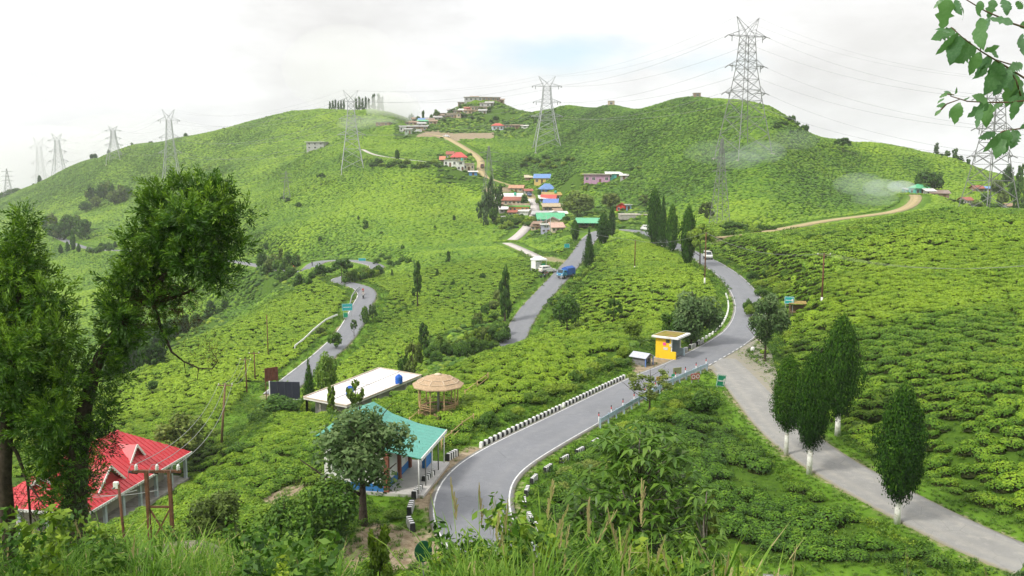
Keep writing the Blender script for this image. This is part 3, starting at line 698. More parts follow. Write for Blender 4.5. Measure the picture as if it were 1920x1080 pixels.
def tea_points(y0, y1, row, along, wob, seed):
    r = np.random.default_rng(seed); xm = 1.25*y1*.62+35
    ys = np.arange(y0, y1, row); xs = np.arange(-xm, xm, along)
    X, Y = np.meshgrid(xs, ys); X = X+(np.arange(len(ys))[:, None] % 2)*along*.5
    X = X+r.normal(0, along*.24, X.shape); Yj = Y+r.normal(0, row*.15, X.shape)
    Yj = Yj+vnoise(X.ravel(), Y.ravel(), 17, seed+1).reshape(X.shape)*wob*3+vnoise(X.ravel(), Y.ravel(), 6, seed+2).reshape(X.shape)*wob
    X, Y = X.ravel(), Yj.ravel(); keep = (np.abs(X) < Y*.68+12) & (Y > y0-1) & (Y < y1+1)
    X, Y = X[keep], Y[keep]; Z = interp(H, X, Y); rd = interp(RDG, X, Y); rd = np.where(rd > 1e8, 50, rd)
    P = np.stack([X, Y, Z], -1); u, v, dz = proj(P)
    k = (rd > 2.1+.004*Y) & (u > -260) & (u < 2180) & (v < 1180)
    k &= ~zone(u, v, Y, NOTEA)
    # some bushes have died: gaps come in patches
    gapn = vnoise(X, Y, 13, 91)+.6*vnoise(X, Y, 4.5, 92); k &= ~((gapn > .60) & (r.random(len(X)) < .7))
    k &= ~(zone(u, v, Y, [TINTS[0][:3]]) & (vnoise(X, Y, 4, 41) > .16))      # the darkened plot has more gaps
    k &= r.random(len(X)) > .025
    P = P[k]; u = u[k]; v = v[k]; Y = Y[k]
    e = 1.2; gx = (interp(H, P[:, 0]+e, P[:, 1])-interp(H, P[:, 0]-e, P[:, 1]))/(2*e); gy = (interp(H, P[:, 0], P[:, 1]+e)-interp(H, P[:, 0], P[:, 1]-e))/(2*e)
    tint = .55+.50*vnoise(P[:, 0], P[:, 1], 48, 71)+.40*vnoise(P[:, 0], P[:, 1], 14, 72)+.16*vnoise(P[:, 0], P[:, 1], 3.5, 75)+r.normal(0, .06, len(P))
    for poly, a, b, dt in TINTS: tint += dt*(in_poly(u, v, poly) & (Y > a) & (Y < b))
    # cushions lean with the slope a little and lie along the contour
    ang = np.arctan2(-gx, gy); ang = np.where(np.hypot(gx, gy) < .04, 0, np.clip(ang, -1.2, 1.2)); ang += r.normal(0, .25, len(P)) + np.where(r.random(len(P)) < .5, np.pi, 0)
    rot = np.stack([np.arctan(gy)*.7, -np.arctan(gx)*.7, np.zeros(len(P))], -1)
    cz = np.cos(ang); rot = np.stack([np.where(cz > 0, 1, -1)*np.arctan(gy)*.65, np.where(cz > 0, -1, 1)*np.arctan(gx)*.65, ang], -1)
    return P, rot, np.clip(tint, -.2, 1.1), r, np.where(rd[k] < 3.5, .85, 1.0)
PLOTS = [([(1000, 760), (1290, 720), (1390, 740), (1560, 890), (1900, 1080), (900, 1120), (960, 900)], 'dark green tea bush in the plot between the hairpin bend and the side road', 'tea bushes in the triangle between the roads'),
         ([(1430, 600), (1920, 420), (2200, 700), (1960, 1060), (1520, 840), (1430, 720)], 'clipped tea bush on the broad slope right of the side road', 'tea bushes right of the side road'),
         ([(820, 840), (870, 690), (1010, 640), (1250, 640), (1200, 700), (1000, 780)], 'bright green tea bush on the knoll by the thatched gazebo', 'tea bushes on the knoll by the gazebo'),
         ([(0, 1100), (100, 850), (430, 760), (700, 740), (860, 800), (780, 1000), (500, 1100)], 'tea bush on the slope falling from the hairpin to the red roofed building', 'tea bushes above the red roofed building')]
def build_tea():
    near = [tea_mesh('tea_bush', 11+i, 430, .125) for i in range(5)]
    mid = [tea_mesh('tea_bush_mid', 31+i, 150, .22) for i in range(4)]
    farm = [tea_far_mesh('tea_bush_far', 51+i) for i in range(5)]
    groups = []
    # nearest bushes one by one
    P, rot, tint, r, rs = tea_points(37, 128, 1.20, 1.08, .5, 5)
    s = np.clip(r.normal(1.0, .16, len(P)), .55, 1.4)*rs
    sc = np.stack([s*1.16*(1+r.normal(0, .07, len(P))), s*.98, s*(.95+r.normal(0, .1, len(P)))], -1)
    idx = r.integers(0, len(near), len(P))
    u, v, dz = proj(P+np.array([0, 0, .5])); vis = np.zeros(len(P), bool)
    inf = (u > 5) & (u < 1915) & (v > 200) & (v < 1030); order = np.argsort(np.where(inf, dz/s, 1e9))
    got = 0; single = []
    for i in order:
        if got >= 300 or not inf[i]: break
        h = hit(u[i], v[i]-6*60/dz[i], 3, 140)
        if h is not None and h[1] < P[i, 1]-2.5: continue
        k = next((q for q, pl in enumerate(PLOTS) if in_poly(u[i:i+1], v[i:i+1], pl[0])[0]), None)
        if k is None: continue
        single.append(i); got += 1
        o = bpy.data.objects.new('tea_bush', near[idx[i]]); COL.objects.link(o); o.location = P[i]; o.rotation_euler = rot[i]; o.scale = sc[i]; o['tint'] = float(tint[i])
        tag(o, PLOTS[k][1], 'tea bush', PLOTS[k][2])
    rest = np.ones(len(P), bool); rest[single] = False
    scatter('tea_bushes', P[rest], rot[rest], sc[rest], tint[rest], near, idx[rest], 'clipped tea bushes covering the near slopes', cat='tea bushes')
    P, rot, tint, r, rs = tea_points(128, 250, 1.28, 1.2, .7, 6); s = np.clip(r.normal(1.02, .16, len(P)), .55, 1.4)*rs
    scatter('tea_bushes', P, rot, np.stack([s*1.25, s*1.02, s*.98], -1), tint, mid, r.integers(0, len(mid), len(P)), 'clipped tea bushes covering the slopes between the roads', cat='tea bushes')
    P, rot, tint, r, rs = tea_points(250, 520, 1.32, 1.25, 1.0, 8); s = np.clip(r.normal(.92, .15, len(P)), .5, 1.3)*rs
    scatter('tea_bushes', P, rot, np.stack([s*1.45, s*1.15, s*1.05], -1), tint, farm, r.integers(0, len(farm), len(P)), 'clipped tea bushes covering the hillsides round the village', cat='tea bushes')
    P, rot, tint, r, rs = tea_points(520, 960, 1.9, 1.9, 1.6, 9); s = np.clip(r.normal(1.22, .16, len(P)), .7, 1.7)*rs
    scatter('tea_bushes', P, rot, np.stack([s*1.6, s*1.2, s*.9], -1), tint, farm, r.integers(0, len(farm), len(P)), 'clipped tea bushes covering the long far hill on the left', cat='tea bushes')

# ================================================================== TREES
def clump_cards(cs, rs, n_each, size, r, up=.25, jit=.5, shell=.72, aspect=.6, droop=0.0, squash=1.0, tone=.09):
    """leaves spread through ellipsoid clumps: centres cs, radii rs"""
    Vs, Fs, lv = [], [], []; o = 0
    top = max(c[2]+q for c, q in zip(cs, rs)); bot = min(c[2]-q for c, q in zip(cs, rs))
    for c, q in zip(cs, rs):
        n = max(6, int(n_each*(q/np.mean(rs))**2)); d = unit(r.normal(0, 1, (n, 3))); rad = q*(shell+(1-shell)*r.random(n)**.5)*(1+r.normal(0, .10, n))
        P = np.array(c)+d*rad[:, None]*np.array([1, 1, squash])
        N = unit(d+np.array([0, 0, up])+r.normal(0, jit, (n, 3))); A = unit(r.normal(0, 1, (n, 3))+d*.6+np.array([0, 0, -droop]))
        s = size*(.6+.8*r.random(n)); V, Fq = cards(P, N, A, s*1.2, s*aspect, .08)
        Vs.append(V); Fs.append(Fq+o); o += len(V)
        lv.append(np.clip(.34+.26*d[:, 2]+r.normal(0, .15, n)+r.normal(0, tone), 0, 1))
    return np.concatenate(Vs), np.concatenate(Fs), np.concatenate(lv)
def crown_mesh(kind, seed, mat, n=1500, size=.07):
    """crown of a tree 1 m wide and 1 m tall, standing on z = 0"""
    r = np.random.default_rng(seed); cs, rs = [], []
    if kind == 'column':
        m = 30
        for i in range(m):
            t = (i+.5)/m; prof = .5*float(np.interp(t, [0, .12, .32, .55, .75, .9, 1], [.34, .80, 1, .92, .66, .34, .07]))
            a = i*2.4+r.random(); q = .10+.085*(1-t); k = max(prof-q*.6, 0)*(.62+.66*r.random()); cs.append((k*np.cos(a), k*np.sin(a), .10+.84*t)); rs.append(q*(.8+.4*r.random()))
            if i % 2 == 0: cs.append((0, 0, .10+.82*t)); rs.append(prof*.75+.02)
        g = clump_cards(cs, rs, n/len(cs), size, r, .45, .38, .84, .62, .0, 1.0, .15)
    elif kind == 'cone':
        m = 26
        for i in range(m):
            t = (i+.5)/m; prof = .5*(1-t)**.85*(1+.2*np.sin(i*1.9)); a = i*2.4; q = .07+.08*(1-t); k = max(prof-q*.7, 0); cs.append((k*np.cos(a), k*np.sin(a), .05+.9*t)); rs.append(q)
            cs.append((0, 0, .05+.9*t)); rs.append(prof*.7+.02)
        g = clump_cards(cs, rs, n/len(cs), size, r, .3, .45, .8, .36, .3, .9)
    elif kind == 'round':
        for i in range(26):
            d = unit(r.normal(0, 1, 3)); q = .11+.10*r.random(); k = (.5-q)*(.45+.72*r.random()); cs.append((d[0]*k, d[1]*k, .5+d[2]*k)); rs.append(q)
        g = clump_cards(cs, rs, n/len(cs), size, r)
    elif kind == 'open':
        for i in range(44):
            d = unit(r.normal(0, 1, 3)); q = .08+.08*r.random(); k = (.5-q)*(.45+.55*r.random()); cs.append((d[0]*k, d[1]*k, .52+d[2]*k)); rs.append(q)
        g = clump_cards(cs, rs, n/len(cs), size, r, .35, .6, .25)
    elif kind == 'umbrella':
        for i in range(20):
            a = i*2.4; k = .40*math.sqrt((i+.5)/20); q = .09+.05*r.random(); cs.append((k*np.cos(a), k*np.sin(a), .80-.9*k*k*2+r.normal(0, .07))); rs.append(q)
        g = clump_cards(cs, rs, n/len(cs), size, r, .6, .5, .3, squash=.8)
    elif kind == 'tall':
        for i in range(20):
            t = (i+.5)/20; a = i*2.4; k = (.14+.20*r.random())*(1-.5*t); q = .07+.07*r.random()*(1-.4*t); cs.append((k*np.cos(a), k*np.sin(a), .06+.88*t)); rs.append(q)
        g = clump_cards(cs, rs, n/len(cs), size, r, .3, .6, .4)
    elif kind == 'bush':
        for i in range(14):
            a = i*2.4; k = .34*math.sqrt((i+.5)/14); q = .15+.08*r.random(); cs.append((k*np.cos(a), k*np.sin(a), max(q*.7, .62-k*.9+r.normal(0, .07)))); rs.append(q)
        g = clump_cards(cs, rs, n/len(cs), size, r, .4, .55)
    elif kind == 'sparse':
        for i in range(26):
            d = unit(r.normal(0, 1, 3)); q = .06+.06*r.random(); k = .42*(.6+.4*r.random()); cs.append((d[0]*k, d[1]*k, .5+d[2]*k*.9)); rs.append(q)
        g = clump_cards(cs, rs, n/len(cs), size, r, .3, .7, .2)
    V, Fq, lv = g
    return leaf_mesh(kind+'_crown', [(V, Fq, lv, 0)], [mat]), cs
def trunk_mesh(h, r0, seed, limbs=5, crown_w=1.0, start=.35, lean=0.0, mat=None, seg=7):
    """tapered trunk with rising limbs; height h"""
    r = np.random.default_rng(seed); mb = MB(); n = 6
    pts = [(lean*(i/n)**1.4*h+r.normal(0, .01)*h*(i > 2), r.normal(0, .01)*h*(i > 2), h*i/n*.92) for i in range(n+1)]
    mb.tube([(pts[0][0], pts[0][1], -.25)]+pts, [r0*1.5]+[r0*(1.2 if i == 0 else 1-.82*i/n) for i in range(n+1)], seg)
    for k in range(limbs):
        t = start+(.92-start)*k/max(1, limbs); i = min(int(t*n), n-1); f = t*n-i; p = Vector(pts[i]).lerp(Vector(pts[i+1]), f)
        a = k*2.4+r.random(); L = crown_w*.42*(1.1-.5*t)*(.8+.4*r.random())
        q = p+Vector((math.cos(a)*L, math.sin(a)*L, L*.75)); m = p.lerp(q, .5)+Vector((0, 0, -.06*L))
        rr = r0*(1-.8*t)*.55; mb.tube([p, m, q], [rr, rr*.7, rr*.25], 5)
    return mb.mesh('trunk', mat or M_BARK, True)
_crowns, _trunks = {}, {}
def crown_of(kind, mat, var, n, size):
    k = (kind, mat.name, var, n)
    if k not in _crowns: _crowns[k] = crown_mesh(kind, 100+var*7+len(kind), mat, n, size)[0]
    return _crowns[k]
def plant_tree(P, h, w, kind, mat, label, name='tree', group=None, cat='tree', var=0, n=1500, size=.07, tint=.35, clear=.15, white=0.0, lean=0.0, bark=None, limbs=5, r0=None, rz=None, trunk=True):
    """tree of height h and crown width w on the spot P; clear = share of bare stem below the crown"""
    t = empty(name, P, label, cat, group, rz if rz is not None else random.random()*6.28)
    t['tint'] = tint
    c = bpy.data.objects.new('crown', crown_of(kind, mat, var, n, size)); link(c, t); c['tint'] = tint
    ch = h*(1-clear); c.location = (lean*h*.7, 0, h*clear); c.scale = (w, w, ch)
    if trunk:
        r0 = r0 or max(.05, h*.017); key = (round(h, 0), kind, (bark or M_BARK).name, round(lean, 1), round(w))
        if key not in _trunks: _trunks[key] = trunk_mesh(round(h, 0) or .5, r0, int(h*10), limbs, w, max(clear, .25), lean, bark)
        tr = bpy.data.objects.new('trunk', _trunks[key]); link(tr, t); s = h/(round(h, 0) or .5); tr.scale = (s, s, s)
        if white:
            mb = MB(); mb.tube([(0, 0, .0), (lean*.02, 0, white)], [r0*1.38, r0*1.16], 9); o = mb.build('whitewash_band', M_WHITEWASH, t, True); o['label'] = 'white painted foot of the trunk'
    return t
def tree_px(u, vb, vt, wpx, kind, mat, label, Y=None, **k):
    """tree from its place in the survey: foot at (u, vb), tip at vt, crown wpx wide"""
    P = spot(u, vb) if Y is None else at(u, vb, Y)
    s = P[1]/F; return plant_tree(P, float(np.clip(PY(u, vt, P[1])[2]-P[2], .5*(vb-vt)*s, 1.8*(vb-vt)*s)), wpx*s, kind, mat, label, **k)
NEARN, MIDN, FARN = dict(n=15000, size=.031), dict(n=2600, size=.075), dict(n=700, size=.14)
def build_trees():
    C, B, SV, OL, LI = M_CONIF, M_BROAD, M_SILVER, M_OLIVE, M_LIME
    # clipped conifers by the side road
    g = 'white footed conifers along the side road'
    tree_px(1474, 855, 664, 76, 'column', C, 'slim dark conifer left of the three at the side road verge', clear=.31, white=2.3, var=1, group=g, tint=.30, **NEARN)
    tree_px(1517, 890, 655, 80, 'column', C, 'dark egg shaped conifer with a short white trunk foot on the verge edge', clear=.27, white=2.1, var=2, group=g, tint=.28, **NEARN)
    tree_px(1570, 818, 588, 84, 'column', C, 'tall dark conifer on the tea side of the side road, behind two others', clear=.23, white=1.8, var=3, group=g, tint=.26, **NEARN)
    tree_px(1682, 982, 720, 106, 'column', C, 'lone broad dark conifer standing furthest down the side road', clear=.23, white=1.6, var=4, group=g, tint=.24, **NEARN)
    # conifers round the upper bend
    g = 'conifers along the upper bend'
    for (u, vb, vt, w, v_, lb) in [(1226, 462, 352, 32, 1, 'tallest dark conifer at the upper bend, leftmost of the row'), (1242, 466, 362, 26, 2, 'dark conifer touching the tallest one at the upper bend'), (1259, 474, 382, 26, 3, 'dark pointed conifer in the middle of the upper bend row'), (1289, 498, 384, 34, 4, 'dark conifer at the near end of the upper bend row beside the lime tree'),
                                   (1104, 500, 424, 26, 2, 'dark cone shaped tree at the edge of the descending road'), (1131, 458, 398, 29, 3, 'dark conifer on the grass inside the upper bend'), (1147, 444, 388, 16, 1, 'narrow dark conifer below the red hut'), (1078, 452, 412, 18, 4, 'small dark conifer left of the descending road')]:
        tree_px(u, vb, vt, w, 'column' if v_ != 2 else 'cone', C, lb, clear=.10, white=.9, var=v_, group=g, tint=.24, **MIDN)
    # single trees with a look of their own
    tree_px(682, 1003, 742, 250, 'open', SV, 'big spreading tree with a dark trunk beside the hairpin bend', Y=49.5, clear=.20, n=6500, size=.038, var=1, tint=.46, limbs=9, r0=.26)
    tree_px(1296, 648, 536, 108, 'round', SV, 'big grey green tree above the bus shelter', clear=.08, var=2, tint=.30, n=5000, size=.055)
    tree_px(1262, 640, 575, 55, 'round', B, 'leafy tree left of the big grey green tree by the bus shelter', clear=.1, var=3, tint=.45, n=2600, size=.075)
    tree_px(1434, 680, 545, 96, 'open', SV, 'silvery green tree leaning over the road junction', clear=.22, var=3, tint=.30, n=6000, size=.05, limbs=8)
    tree_px(1063, 625, 552, 54, 'round', B, 'round dark tree on the tea slope inside the bend', clear=.16, var=1, tint=.22, **MIDN)
    tree_px(947, 606, 498, 36, 'tall', B, 'tall ragged tree on the bank left of the descending road', clear=.08, var=1, tint=.25, **MIDN)
    tree_px(783, 578, 490, 24, 'tall', B, 'thin tall tree with a bare stem on the tea spur', clear=.3, var=2, tint=.3, **FARN)
    tree_px(1312, 500, 413, 60, 'umbrella', LI, 'yellow green flat topped tree at the upper bend', clear=.1, var=1, tint=.35, **MIDN)
    tree_px(1376, 447, 412, 60, 'umbrella', B, 'low spreading green tree below the lattice mast', clear=.15, var=2, tint=.45, **MIDN)
    tree_px(1083, 418, 356, 64, 'round', OL, 'big round olive tree behind the green roofed houses', Y=325, clear=.05, var=1, tint=.3, **MIDN)
    tree_px(1145, 412, 358, 44, 'open', OL, 'yellowish olive tree right of the big round one in the village', Y=330, clear=.08, var=2, tint=.5, **MIDN)
    tree_px(1207, 416, 366, 26, 'sparse', OL, 'thin brownish tree left of the tall conifers', Y=322, clear=.1, var=1, tint=.2, **FARN)
    tree_px(1325, 432, 375, 36, 'sparse', OL, 'bare brownish shrub tree left of the lattice mast', Y=262, clear=.05, var=2, tint=.05, **MIDN)
    tree_px(641, 532, 480, 44, 'umbrella', B, 'spreading tree above the bend of the lower road', clear=.12, var=3, tint=.35, **MIDN)
    tree_px(630, 655, 619, 33, 'round', B, 'small round tree on the verge of the lower road', clear=.15, var=2, tint=.35, **FARN)
    tree_px(685, 607, 573, 17, 'column', B, 'dark upright shrub tree at the right edge of the lower road', clear=.05, var=1, tint=.3, **FARN)
    tree_px(699, 604, 566, 20, 'sparse', SV, 'pale wispy shrub beside the dark one on the lower road', clear=.1, var=3, tint=.6, **FARN)
    tree_px(664, 632, 596, 18, 'sparse', SV, 'thin pale sapling at the right side of the lower road', clear=.3, var=1, tint=.5, **FARN)
    tree_px(580, 745, 668, 30, 'cone', C, 'dark thin conifer at the corner of the white flat roof', Y=112, clear=.03, var=1, tint=.3, **MIDN)
    tree_px(612, 742, 656, 52, 'round', B, 'bright green leafy tree behind the white flat roof', Y=117, clear=.08, var=1, tint=.75, **MIDN)
    tree_px(775, 702, 628, 44, 'sparse', OL, 'olive tree with bare twigs right of the white flat roof', Y=111, clear=.1, var=3, tint=.42, n=2600, size=.06)
    tree_px(754, 692, 652, 28, 'round', B, 'dark shrub tree next to the olive tree with twigs', Y=113, clear=.05, var=3, tint=.2, **MIDN)
    tree_px(795, 665, 606, 34, 'tall', B, 'bushy dark tree in the ravine behind the olive tree', Y=150, clear=.05, var=3, tint=.3, **MIDN)
    tree_px(1187, 645, 600, 48, 'open', LI, 'small lime green tree left of the bus shelter', clear=.25, var=2, tint=.25, **MIDN)
    tree_px(1150, 612, 555, 40, 'sparse', B, 'thin half bare tree on the tea slope inside the bend', clear=.2, var=2, tint=.35, **MIDN)
    tree_px(1218, 762, 684, 118, 'sparse', OL, 'thin crooked tree with few leaves at the roadside rail', Y=73.5, clear=.25, var=4, tint=.55, n=1500, size=.05, lean=.0, limbs=7, r0=.09)
    tree_px(285, 742, 711, 25, 'round', B, 'little round tree alone on the left tea spur', clear=.3, var=4, tint=.3, **FARN)
    tree_px(350, 900, 770, 128, 'open', OL, 'airy olive green tree beside the red roofed building', Y=97, clear=.12, var=3, tint=.62, n=3200, size=.055, limbs=7)
    tree_px(418, 1062, 905, 122, 'round', OL, 'brown tipped bushy tree right of the twin pole frame', Y=44, clear=.15, var=2, tint=.30, n=5200, size=.05)
    tree_px(615, 1040, 882, 128, 'round', B, 'dense green tree left of the dark trunked tree', Y=46, clear=.08, var=4, tint=.42, n=5200, size=.055)
    tree_px(535, 1050, 925, 125, 'round', B, 'dark green bushy tree on the slope right of the brown tipped one', Y=44, clear=.05, var=2, tint=.28, n=4800, size=.055)
    tree_px(530, 815, 735, 84, 'bush', B, 'big dark shrub below the black screen', Y=104, clear=.02, var=1, tint=.25, **MIDN)
    tree_px(483, 812, 765, 42, 'bush', B, 'green shrub left of the big dark shrub', Y=106, clear=.02, var=2, tint=.35, **MIDN)
    tree_px(517, 812, 782, 26, 'tall', LI, 'pale green sapling in front of the big dark shrub', Y=101, clear=.1, var=4, tint=.2, **FARN)
    tree_px(448, 853, 820, 50, 'bush', B, 'low dark shrub beside the wooden pole', clear=.02, var=3, tint=.25, **MIDN)
    tree_px(540, 742, 712, 22, 'column', B, 'small green bush in front of the black screen', Y=111, clear=.02, var=4, tint=.5, **FARN)
    tree_px(668, 780, 708, 40, 'sparse', LI, 'pale sapling growing in front of the white roof', Y=88, clear=.2, var=5, tint=.25, **FARN)
    tree_px(622, 778, 722, 30, 'tall', LI, 'yellow green sapling at the front corner of the white roof', Y=90, clear=.1, var=5, tint=.25, **FARN)
    tree_px(742, 994, 950, 48, 'bush', B, 'trimmed green shrub behind the striped kerb blocks', Y=51, clear=.0, var=4, tint=.6, trunk=False, **MIDN)
    tree_px(915, 800, 765, 44, 'bush', B, 'round shrub at the end of the bamboo fence', clear=.0, var=1, tint=.35, trunk=False, **MIDN)
    tree_px(1322, 775, 718, 60, 'bush', B, 'leafy shrub left of the green road sign', clear=.0, var=2, tint=.55, trunk=False, **MIDN)
    tree_px(1735, 352, 312, 58, 'round', B, 'big dark tree behind the green roofed hill house', Y=322, clear=.05, var=2, tint=.12, **MIDN)
    tree_px(1580, 288, 256, 32, 'umbrella', B, 'flat topped tree on the skyline right of the big pylon', clear=.2, var=3, tint=.3, **FARN)
    tree_px(841, 494, 470, 14, 'tall', B, 'small dark tree alone on the middle tea slope', clear=.1, var=3, tint=.25, **FARN)
    tree_px(686, 431, 409, 14, 'round', B, 'dark bush alone on the bright slope under the village', clear=.05, var=2, tint=.2, **FARN)
    tree_px(745, 300, 280, 10, 'column', C, 'small dark conifer on the slope left of the red roofed cluster', clear=.05, var=1, tint=.2, **FARN)
    tree_px(852, 308, 294, 8, 'cone', C, 'little dark cone tree between the red roofs', Y=436, clear=.05, var=2, tint=.2, **FARN)
    tree_px(602, 350, 322, 20, 'umbrella', B, 'lone flat crowned tree on the slope under the pylon', clear=.3, var=1, tint=.3, **FARN)
    # groups
    def grove(lst, kind, mat, label, group, tint, name='tree', cat='tree', **k):
        for i, (u, vb, vt, w, *Y) in enumerate(lst):
            tree_px(u, vb, vt, w, kind if isinstance(kind, str) else kind[i % len(kind)], mat if not isinstance(mat, list) else mat[i % len(mat)], label, Y=Y[0] if Y else None, group=group, tint=tint+random.uniform(-.1, .12), var=1+i % 4, name=name, cat=cat, **k)
    def rnd(n, u0, u1, v0, v1, hpx, wpx, Y=None, slope=0.0):
        r = np.random.default_rng(int(u0*7+v0)); out = []
        for i in range(n):
            u = u0+(u1-u0)*(i+r.random())/n; v = v0+(v1-v0)*r.random()+slope*(u-u0)
            h = hpx*(.7+.6*r.random()); out.append((u, v, v-h, wpx*(.75+.5*r.random()))+((Y,) if Y else ()))
        return out
    grove([(619+i*5.2, 208, 190-(i % 3)*2, 7, 700) for i in range(6)]+[(668+i*6, 205, 184-(i % 2)*3, 8, 696) for i in range(5)]+[(701, 204, 176, 12, 694), (711, 205, 177, 12, 692), (717, 206, 181, 9, 690)], 'tall', B, 'tree of the small stand on the left skyline', 'trees on the left skyline', .05, clear=.06, **FARN)
    grove([(75, 352, 328, 9, 868), (64, 358, 346, 8, 872), (205, 308, 285, 7, 790), (173, 316, 291, 9, 815), (180, 314, 293, 9, 812), (249, 287, 270, 7, 778), (136, 333, 322, 8, 840), (420, 246, 240, 7, 715), (348, 255, 249, 8, 735), (284, 272, 264, 9, 768), (500, 224, 219, 5, 708)], ['column', 'round'], C, 'small dark tree on the crest of the long left hill', 'trees along the left crest', .1, clear=.06, **FARN)
    grove(rnd(8, 0, 48, 378, 392, 26, 22, 905), 'round', B, 'tree in the grove at the far left foot of the crest', 'grove at the far left', .2, clear=.05, **FARN)
    grove(rnd(13, 158, 240, 376, 402, 30, 26, None, -.25), ['round', 'open', 'tall'], [B, OL], 'tree of the dark clump on the left hillside', 'clump on the left hillside', .22, clear=.06, **FARN)
    grove(rnd(16, 85, 165, 425, 452, 32, 24), ['round', 'tall', 'open'], [B, B, OL], 'tree in the gully of the left hillside above the far road', 'gully trees on the left', .2, clear=.06, **FARN)
    grove([(127, 474, 452, 9), (138, 470, 430, 11), (148, 474, 456, 8), (114, 476, 458, 9), (190, 467, 455, 12), (216, 466, 452, 8), (228, 464, 446, 7)], 'column', C, 'dark upright tree beside the far left road', 'trees along the far left road', .12, clear=.06, **FARN)
    grove(rnd(8, 170, 215, 472, 480, 14, 16, None, -.2), 'bush', B, 'bush on the bank below the far left road', 'bushes below the far left road', .2, name='shrub', cat='shrub', clear=.02, **FARN)
    grove(rnd(26, 200, 305, 690, 725, 58, 36, None, -.35), ['tall', 'round'], [B, B, C], 'tree of the dark wood in the valley behind the left tea spur', 'dark wood in the left valley', .10, clear=.08, **FARN)
    grove(rnd(10, 310, 430, 625, 640, 32, 28, 285, -.3), ['round', 'tall'], B, 'tree in the shaded valley behind the tea spur crest', 'valley trees behind the spur', .2, clear=.05, **FARN)
    grove(rnd(14, 486, 560, 500, 520, 34, 22, None), ['round', 'tall', 'bush'], [B, OL], 'tree of the grove left of the lower road bends', 'grove by the lower road bends', .25, clear=.05, **FARN)
    grove(rnd(10, 520, 620, 524, 545, 24, 22, None, -.1), ['round', 'bush'], B, 'small tree on the edge of the tea spur below the grove', 'small trees on the spur edge', .35, clear=.06, **FARN)
    grove(rnd(9, 700, 770, 485, 500, 14, 16), 'bush', B, 'shrub in the fold between the middle tea slopes', 'shrubs in the middle fold', .35, name='shrub', cat='shrub', clear=.02, **FARN)
    grove([(648+i*5.6, 533-(i % 3)*2-i*.9, 512-(i % 4)*3-i*.9, 17+i % 3*3) for i in range(12)], ['bush', 'round'], [B, LI, B], 'shrub in the fold between the two bends of the lower road', 'shrubs between the lower road bends', .45, name='shrub', cat='shrub', clear=.02, **FARN)
    grove(rnd(22, 805, 945, 688, 665, 34, 30, None, -.22), ['bush', 'round', 'tall'], [B, B, LI], 'shrub in the ravine behind the tea knoll', 'ravine shrubs behind the knoll', .35, name='shrub', cat='shrub', clear=.02, **MIDN)
    grove(rnd(14, 890, 950, 560, 640, 26, 24, None), ['bush', 'round'], [B, OL], 'shrub on the bank left of the descending road', 'shrubs on the bank of the descending road', .35, name='shrub', cat='shrub', clear=.02, **FARN)
    grove(rnd(10, 1034, 1105, 573, 582, 16, 20, None, -.92), 'bush', [B, LI], 'shrub on the verge right of the descending road', 'shrubs right of the descending road', .45, name='shrub', cat='shrub', clear=.02, **FARN)
    grove([(920, 402, 330, 20, 360), (930, 404, 345, 22, 358), (912, 406, 352, 22, 356), (938, 380, 346, 18, 385), (902, 418, 372, 22, 346), (925, 420, 385, 20, 342), (910, 428, 395, 18, 340)], ['tall', 'sparse', 'open'], [SV, B], 'greyish thin tree at the left edge of the village', 'thin trees left of the village', .3, clear=.08, **FARN)
    grove(rnd(16, 930, 1000, 412, 432, 18, 20, None), 'bush', [B, LI], 'shrub on the slope below the green banded house', 'shrubs below the village houses', .5, name='shrub', cat='shrub', clear=.02, **FARN)
    grove([(983, 385, 362, 14, 378), (990, 396, 374, 10, 370), (1012, 372, 352, 10, 392), (1008, 384, 366, 9, 380), (1062, 428, 404, 22, 322), (1057, 440, 416, 20, 316), (1168, 412, 398, 12, 322), (1097, 352, 342, 10, 382), (1185, 344, 330, 16, 384), (1200, 348, 336, 18, 380)], ['round', 'bush'], [B, LI], 'green tree standing among the village houses', 'trees among the village houses', .35, clear=.05, **FARN)
    grove(rnd(14, 975, 1075, 296, 318, 14, 16, None), 'bush', [B, LI], 'shrub at the foot of the middle pylon', 'shrubs below the middle pylon', .35, name='shrub', cat='shrub', clear=.02, **FARN)
    grove(rnd(18, 695, 845, 305, 320, 13, 16, None), ['bush', 'round'], [B, B, LI], 'shrub along the hill path left of the red roofed cluster', 'shrubs along the hill path', .3, name='shrub', cat='shrub', clear=.02, **FARN)
    grove(rnd(16, 770, 940, 232, 205, 10, 12, None), ['bush', 'round', 'tall'], B, 'shrub among the houses on the village hill', 'shrubs on the village hill', .28, name='shrub', cat='shrub', clear=.02, **FARN)
    grove(rnd(12, 1450, 1512, 222, 254, 11, 12, None), 'bush', B, 'shrub on the right shoulder of the twin peaked hill', 'shrubs on the hill shoulder', .2, name='shrub', cat='shrub', clear=.02, **FARN)
    grove([(1755, 292, 268, 14, 398), (1775, 296, 280, 12, 396), (1790, 297, 278, 18, 395), (1765, 300, 288, 16, 392), (1800, 306, 292, 18, 390), (1740, 296, 286, 10, 400), (1815, 312, 298, 14, 386)], ['tall', 'round'], B, 'dark tree on the skyline left of the right hand pylon', 'trees on the right skyline', .15, clear=.05, **FARN)
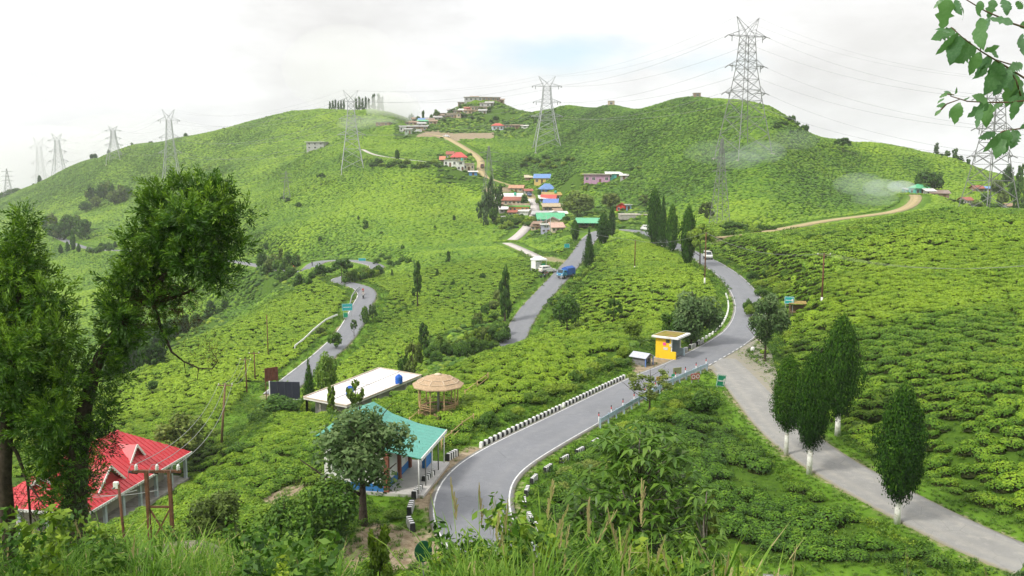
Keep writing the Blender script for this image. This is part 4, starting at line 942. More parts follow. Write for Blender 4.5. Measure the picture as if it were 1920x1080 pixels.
    grove([(1890, 334, 306, 22, 350), (1912, 342, 308, 22, 348), (1870, 345, 322, 24, 342), (1905, 360, 332, 26, 330), (1925, 372, 340, 26, 325), (1880, 372, 350, 22, 322), (1850, 378, 358, 22, 318), (1905, 392, 360, 20, 305), (1830, 392, 372, 26, 300), (1870, 398, 378, 30, 292), (1800, 392, 374, 24, 300), (1780, 384, 372, 24, 302), (1920, 402, 378, 26, 290), (1842, 404, 388, 24, 282)], ['round', 'tall', 'bush'], [B, B, OL], 'dark tree in the hollow behind the right hand pylon', 'trees behind the right hand pylon', .2, clear=.05, **FARN)
    grove(rnd(12, 1360, 1600, 452, 428, 14, 24, None), 'bush', [B, B, LI], 'shrub along the edge of the right tea field', 'shrubs along the right field edge', .35, name='shrub', cat='shrub', clear=.02, **FARN)
    grove(rnd(18, 1400, 1480, 520, 640, 24, 26, None), 'bush', [B, LI], 'flowering shrub on the bank right of the upper road', 'shrubs on the bank right of the road', .5, name='shrub', cat='shrub', clear=.02, **MIDN)
    grove(rnd(14, 1150, 1300, 822, 846, 26, 36, None, -.52), 'bush', [B, LI], 'leafy shrub along the rail of the main road', 'shrubs along the road rail', .6, name='shrub', cat='shrub', clear=.0, trunk=False, **MIDN)
    grove(rnd(12, 1045, 1140, 905, 950, 34, 50, None, -.5), 'bush', [B, OL], 'low shrub inside the hairpin bend', 'shrubs inside the hairpin', .4, name='shrub', cat='shrub', clear=.0, trunk=False, **MIDN)
    grove(rnd(16, 950, 1180, 775, 795, 26, 36, None, -.48), 'bush', [B, LI], 'tuft of weeds and shrub on the cut bank beside the kerb', 'shrubs on the kerb bank', .55, name='shrub', cat='shrub', clear=.0, trunk=False, **MIDN)
    grove(rnd(10, 560, 700, 770, 790, 24, 26, None), 'bush', [B, LI], 'shrub in front of the white flat roofed hall', 'shrubs by the white roof', .45, name='shrub', cat='shrub', clear=.0, trunk=False, **MIDN)
    grove([(560, 390, 378, 14), (530, 375, 366, 12), (540, 379, 370, 16), (500, 470, 452, 12), (815, 430, 420, 6), (672, 414, 404, 7), (852, 416, 402, 8), (715, 440, 432, 7), (820, 520, 505, 12), (850, 540, 524, 12), (905, 525, 505, 14), (735, 520, 505, 8), (600, 455, 442, 8), (755, 470, 455, 8)], ['round', 'bush', 'tall'], B, 'small dark shrub alone among the tea rows', 'shrubs among the tea rows', .22, name='shrub', cat='shrub', clear=.04, **FARN)

# ================================================================== HOUSES
_paint = {}
def paint(name, col, rough=.75, dirt=None, scale=1.2, var=.15, metal=0.0):
    if name not in _paint: _paint[name] = simple(name, col, rough, .25, metal, var, scale, dirt)
    return _paint[name]
def sheet_mat(name, col, rust=(.16, .09, .05)):
    """corrugated roofing sheet: paint, streaky weathering, fine ribs"""
    if name in _paint: return _paint[name]
    m = new_mat(name); t = NT(m); tc = t.n('ShaderNodeTexCoord').outputs['Object']
    n = t.noise(.7, 6, .65, tc); n2 = t.noise(4, 4, .6, tc)
    c = t.ramp(n2, [(.3, tuple(x*.82 for x in col)), (.7, tuple(min(1, x*1.15) for x in col))])
    c = t.mix(t.ramp(n, [(.54, (0, 0, 0)), (.75, (.7, .7, .7))]), c, rust)
    t.bsdf(c, .45, .4); _paint[name] = m; return m
M_GLASS = simple('dark_window_glass', (.03, .04, .045), .15, .5, var=.3)
M_FRAME = simple('window_frame_paint', (.55, .53, .48), .6, var=.15)
M_DARKIN = simple('shaded_interior', (.05, .045, .04), .9, .1, var=.3)
M_RUST = simple('rusty_steel', (.13, .06, .035), .8, .2, var=.4, scale=5)
M_STEEL = simple('galvanised_steel', (.36, .37, .38), .5, .4, .35, var=.2, scale=3)
M_DSTEEL = simple('weathered_steel', (.19, .195, .19), .55, .3, .2, var=.25, scale=3)
M_WOOD = simple('weathered_wood', (.20, .13, .075), .9, .1, var=.35, scale=5)
M_BAMBOO = simple('bamboo', (.40, .28, .14), .75, .2, var=.3, scale=6)
M_CONCR = simple('grey_concrete', (.36, .34, .31), .9, .1, var=.25, scale=1.5, dirt=(.16, .15, .11))
M_WHITE = simple('white_paint', (.74, .74, .72), .7, .3, var=.06, scale=2, dirt=(.5, .47, .4))
M_BLACK = simple('black_paint', (.025, .025, .027), .7, .3, var=.3, scale=3)
def window(mb_parent, x, z, w, h, face_y, sgn=-1, axis='y'):
    """window part: glass pane set in, frame and sill as sub-parts"""
    def pt(a, b, c): return (a, b, c) if axis == 'y' else (b, a, c)
    mb = MB(); mb.box(pt(x, face_y+sgn*.012, z), (w, .02, h) if axis == 'y' else (.02, w, h)); win = mb.build('window', M_GLASS, mb_parent)
    f = MB(); t = max(.06, w*.08)
    for dx, dz, sx, sz in ((0, h/2, w+2*t, t), (0, -h/2, w+2*t, t), (-w/2, 0, t, h), (w/2, 0, t, h), (0, 0, t*.7, h)):
        f.box(pt(x+dx, face_y+sgn*.035, z+dz), (sx, .05, sz) if axis == 'y' else (.05, sx, sz))
    f.build('window_frame', M_FRAME, win); return win
def roof_part(parent, w, d, z, kind, rh, mat, over=.5, thick=.10, name='roof'):
    """gable (ridge along x), gable_y, hip, shed (falls to the front) or flat roof over a w x d plan"""
    W2, D2 = w/2+over, d/2+over; mb = MB()
    def sheets(polys):
        for q in polys: mb.slab(q, thick)
    if kind == 'flat': sheets([[(-W2, -D2, z+.25), (W2, -D2, z+.25), (W2, D2, z+.25), (-W2, D2, z+.25)]]); mb.slab([(-W2, -D2, z+.14), (W2, -D2, z+.14), (W2, D2, z+.14), (-W2, D2, z+.14)], .13)
    elif kind == 'shed': sheets([[(-W2, -D2, z), (W2, -D2, z), (W2, D2, z+rh), (-W2, D2, z+rh)]])
    elif kind == 'gable': sheets([[(-W2, -D2, z), (W2, -D2, z), (W2, 0, z+rh), (-W2, 0, z+rh)], [(-W2, .002, z+rh), (W2, .002, z+rh), (W2, D2, z), (-W2, D2, z)]])
    elif kind == 'gable_y': sheets([[(-W2, -D2, z), (0, -D2, z+rh), (0, D2, z+rh), (-W2, D2, z)], [(.002, -D2, z+rh), (W2, -D2, z), (W2, D2, z), (.002, D2, z+rh)]])
    elif kind == 'hip':
        k = max(0, W2-D2); sheets([[(-W2, -D2, z), (W2, -D2, z), (k, 0, z+rh), (-k, 0, z+rh)], [(W2, D2, z), (-W2, D2, z), (-k, 0.002, z+rh), (k, 0.002, z+rh)]]); mb.add([(W2, -D2, z), (W2, D2, z), (k, 0, z+rh)], [(0, 1, 2)]); mb.add([(-W2, D2, z), (-W2, -D2, z), (-k, 0, z+rh)], [(0, 1, 2)])
    r = mb.build(name, mat, parent)
    if kind in ('shed', 'gable', 'hip', 'gable_y') and w > 2.5:       # ribs of the roofing sheets, as raised seams
        s = MB(); n = int(min(26, max(4, (w+2*over)/.55)))
        if kind == 'gable_y':
            n = int(min(26, max(4, (d+2*over)/.55)))
            for i in range(n+1):
                y = -D2+2*D2*i/n; s.bar((-W2, y, z+.02), (0, y, z+rh+.02), .06, .05); s.bar((W2, y, z+.02), (0, y, z+rh+.02), .06, .05)
        else:
            for i in range(n+1):
                x = -W2+2*W2*i/n
                if kind == 'shed': s.bar((x, -D2, z+.02), (x, D2, z+rh+.02), .06, .05)
                else:
                    k = max(0, W2-D2) if kind == 'hip' else W2
                    f = 1.0 if abs(x) <= k else max(0, (W2-abs(x))/(W2-k))
                    if f > .05: s.bar((x, -D2, z+.02), (x, -D2*(1-f), z+rh*f+.02), .06, .05)
        s.build('roof_seam', mat, r)
    return r
def gable_fill(mb, w, d, z, rh, kind):
    if kind == 'gable':
        for x in (-w/2, w/2): mb.add([(x, -d/2, z), (x, d/2, z), (x, 0, z+rh*.9)], [(0, 1, 2)])
    if kind == 'gable_y':
        for y in (-d/2, d/2): mb.add([(-w/2, y, z), (w/2, y, z), (0, y, z+rh*.9)], [(0, 1, 2)])
    if kind == 'shed':
        for x in (-w/2, w/2): mb.add([(x, -d/2, z), (x, d/2, z), (x, d/2, z+rh*.95)], [(0, 1, 2)])
        mb.add([(-w/2, d/2, z), (w/2, d/2, z), (w/2, d/2, z+rh*.95), (-w/2, d/2, z+rh*.95)], [(0, 1, 2, 3)])
def house(u0, u1, vb, wall_px, roof_px, wall, roof, kind, label, Y=None, dep=None, rz=0., wins=2, door=True, group=None, name='house', over=.5, tank=False, floors=1, parapet=None, band=None, open_front=False, lift=0.0, cat='house'):
    um = (u0+u1)/2; p = spot(um, vb) if Y is None else at(um, vb, Y); s = p[1]/F
    w = max(1.8, (u1-u0)*s*1.14-2*over*.5); h = max(1.6, wall_px*s*1.15); rh = roof_px*s*(1.1 if kind in ('gable_y',) else .95)
    d = dep or min(9, max(3.2, w*.65))
    c = np.array((p[0], p[1]+d/2, p[2])); gmin = min(ground(c[0]+a*w/2, c[1]+b*d/2) for a in (-1, 1) for b in (-1, 1))
    z0 = p[2]+lift*s
    t = empty(name, (c[0], c[1], z0), label, cat, group, rz or (u0*7.3 % 1-.5)*.5)
    t['built'] = 1
    mb = MB(); below = max(.4, z0-gmin+.4)
    if open_front:
        mb.box((0, d/2-.1, (h-below)/2), (w, .2, h+below)); mb.box((-w/2+.1, -.1, (h-below)/2), (.2, d-.2, h+below)); mb.box((w/2-.1, -.1, (h-below)/2), (.2, d-.2, h+below)); mb.box((0, 0, -.2), (w-.4, d-.2, .3))
    else: mb.box((0, 0, (h-below)/2), (w, d, h+below))
    gable_fill(mb, w, d, h, rh, kind); mb.build('wall', wall, t)
    if open_front:
        q = MB(); q.box((0, -d/2+.5, h*.36), (w-.5, .4, .12)); q.build('counter', M_WOOD, t)
    roof_part(t, w, d, h, kind, rh, roof, over)
    fh = h/floors
    for f in range(floors):
        n = wins; x0 = -w/2
        slots = n+(1 if door and f == 0 else 0)
        for i in range(slots):
            x = x0+w*(i+.5)/slots; ww = min(1.3, w/slots*.5); hh = min(1.3, fh*.5)
            if open_front: break
            if door and f == 0 and i == slots//2:
                q = MB(); q.box((x, -d/2-.02, min(2.0, fh*.8)/2), (min(.95, w/slots*.6), .06, min(2.0, fh*.8))); dr = q.build('door', paint('door_brown', (.13, .07, .04)), t)
                k = MB(); k.box((x+.3, -d/2-.07, min(2.0, fh*.8)/2), (.05, .06, .14)); k.build('door_handle', M_STEEL, dr)
            elif fh > 1.2: window(t, x, f*fh+fh*.55, ww, hh, -d/2)
    if not open_front and wins and d > 3: window(t, 0, h*.55, min(1.1, d*.3), min(1.2, fh*.45), w/2, 1, 'x'); window(t, 0, h*.55, min(1.1, d*.3), min(1.2, fh*.45), -w/2, -1, 'x')
    if parapet:
        q = MB(); z = h+.25
        for a, b, sx, sy in ((0, -d/2-over+.08, w+2*over, .12), (0, d/2+over-.08, w+2*over, .12), (-w/2-over+.08, 0, .12, d+2*over-.26), (w/2+over-.08, 0, .12, d+2*over-.26)): q.box((a, b, z+.36), (sx, sy, .72))
        q.build('parapet', parapet, t)
    if band:
        q = MB(); q.box((0, -d/2-over-.06, h+.12), (w+2*over+.1, .10, .42)); q.build('fascia_band', band, t)
    if tank:
        q = MB(); zt = h+(.25 if kind == 'flat' else rh*.6); q.lathe([(.55, zt), (.6, zt+.1), (.6, zt+.95), (.5, zt+1.1), (.22, zt+1.22), (.2, zt+1.3)], (w*.22, 0, 0), 12); o = q.build('water_tank', paint('tank_green', (.06, .36, .24)), t, True); o['label'] = 'round green plastic water tank on the roof'
    return t

def build_houses():
    P = paint; sh = sheet_mat
    cream, tan, brown, grey, white = P('cream_wall', (.56, .48, .36), dirt=(.3, .25, .18)), P('tan_wall', (.44, .34, .24), dirt=(.25, .2, .14)), P('brown_wall', (.26, .18, .13), dirt=(.14, .1, .07)), P('grey_wall', (.36, .36, .35), dirt=(.2, .2, .19)), P('white_wall', (.66, .66, .63), dirt=(.4, .38, .33))
    orange, pink, blue, green, teal = P('orange_wall', (.60, .28, .08)), P('mauve_wall', (.42, .24, .36)), P('blue_wall', (.10, .25, .55)), P('green_wall', (.12, .42, .16)), P('teal_wall', (.10, .40, .36))
    r_red, r_blue, r_green, r_tin, r_rust, r_white, r_slab, r_bred = sh('red_sheet_roof', (.55, .09, .08)), sh('blue_sheet_roof', (.14, .26, .52)), sh('green_sheet_roof', (.10, .42, .22)), sh('grey_tin_roof', (.42, .41, .40)), sh('brown_rusty_roof', (.30, .19, .12)), sh('white_sheet_roof', (.68, .66, .63)), P('concrete_slab', (.46, .42, .36), dirt=(.26, .23, .18)), sh('brick_red_roof', (.33, .10, .07))
    g = 'houses on the village hill'
    H_ = house
    # village on the hilltop
    H_(872, 902, 191, 7, 0, grey, r_slab, 'flat', 'grey unfinished flat roofed house on top of the village hill, left half', wins=4, group=g, door=False)
    H_(903, 934, 190, 6, 0, brown, r_slab, 'flat', 'brownish flat roofed house on top of the village hill, right half', wins=4, group=g, door=False)
    H_(883, 914, 209, 7, 0, tan, r_slab, 'flat', 'long brownish flat roofed house under the hilltop', wins=5, group=g)
    H_(901, 920, 202, 7, 0, grey, r_slab, 'flat', 'small grey house between the hilltop and the long brownish house', wins=2, group=g, door=False)
    H_(871, 882, 208, 4, 3, P('red_wall', (.45, .08, .07)), r_bred, 'gable', 'small red hut left of the long brownish house', wins=0, group=g)
    H_(860, 872, 212, 4, 4, white, r_white, 'shed', 'pale roofed hut left of the small red hut', wins=1, door=False, group=g)
    H_(840, 865, 221, 7, 0, tan, r_slab, 'flat', 'tan flat roofed house on the left side of the village hill', wins=3, group=g)
    H_(813, 828, 222, 5, 3, grey, r_tin, 'shed', 'grey tin roofed hut in the middle of the hill lane houses', wins=1, group=g)
    H_(798, 811, 224, 5, 3, brown, r_tin, 'gable', 'dark tin roofed hut left of the grey one on the hill lane', wins=1, group=g)
    H_(785, 800, 226, 4, 4, grey, r_blue, 'gable', 'blue roofed house at the left end of the hill village', wins=1, group=g)
    H_(783, 801, 233, 5, 3, green, r_green, 'shed', 'bright green house below the blue roofed one on the hill', wins=2, group=g)
    H_(773, 788, 230, 6, 3, brown, r_rust, 'gable', 'brown house left of the bright green one', wins=1, group=g)
    H_(765, 799, 246, 7, 4, brown, r_tin, 'shed', 'long brown shack with a grey roof above the track end', wins=3, group=g)
    H_(749, 761, 248, 9, 2, white, r_tin, 'shed', 'narrow white house at the far left of the hill village', wins=1, group=g)
    H_(760, 773, 252, 8, 2, P('grey_green_wall', (.28, .34, .28)), r_tin, 'gable', 'grey green hut below the narrow white house', wins=1, group=g)
    H_(707, 731, 237, 6, 1, brown, r_slab, 'flat', 'low brown hut alone left of the hill village in the mist', wins=2, group=g, door=False)
    H_(923, 942, 245, 8, 5, P('pale_blue_wall', (.5, .56, .62)), r_red, 'hip', 'red roofed pale blue house at the right end of the yellow field', wins=2, group=g)
    H_(942, 959, 242, 6, 1, tan, r_slab, 'flat', 'tan house with dark openings right of the red roofed house', wins=3, group=g, door=False)
    H_(959, 978, 242, 6, 2, brown, r_rust, 'shed', 'brown shed right of the tan house with dark openings', wins=2, group=g)
    H_(978, 990, 241, 4, 2, white, r_white, 'shed', 'small white shed at the end of the row by the yellow field', wins=1, group=g, door=False)
    H_(577, 609, 281, 12, 1, grey, r_white, 'flat', 'white roofed house on pillars alone on the left spur', wins=3, floors=2, door=False, group=None, over=.8)
    # red roofed cluster
    g = 'houses of the red roofed cluster'
    H_(846, 873, 313, 8, 10, tan, r_red, 'hip', 'house with a big bright red roof at the track bend', wins=3, group=g, Y=438)
    H_(825, 834, 307, 4, 7, brown, sh('orange_roof', (.55, .20, .12)), 'gable', 'small orange roofed hut left of the bright red roof', wins=1, group=g, Y=440)
    H_(838, 850, 306, 5, 6, grey, r_bred, 'gable', 'dull red roofed hut behind the bright red roof', wins=1, group=g, Y=446)
    H_(834, 857, 329, 11, 1, white, r_slab, 'flat', 'white walled house with a tan terrace roof below the red roofs', wins=2, group=g, Y=424)
    H_(856, 870, 327, 15, 1, white, r_slab, 'flat', 'two storey white house with a green tank on its roof', wins=1, floors=2, tank=True, group=g, Y=422)
    H_(869, 888, 324, 12, 1, cream, r_slab, 'flat', 'cream house with a flat roof beside the pale lane', wins=2, group=g, Y=424)
    H_(879, 894, 333, 6, 2, blue, r_white, 'shed', 'bright blue stall with a white top beside the pale lane', wins=0, group=g, Y=417)
    # houses above the main village
    g = 'houses above the main village'
    H_(1004, 1031, 345, 9, 8, P('yellow_wall', (.58, .42, .14)), r_blue, 'gable', 'yellow walled house with a pale blue roof', wins=2, group=g)
    H_(1012, 1034, 348, 7, 6, blue, r_white, 'shed', 'blue walled annexe with a white roof in front of the yellow house', wins=2, group=g, Y=385)
    H_(985, 1002, 340, 5, 5, brown, sh('straw_tin', (.5, .44, .3)), 'shed', 'small shed with a straw coloured roof left of the yellow house', wins=0, group=g)
    H_(1013, 1039, 362, 4, 11, blue, r_blue, 'hip', 'house with a steep blue hip roof beside the village lane', wins=2, group=g)
    H_(1100, 1146, 346, 15, 1, pink, r_slab, 'flat', 'mauve house under a wide tan slab roof on the right slope', wins=3, group=g, over=.9)
    H_(1138, 1165, 336, 8, 4, teal, r_white, 'shed', 'teal shed with a white roof behind the mauve house', wins=1, group=g)
    H_(1164, 1178, 336, 4, 3, grey, r_white, 'shed', 'small white roofed hut right of the teal shed', wins=0, group=g)
    # main village, right of the lane
    g = 'houses right of the village lane'
    H_(1018, 1051, 375, 8, 5, tan, sh('mustard_roof', (.42, .28, .06)), 'shed', 'house with a mustard yellow roof and a green tank', wins=2, tank=True, group=g)
    H_(1017, 1042, 381, 5, 9, cream, r_red, 'gable', 'house with a pinkish red roof below the mustard one', wins=2, group=g)
    H_(1021, 1045, 388, 6, 8, grey, sh('blue_tarp', (.12, .2, .48)), 'shed', 'hut under a slanting blue tarpaulin roof', wins=0, group=g)
    H_(1019, 1049, 397, 8, 6, brown, sh('straw_roof', (.42, .33, .2)), 'shed', 'brown house with a straw coloured roof under the blue tarpaulin', wins=3, group=g)
    H_(1033, 1045, 396, 9, 2, white, r_white, 'gable_y', 'narrow white gabled hut at the lane junction', wins=1, door=False, group=g, Y=352)
    H_(1001, 1048, 410, 7, 5, grey, r_tin, 'shed', 'long grey roofed house across the top of the lane junction', wins=4, group=g)
    H_(1009, 1055, 419, 6, 12, teal, r_green, 'gable', 'big house with a bright green roof at the lane junction', wins=4, group=g)
    H_(1021, 1053, 426, 7, 9, tan, sh('grey_brown_roof', (.34, .27, .24)), 'gable_y', 'house with a grey brown gable in front of the green roof', wins=2, group=g)
    H_(1033, 1056, 436, 8, 9, cream, sh('salmon_roof', (.5, .32, .25)), 'shed', 'house with a salmon coloured roof at the lower end of the lane', wins=2, group=g)
    H_(1015, 1033, 437, 13, 2, P('lilac_wall', (.42, .42, .56)), r_white, 'flat', 'lilac two storey hut left of the salmon roof', wins=1, floors=2, group=g)
    H_(1000, 1014, 433, 11, 4, brown, r_rust, 'shed', 'rickety wooden shack beside the lower lane', wins=1, group=g)
    # left of the lane
    g = 'houses left of the village lane'
    H_(957, 981, 360, 6, 6, tan, sh('tan_orange_roof', (.46, .25, .15)), 'gable', 'tan house with a dull orange roof at the top of the lane', wins=2, group=g)
    H_(932, 978, 379, 6, 9, white, r_white, 'shed', 'long house with a big white sheet roof', wins=4, group=g, tank=True)
    H_(947, 977, 385, 8, 7, cream, r_bred, 'gable', 'cream house with a brick red roof left of the lane', wins=3, group=g)
    H_(955, 990, 401, 12, 1, orange, r_slab, 'flat', 'orange house with a bright green edge along its flat roof', wins=4, group=g, parapet=tan, band=P('bright_green_band', (.12, .52, .10)))
    H_(936, 953, 400, 5, 5, grey, r_white, 'shed', 'white roofed lean-to left of the orange house', wins=1, group=g)
    H_(924, 943, 390, 5, 3, brown, r_rust, 'shed', 'brown shack at the left edge of the village', wins=1, group=g)
    H_(970, 991, 404, 3, 3, white, r_white, 'shed', 'low white awning below the orange house', wins=0, door=False, group=g)
    for i, (u, v, Y) in enumerate([(944, 372, 382), (962, 392, 358), (985, 372, 380), (940, 404, 350), (1047, 388, 360), (1030, 404, 345), (1056, 404, 344), (1044, 421, 330), (1006, 424, 328), (990, 356, 402), (968, 366, 392), (1052, 376, 372)]):
        house(u-7-i % 3, u+7, v, 6, 4, (tan, grey, brown, white)[i % 4], (r_rust, r_tin, r_white, r_bred)[i*3 % 4], ('shed', 'gable', 'shed', 'flat')[i % 4], 'small weathered shed squeezed in among the main village houses', Y=Y, wins=1, group='small sheds among the main village houses', name='shed', cat='shed')
    for i, (u, v, Y) in enumerate([(806, 232, 548), (820, 228, 556), (832, 216, 575), (775, 240, 534), (790, 240, 530), (852, 226, 560), (890, 198, 592), (925, 200, 590), (866, 197, 590), (938, 197, 592), (846, 208, 578), (858, 216, 570), (878, 214, 568), (905, 214, 566), (768, 236, 536), (812, 240, 540), (797, 219, 560), (836, 228, 560), (824, 216, 568), (918, 208, 578)]):
        house(u-7, u+7, v, 5, 3, (tan, grey, brown)[i % 3], (r_rust, r_tin, r_slab)[i % 3], ('shed', 'gable', 'flat')[i % 3], 'small weathered shed among the houses of the village hill', Y=Y, wins=1, group='small sheds on the village hill', name='shed', cat='shed')
    # by the upper bend
    H_(1084, 1130, 430, 9, 8, M_DARKIN, r_green, 'shed', 'long dark market shed with a green roof at the upper bend', wins=0, door=False, open_front=True, dep=6, Y=300)
    H_(1157, 1174, 413, 9, 6, P('scarlet_wall', (.55, .04, .03)), r_bred, 'gable_y', 'scarlet hut right of the green roofed shed', wins=1, Y=322)
    H_(1173, 1181, 412, 9, 1, P('sky_blue_wall', (.3, .48, .7)), r_tin, 'flat', 'sky blue booth attached to the scarlet hut', wins=0, Y=322)
    # right valley
    g = 'houses in the right valley'
    H_(1713, 1742, 367, 11, 8, teal, r_green, 'hip', 'teal house with a green hip roof above the dirt track', wins=2, group=g, Y=318)
    H_(1738, 1754, 365, 6, 5, grey, r_white, 'shed', 'lean-to with a white roof right of the teal house', wins=1, group=g, Y=314)
    H_(1750, 1780, 372, 5, 6, brown, sh('brown_tin', (.26, .19, .16)), 'shed', 'long low shed with a brown roof right of the teal house', wins=1, group=g, Y=312)
    H_(1699, 1713, 358, 6, 3, teal, r_tin, 'shed', 'small turquoise hut left of the teal house', wins=1, group=g, Y=322)
    H_(1806, 1823, 371, 8, 6, white, r_bred, 'gable', 'little white house with a red roof seen between the pylon legs', wins=2, group=g, Y=318)
    H_(1829, 1846, 324, 7, 6, brown, r_bred, 'gable', 'dull brown house behind the right hand pylon', wins=1, group=g, Y=345)
    H_(1850, 1872, 326, 6, 4, P('pale_blue_wall', (.5, .56, .62)), r_blue, 'gable', 'pale blue house behind the right hand pylon', wins=2, group=g, Y=345)
    H_(1889, 1906, 372, 6, 5, grey, r_rust, 'gable', 'grey house with a rusty roof at the right edge', wins=1, group=g, Y=315)
    H_(1141, 1152, 195, 7, 1, tan, r_slab, 'flat', 'small concrete lookout box on the middle peak', wins=1, door=False, over=.2, cat='hut')
    H_(1302, 1313, 178, 7, 1, brown, r_slab, 'flat', 'small concrete lookout box on the right hand peak', wins=1, door=False, over=.2, cat='hut')
    # concrete viewing terrace at the upper bend
    p = at(1190, 426, 303); t = empty('viewing_terrace', p, 'grey concrete terrace with a railing at the upper bend', 'terrace')
    mb = MB(); mb.box((0, 4, .4), (9.6, 6, 1.6)); mb.build('platform', M_CONCR, t); mb = MB(); mb.box((0, 4, 1.32), (9.9, 6.3, .22)); mb.build('deck', P('concrete_slab', (.4, .4, .4)), t)
    for i in range(9): mb = MB(); mb.box((-4.6+9.2*i/8, .95, 1.85), (.09, .09, .85)); mb.build('post', M_DSTEEL, t)
    mb = MB(); mb.bar((-4.6, .95, 2.26), (4.6, .95, 2.26), .09); mb.build('rail', M_STEEL, t)

# ================================================================== PYLONS, POLES, WIRES
def lattice_tower(P, h, rz, label, base_w=None, group='high voltage pylons', mat=None, fat=1.0, name='pylon', arms=True):
    """lattice pylon: four legs, crossed bracing, three pairs of cross arms and two horns for the earth wires"""
    t = empty(name, P, label, 'pylon', group, rz); mat = mat or M_STEEL
    bw = base_w or h*.29
    # half width of the body against height
    prof = [(0, bw/2), (.38, bw*.30), (.62, bw*.19), (.86, bw*.135), (.90, bw*.10)]
    hw = lambda f: np.interp(f, [a for a, _ in prof], [b for _, b in prof])
    lw = .22*fat; bwid = .11*fat
    sg = ((-1, -1), (1, -1), (1, 1), (-1, 1))
    gz = [ground(P[0]+math.cos(rz)*x*bw/2-math.sin(rz)*y*bw/2, P[1]+math.sin(rz)*x*bw/2+math.cos(rz)*y*bw/2)-P[2] for x, y in sg]
    levels = [0, .13, .26, .38, .46, .54, .62, .68, .74, .80, .86]
    for i, (x, y) in enumerate(sg):
        mb = MB(); pr = (x*hw(0)*1.03, y*hw(0)*1.03, min(0, gz[i])-.3)
        for f in levels: q = (x*hw(f), y*hw(f), f*h); mb.bar(pr, q, lw); pr = q
        mb.build('leg', mat, t)
        mb = MB(); mb.box((x*hw(0)*1.03, y*hw(0)*1.03, min(0, gz[i])+.1), (1.1*fat, 1.1*fat, .9)); mb.build('footing', M_CONCR, t)
    mb = MB()
    for a, b in zip(levels[:-1], levels[1:]):
        for i in range(4):
            x0, y0 = sg[i]; x1, y1 = sg[(i+1) % 4]
            A0, A1 = (x0*hw(a), y0*hw(a), a*h), (x1*hw(a), y1*hw(a), a*h); B0, B1 = (x0*hw(b), y0*hw(b), b*h), (x1*hw(b), y1*hw(b), b*h)
            mb.bar(A0, B1, bwid); mb.bar(A1, B0, bwid)
            if b > .2: mb.bar(B0, B1, bwid)
    o = mb.build('bracing', mat, t); o['kind'] = 'stuff'
    tips = []
    if arms:
        for f, al in ((.44, bw*.62), (.64, bw*.54), (.86, bw*.58)):
            for s in (-1, 1):
                mb = MB(); w = hw(f); tip = (s*al, 0, f*h+.1)
                for y in (-w, w): mb.bar((s*w, y, f*h), tip, bwid*1.2); mb.bar((s*w, y*.9, f*h+h*.045), tip, bwid)
                for k in (.33, .66): mb.bar((s*(w+(al-w)*k), -w*(1-k), f*h), (s*(w+(al-w)*k), w*(1-k), f*h), bwid*.8); mb.bar((s*(w+(al-w)*k), 0, f*h), (s*(w+(al-w)*k), 0, f*h+h*.045*(1-k)), bwid*.8)
                mb.build('cross_arm', mat, t)
                q = MB(); L = h*.045
                for yy in (-1, 1): q.tube([tip, (tip[0], yy*L, tip[2]-L*.35)], .14*fat, 6)
                q.tube([(tip[0]*.8, 0, tip[2]-.05), (tip[0]*.8, 0, tip[2]-L)], .12*fat, 6)
                q.build('insulator', M_DSTEEL, t); tips.append(tip)
        for s in (-1, 1):
            mb = MB(); w = hw(.86); tip = (s*bw*.34, 0, h)
            for y in (-w, w): mb.bar((s*w, y, .86*h), tip, bwid*1.1); mb.bar((-s*w*.2, y*.8, .90*h), tip, bwid); mb.bar((-s*w, y, .86*h), (s*w*.5, y*.6, .93*h), bwid)
            for k in (.35, .65): mb.bar((s*(w+(bw*.34-w)*k), w*(1-k), h*(.86+.14*k)), (s*(w+(bw*.34-w)*k), -w*(1-k), h*(.86+.14*k)), bwid*.8)
            mb.build('horn', mat, t); tips.append(tip)
    M = Matrix.Translation(Vector(P)) @ Matrix.Rotation(rz, 4, 'Z')
    return t, [M @ Vector(p) for p in tips]
def wire(a, b, sag, rad, mat, label, name='power_cable', group=None, n=22):
    a, b = Vector(a), Vector(b); pts = [a.lerp(b, i/n)-Vector((0, 0, sag*4*(i/n)*(1-i/n))) for i in range(n+1)]
    mb = MB(); mb.tube([p-a for p in pts], rad, 4, cap=False); o = mb.build(name, mat, None, True, loc=a); return tag(o, label, 'cable', group)
M_CABLE = simple('aluminium_cable', (.30, .30, .31), .6, .3, .2, var=.1)
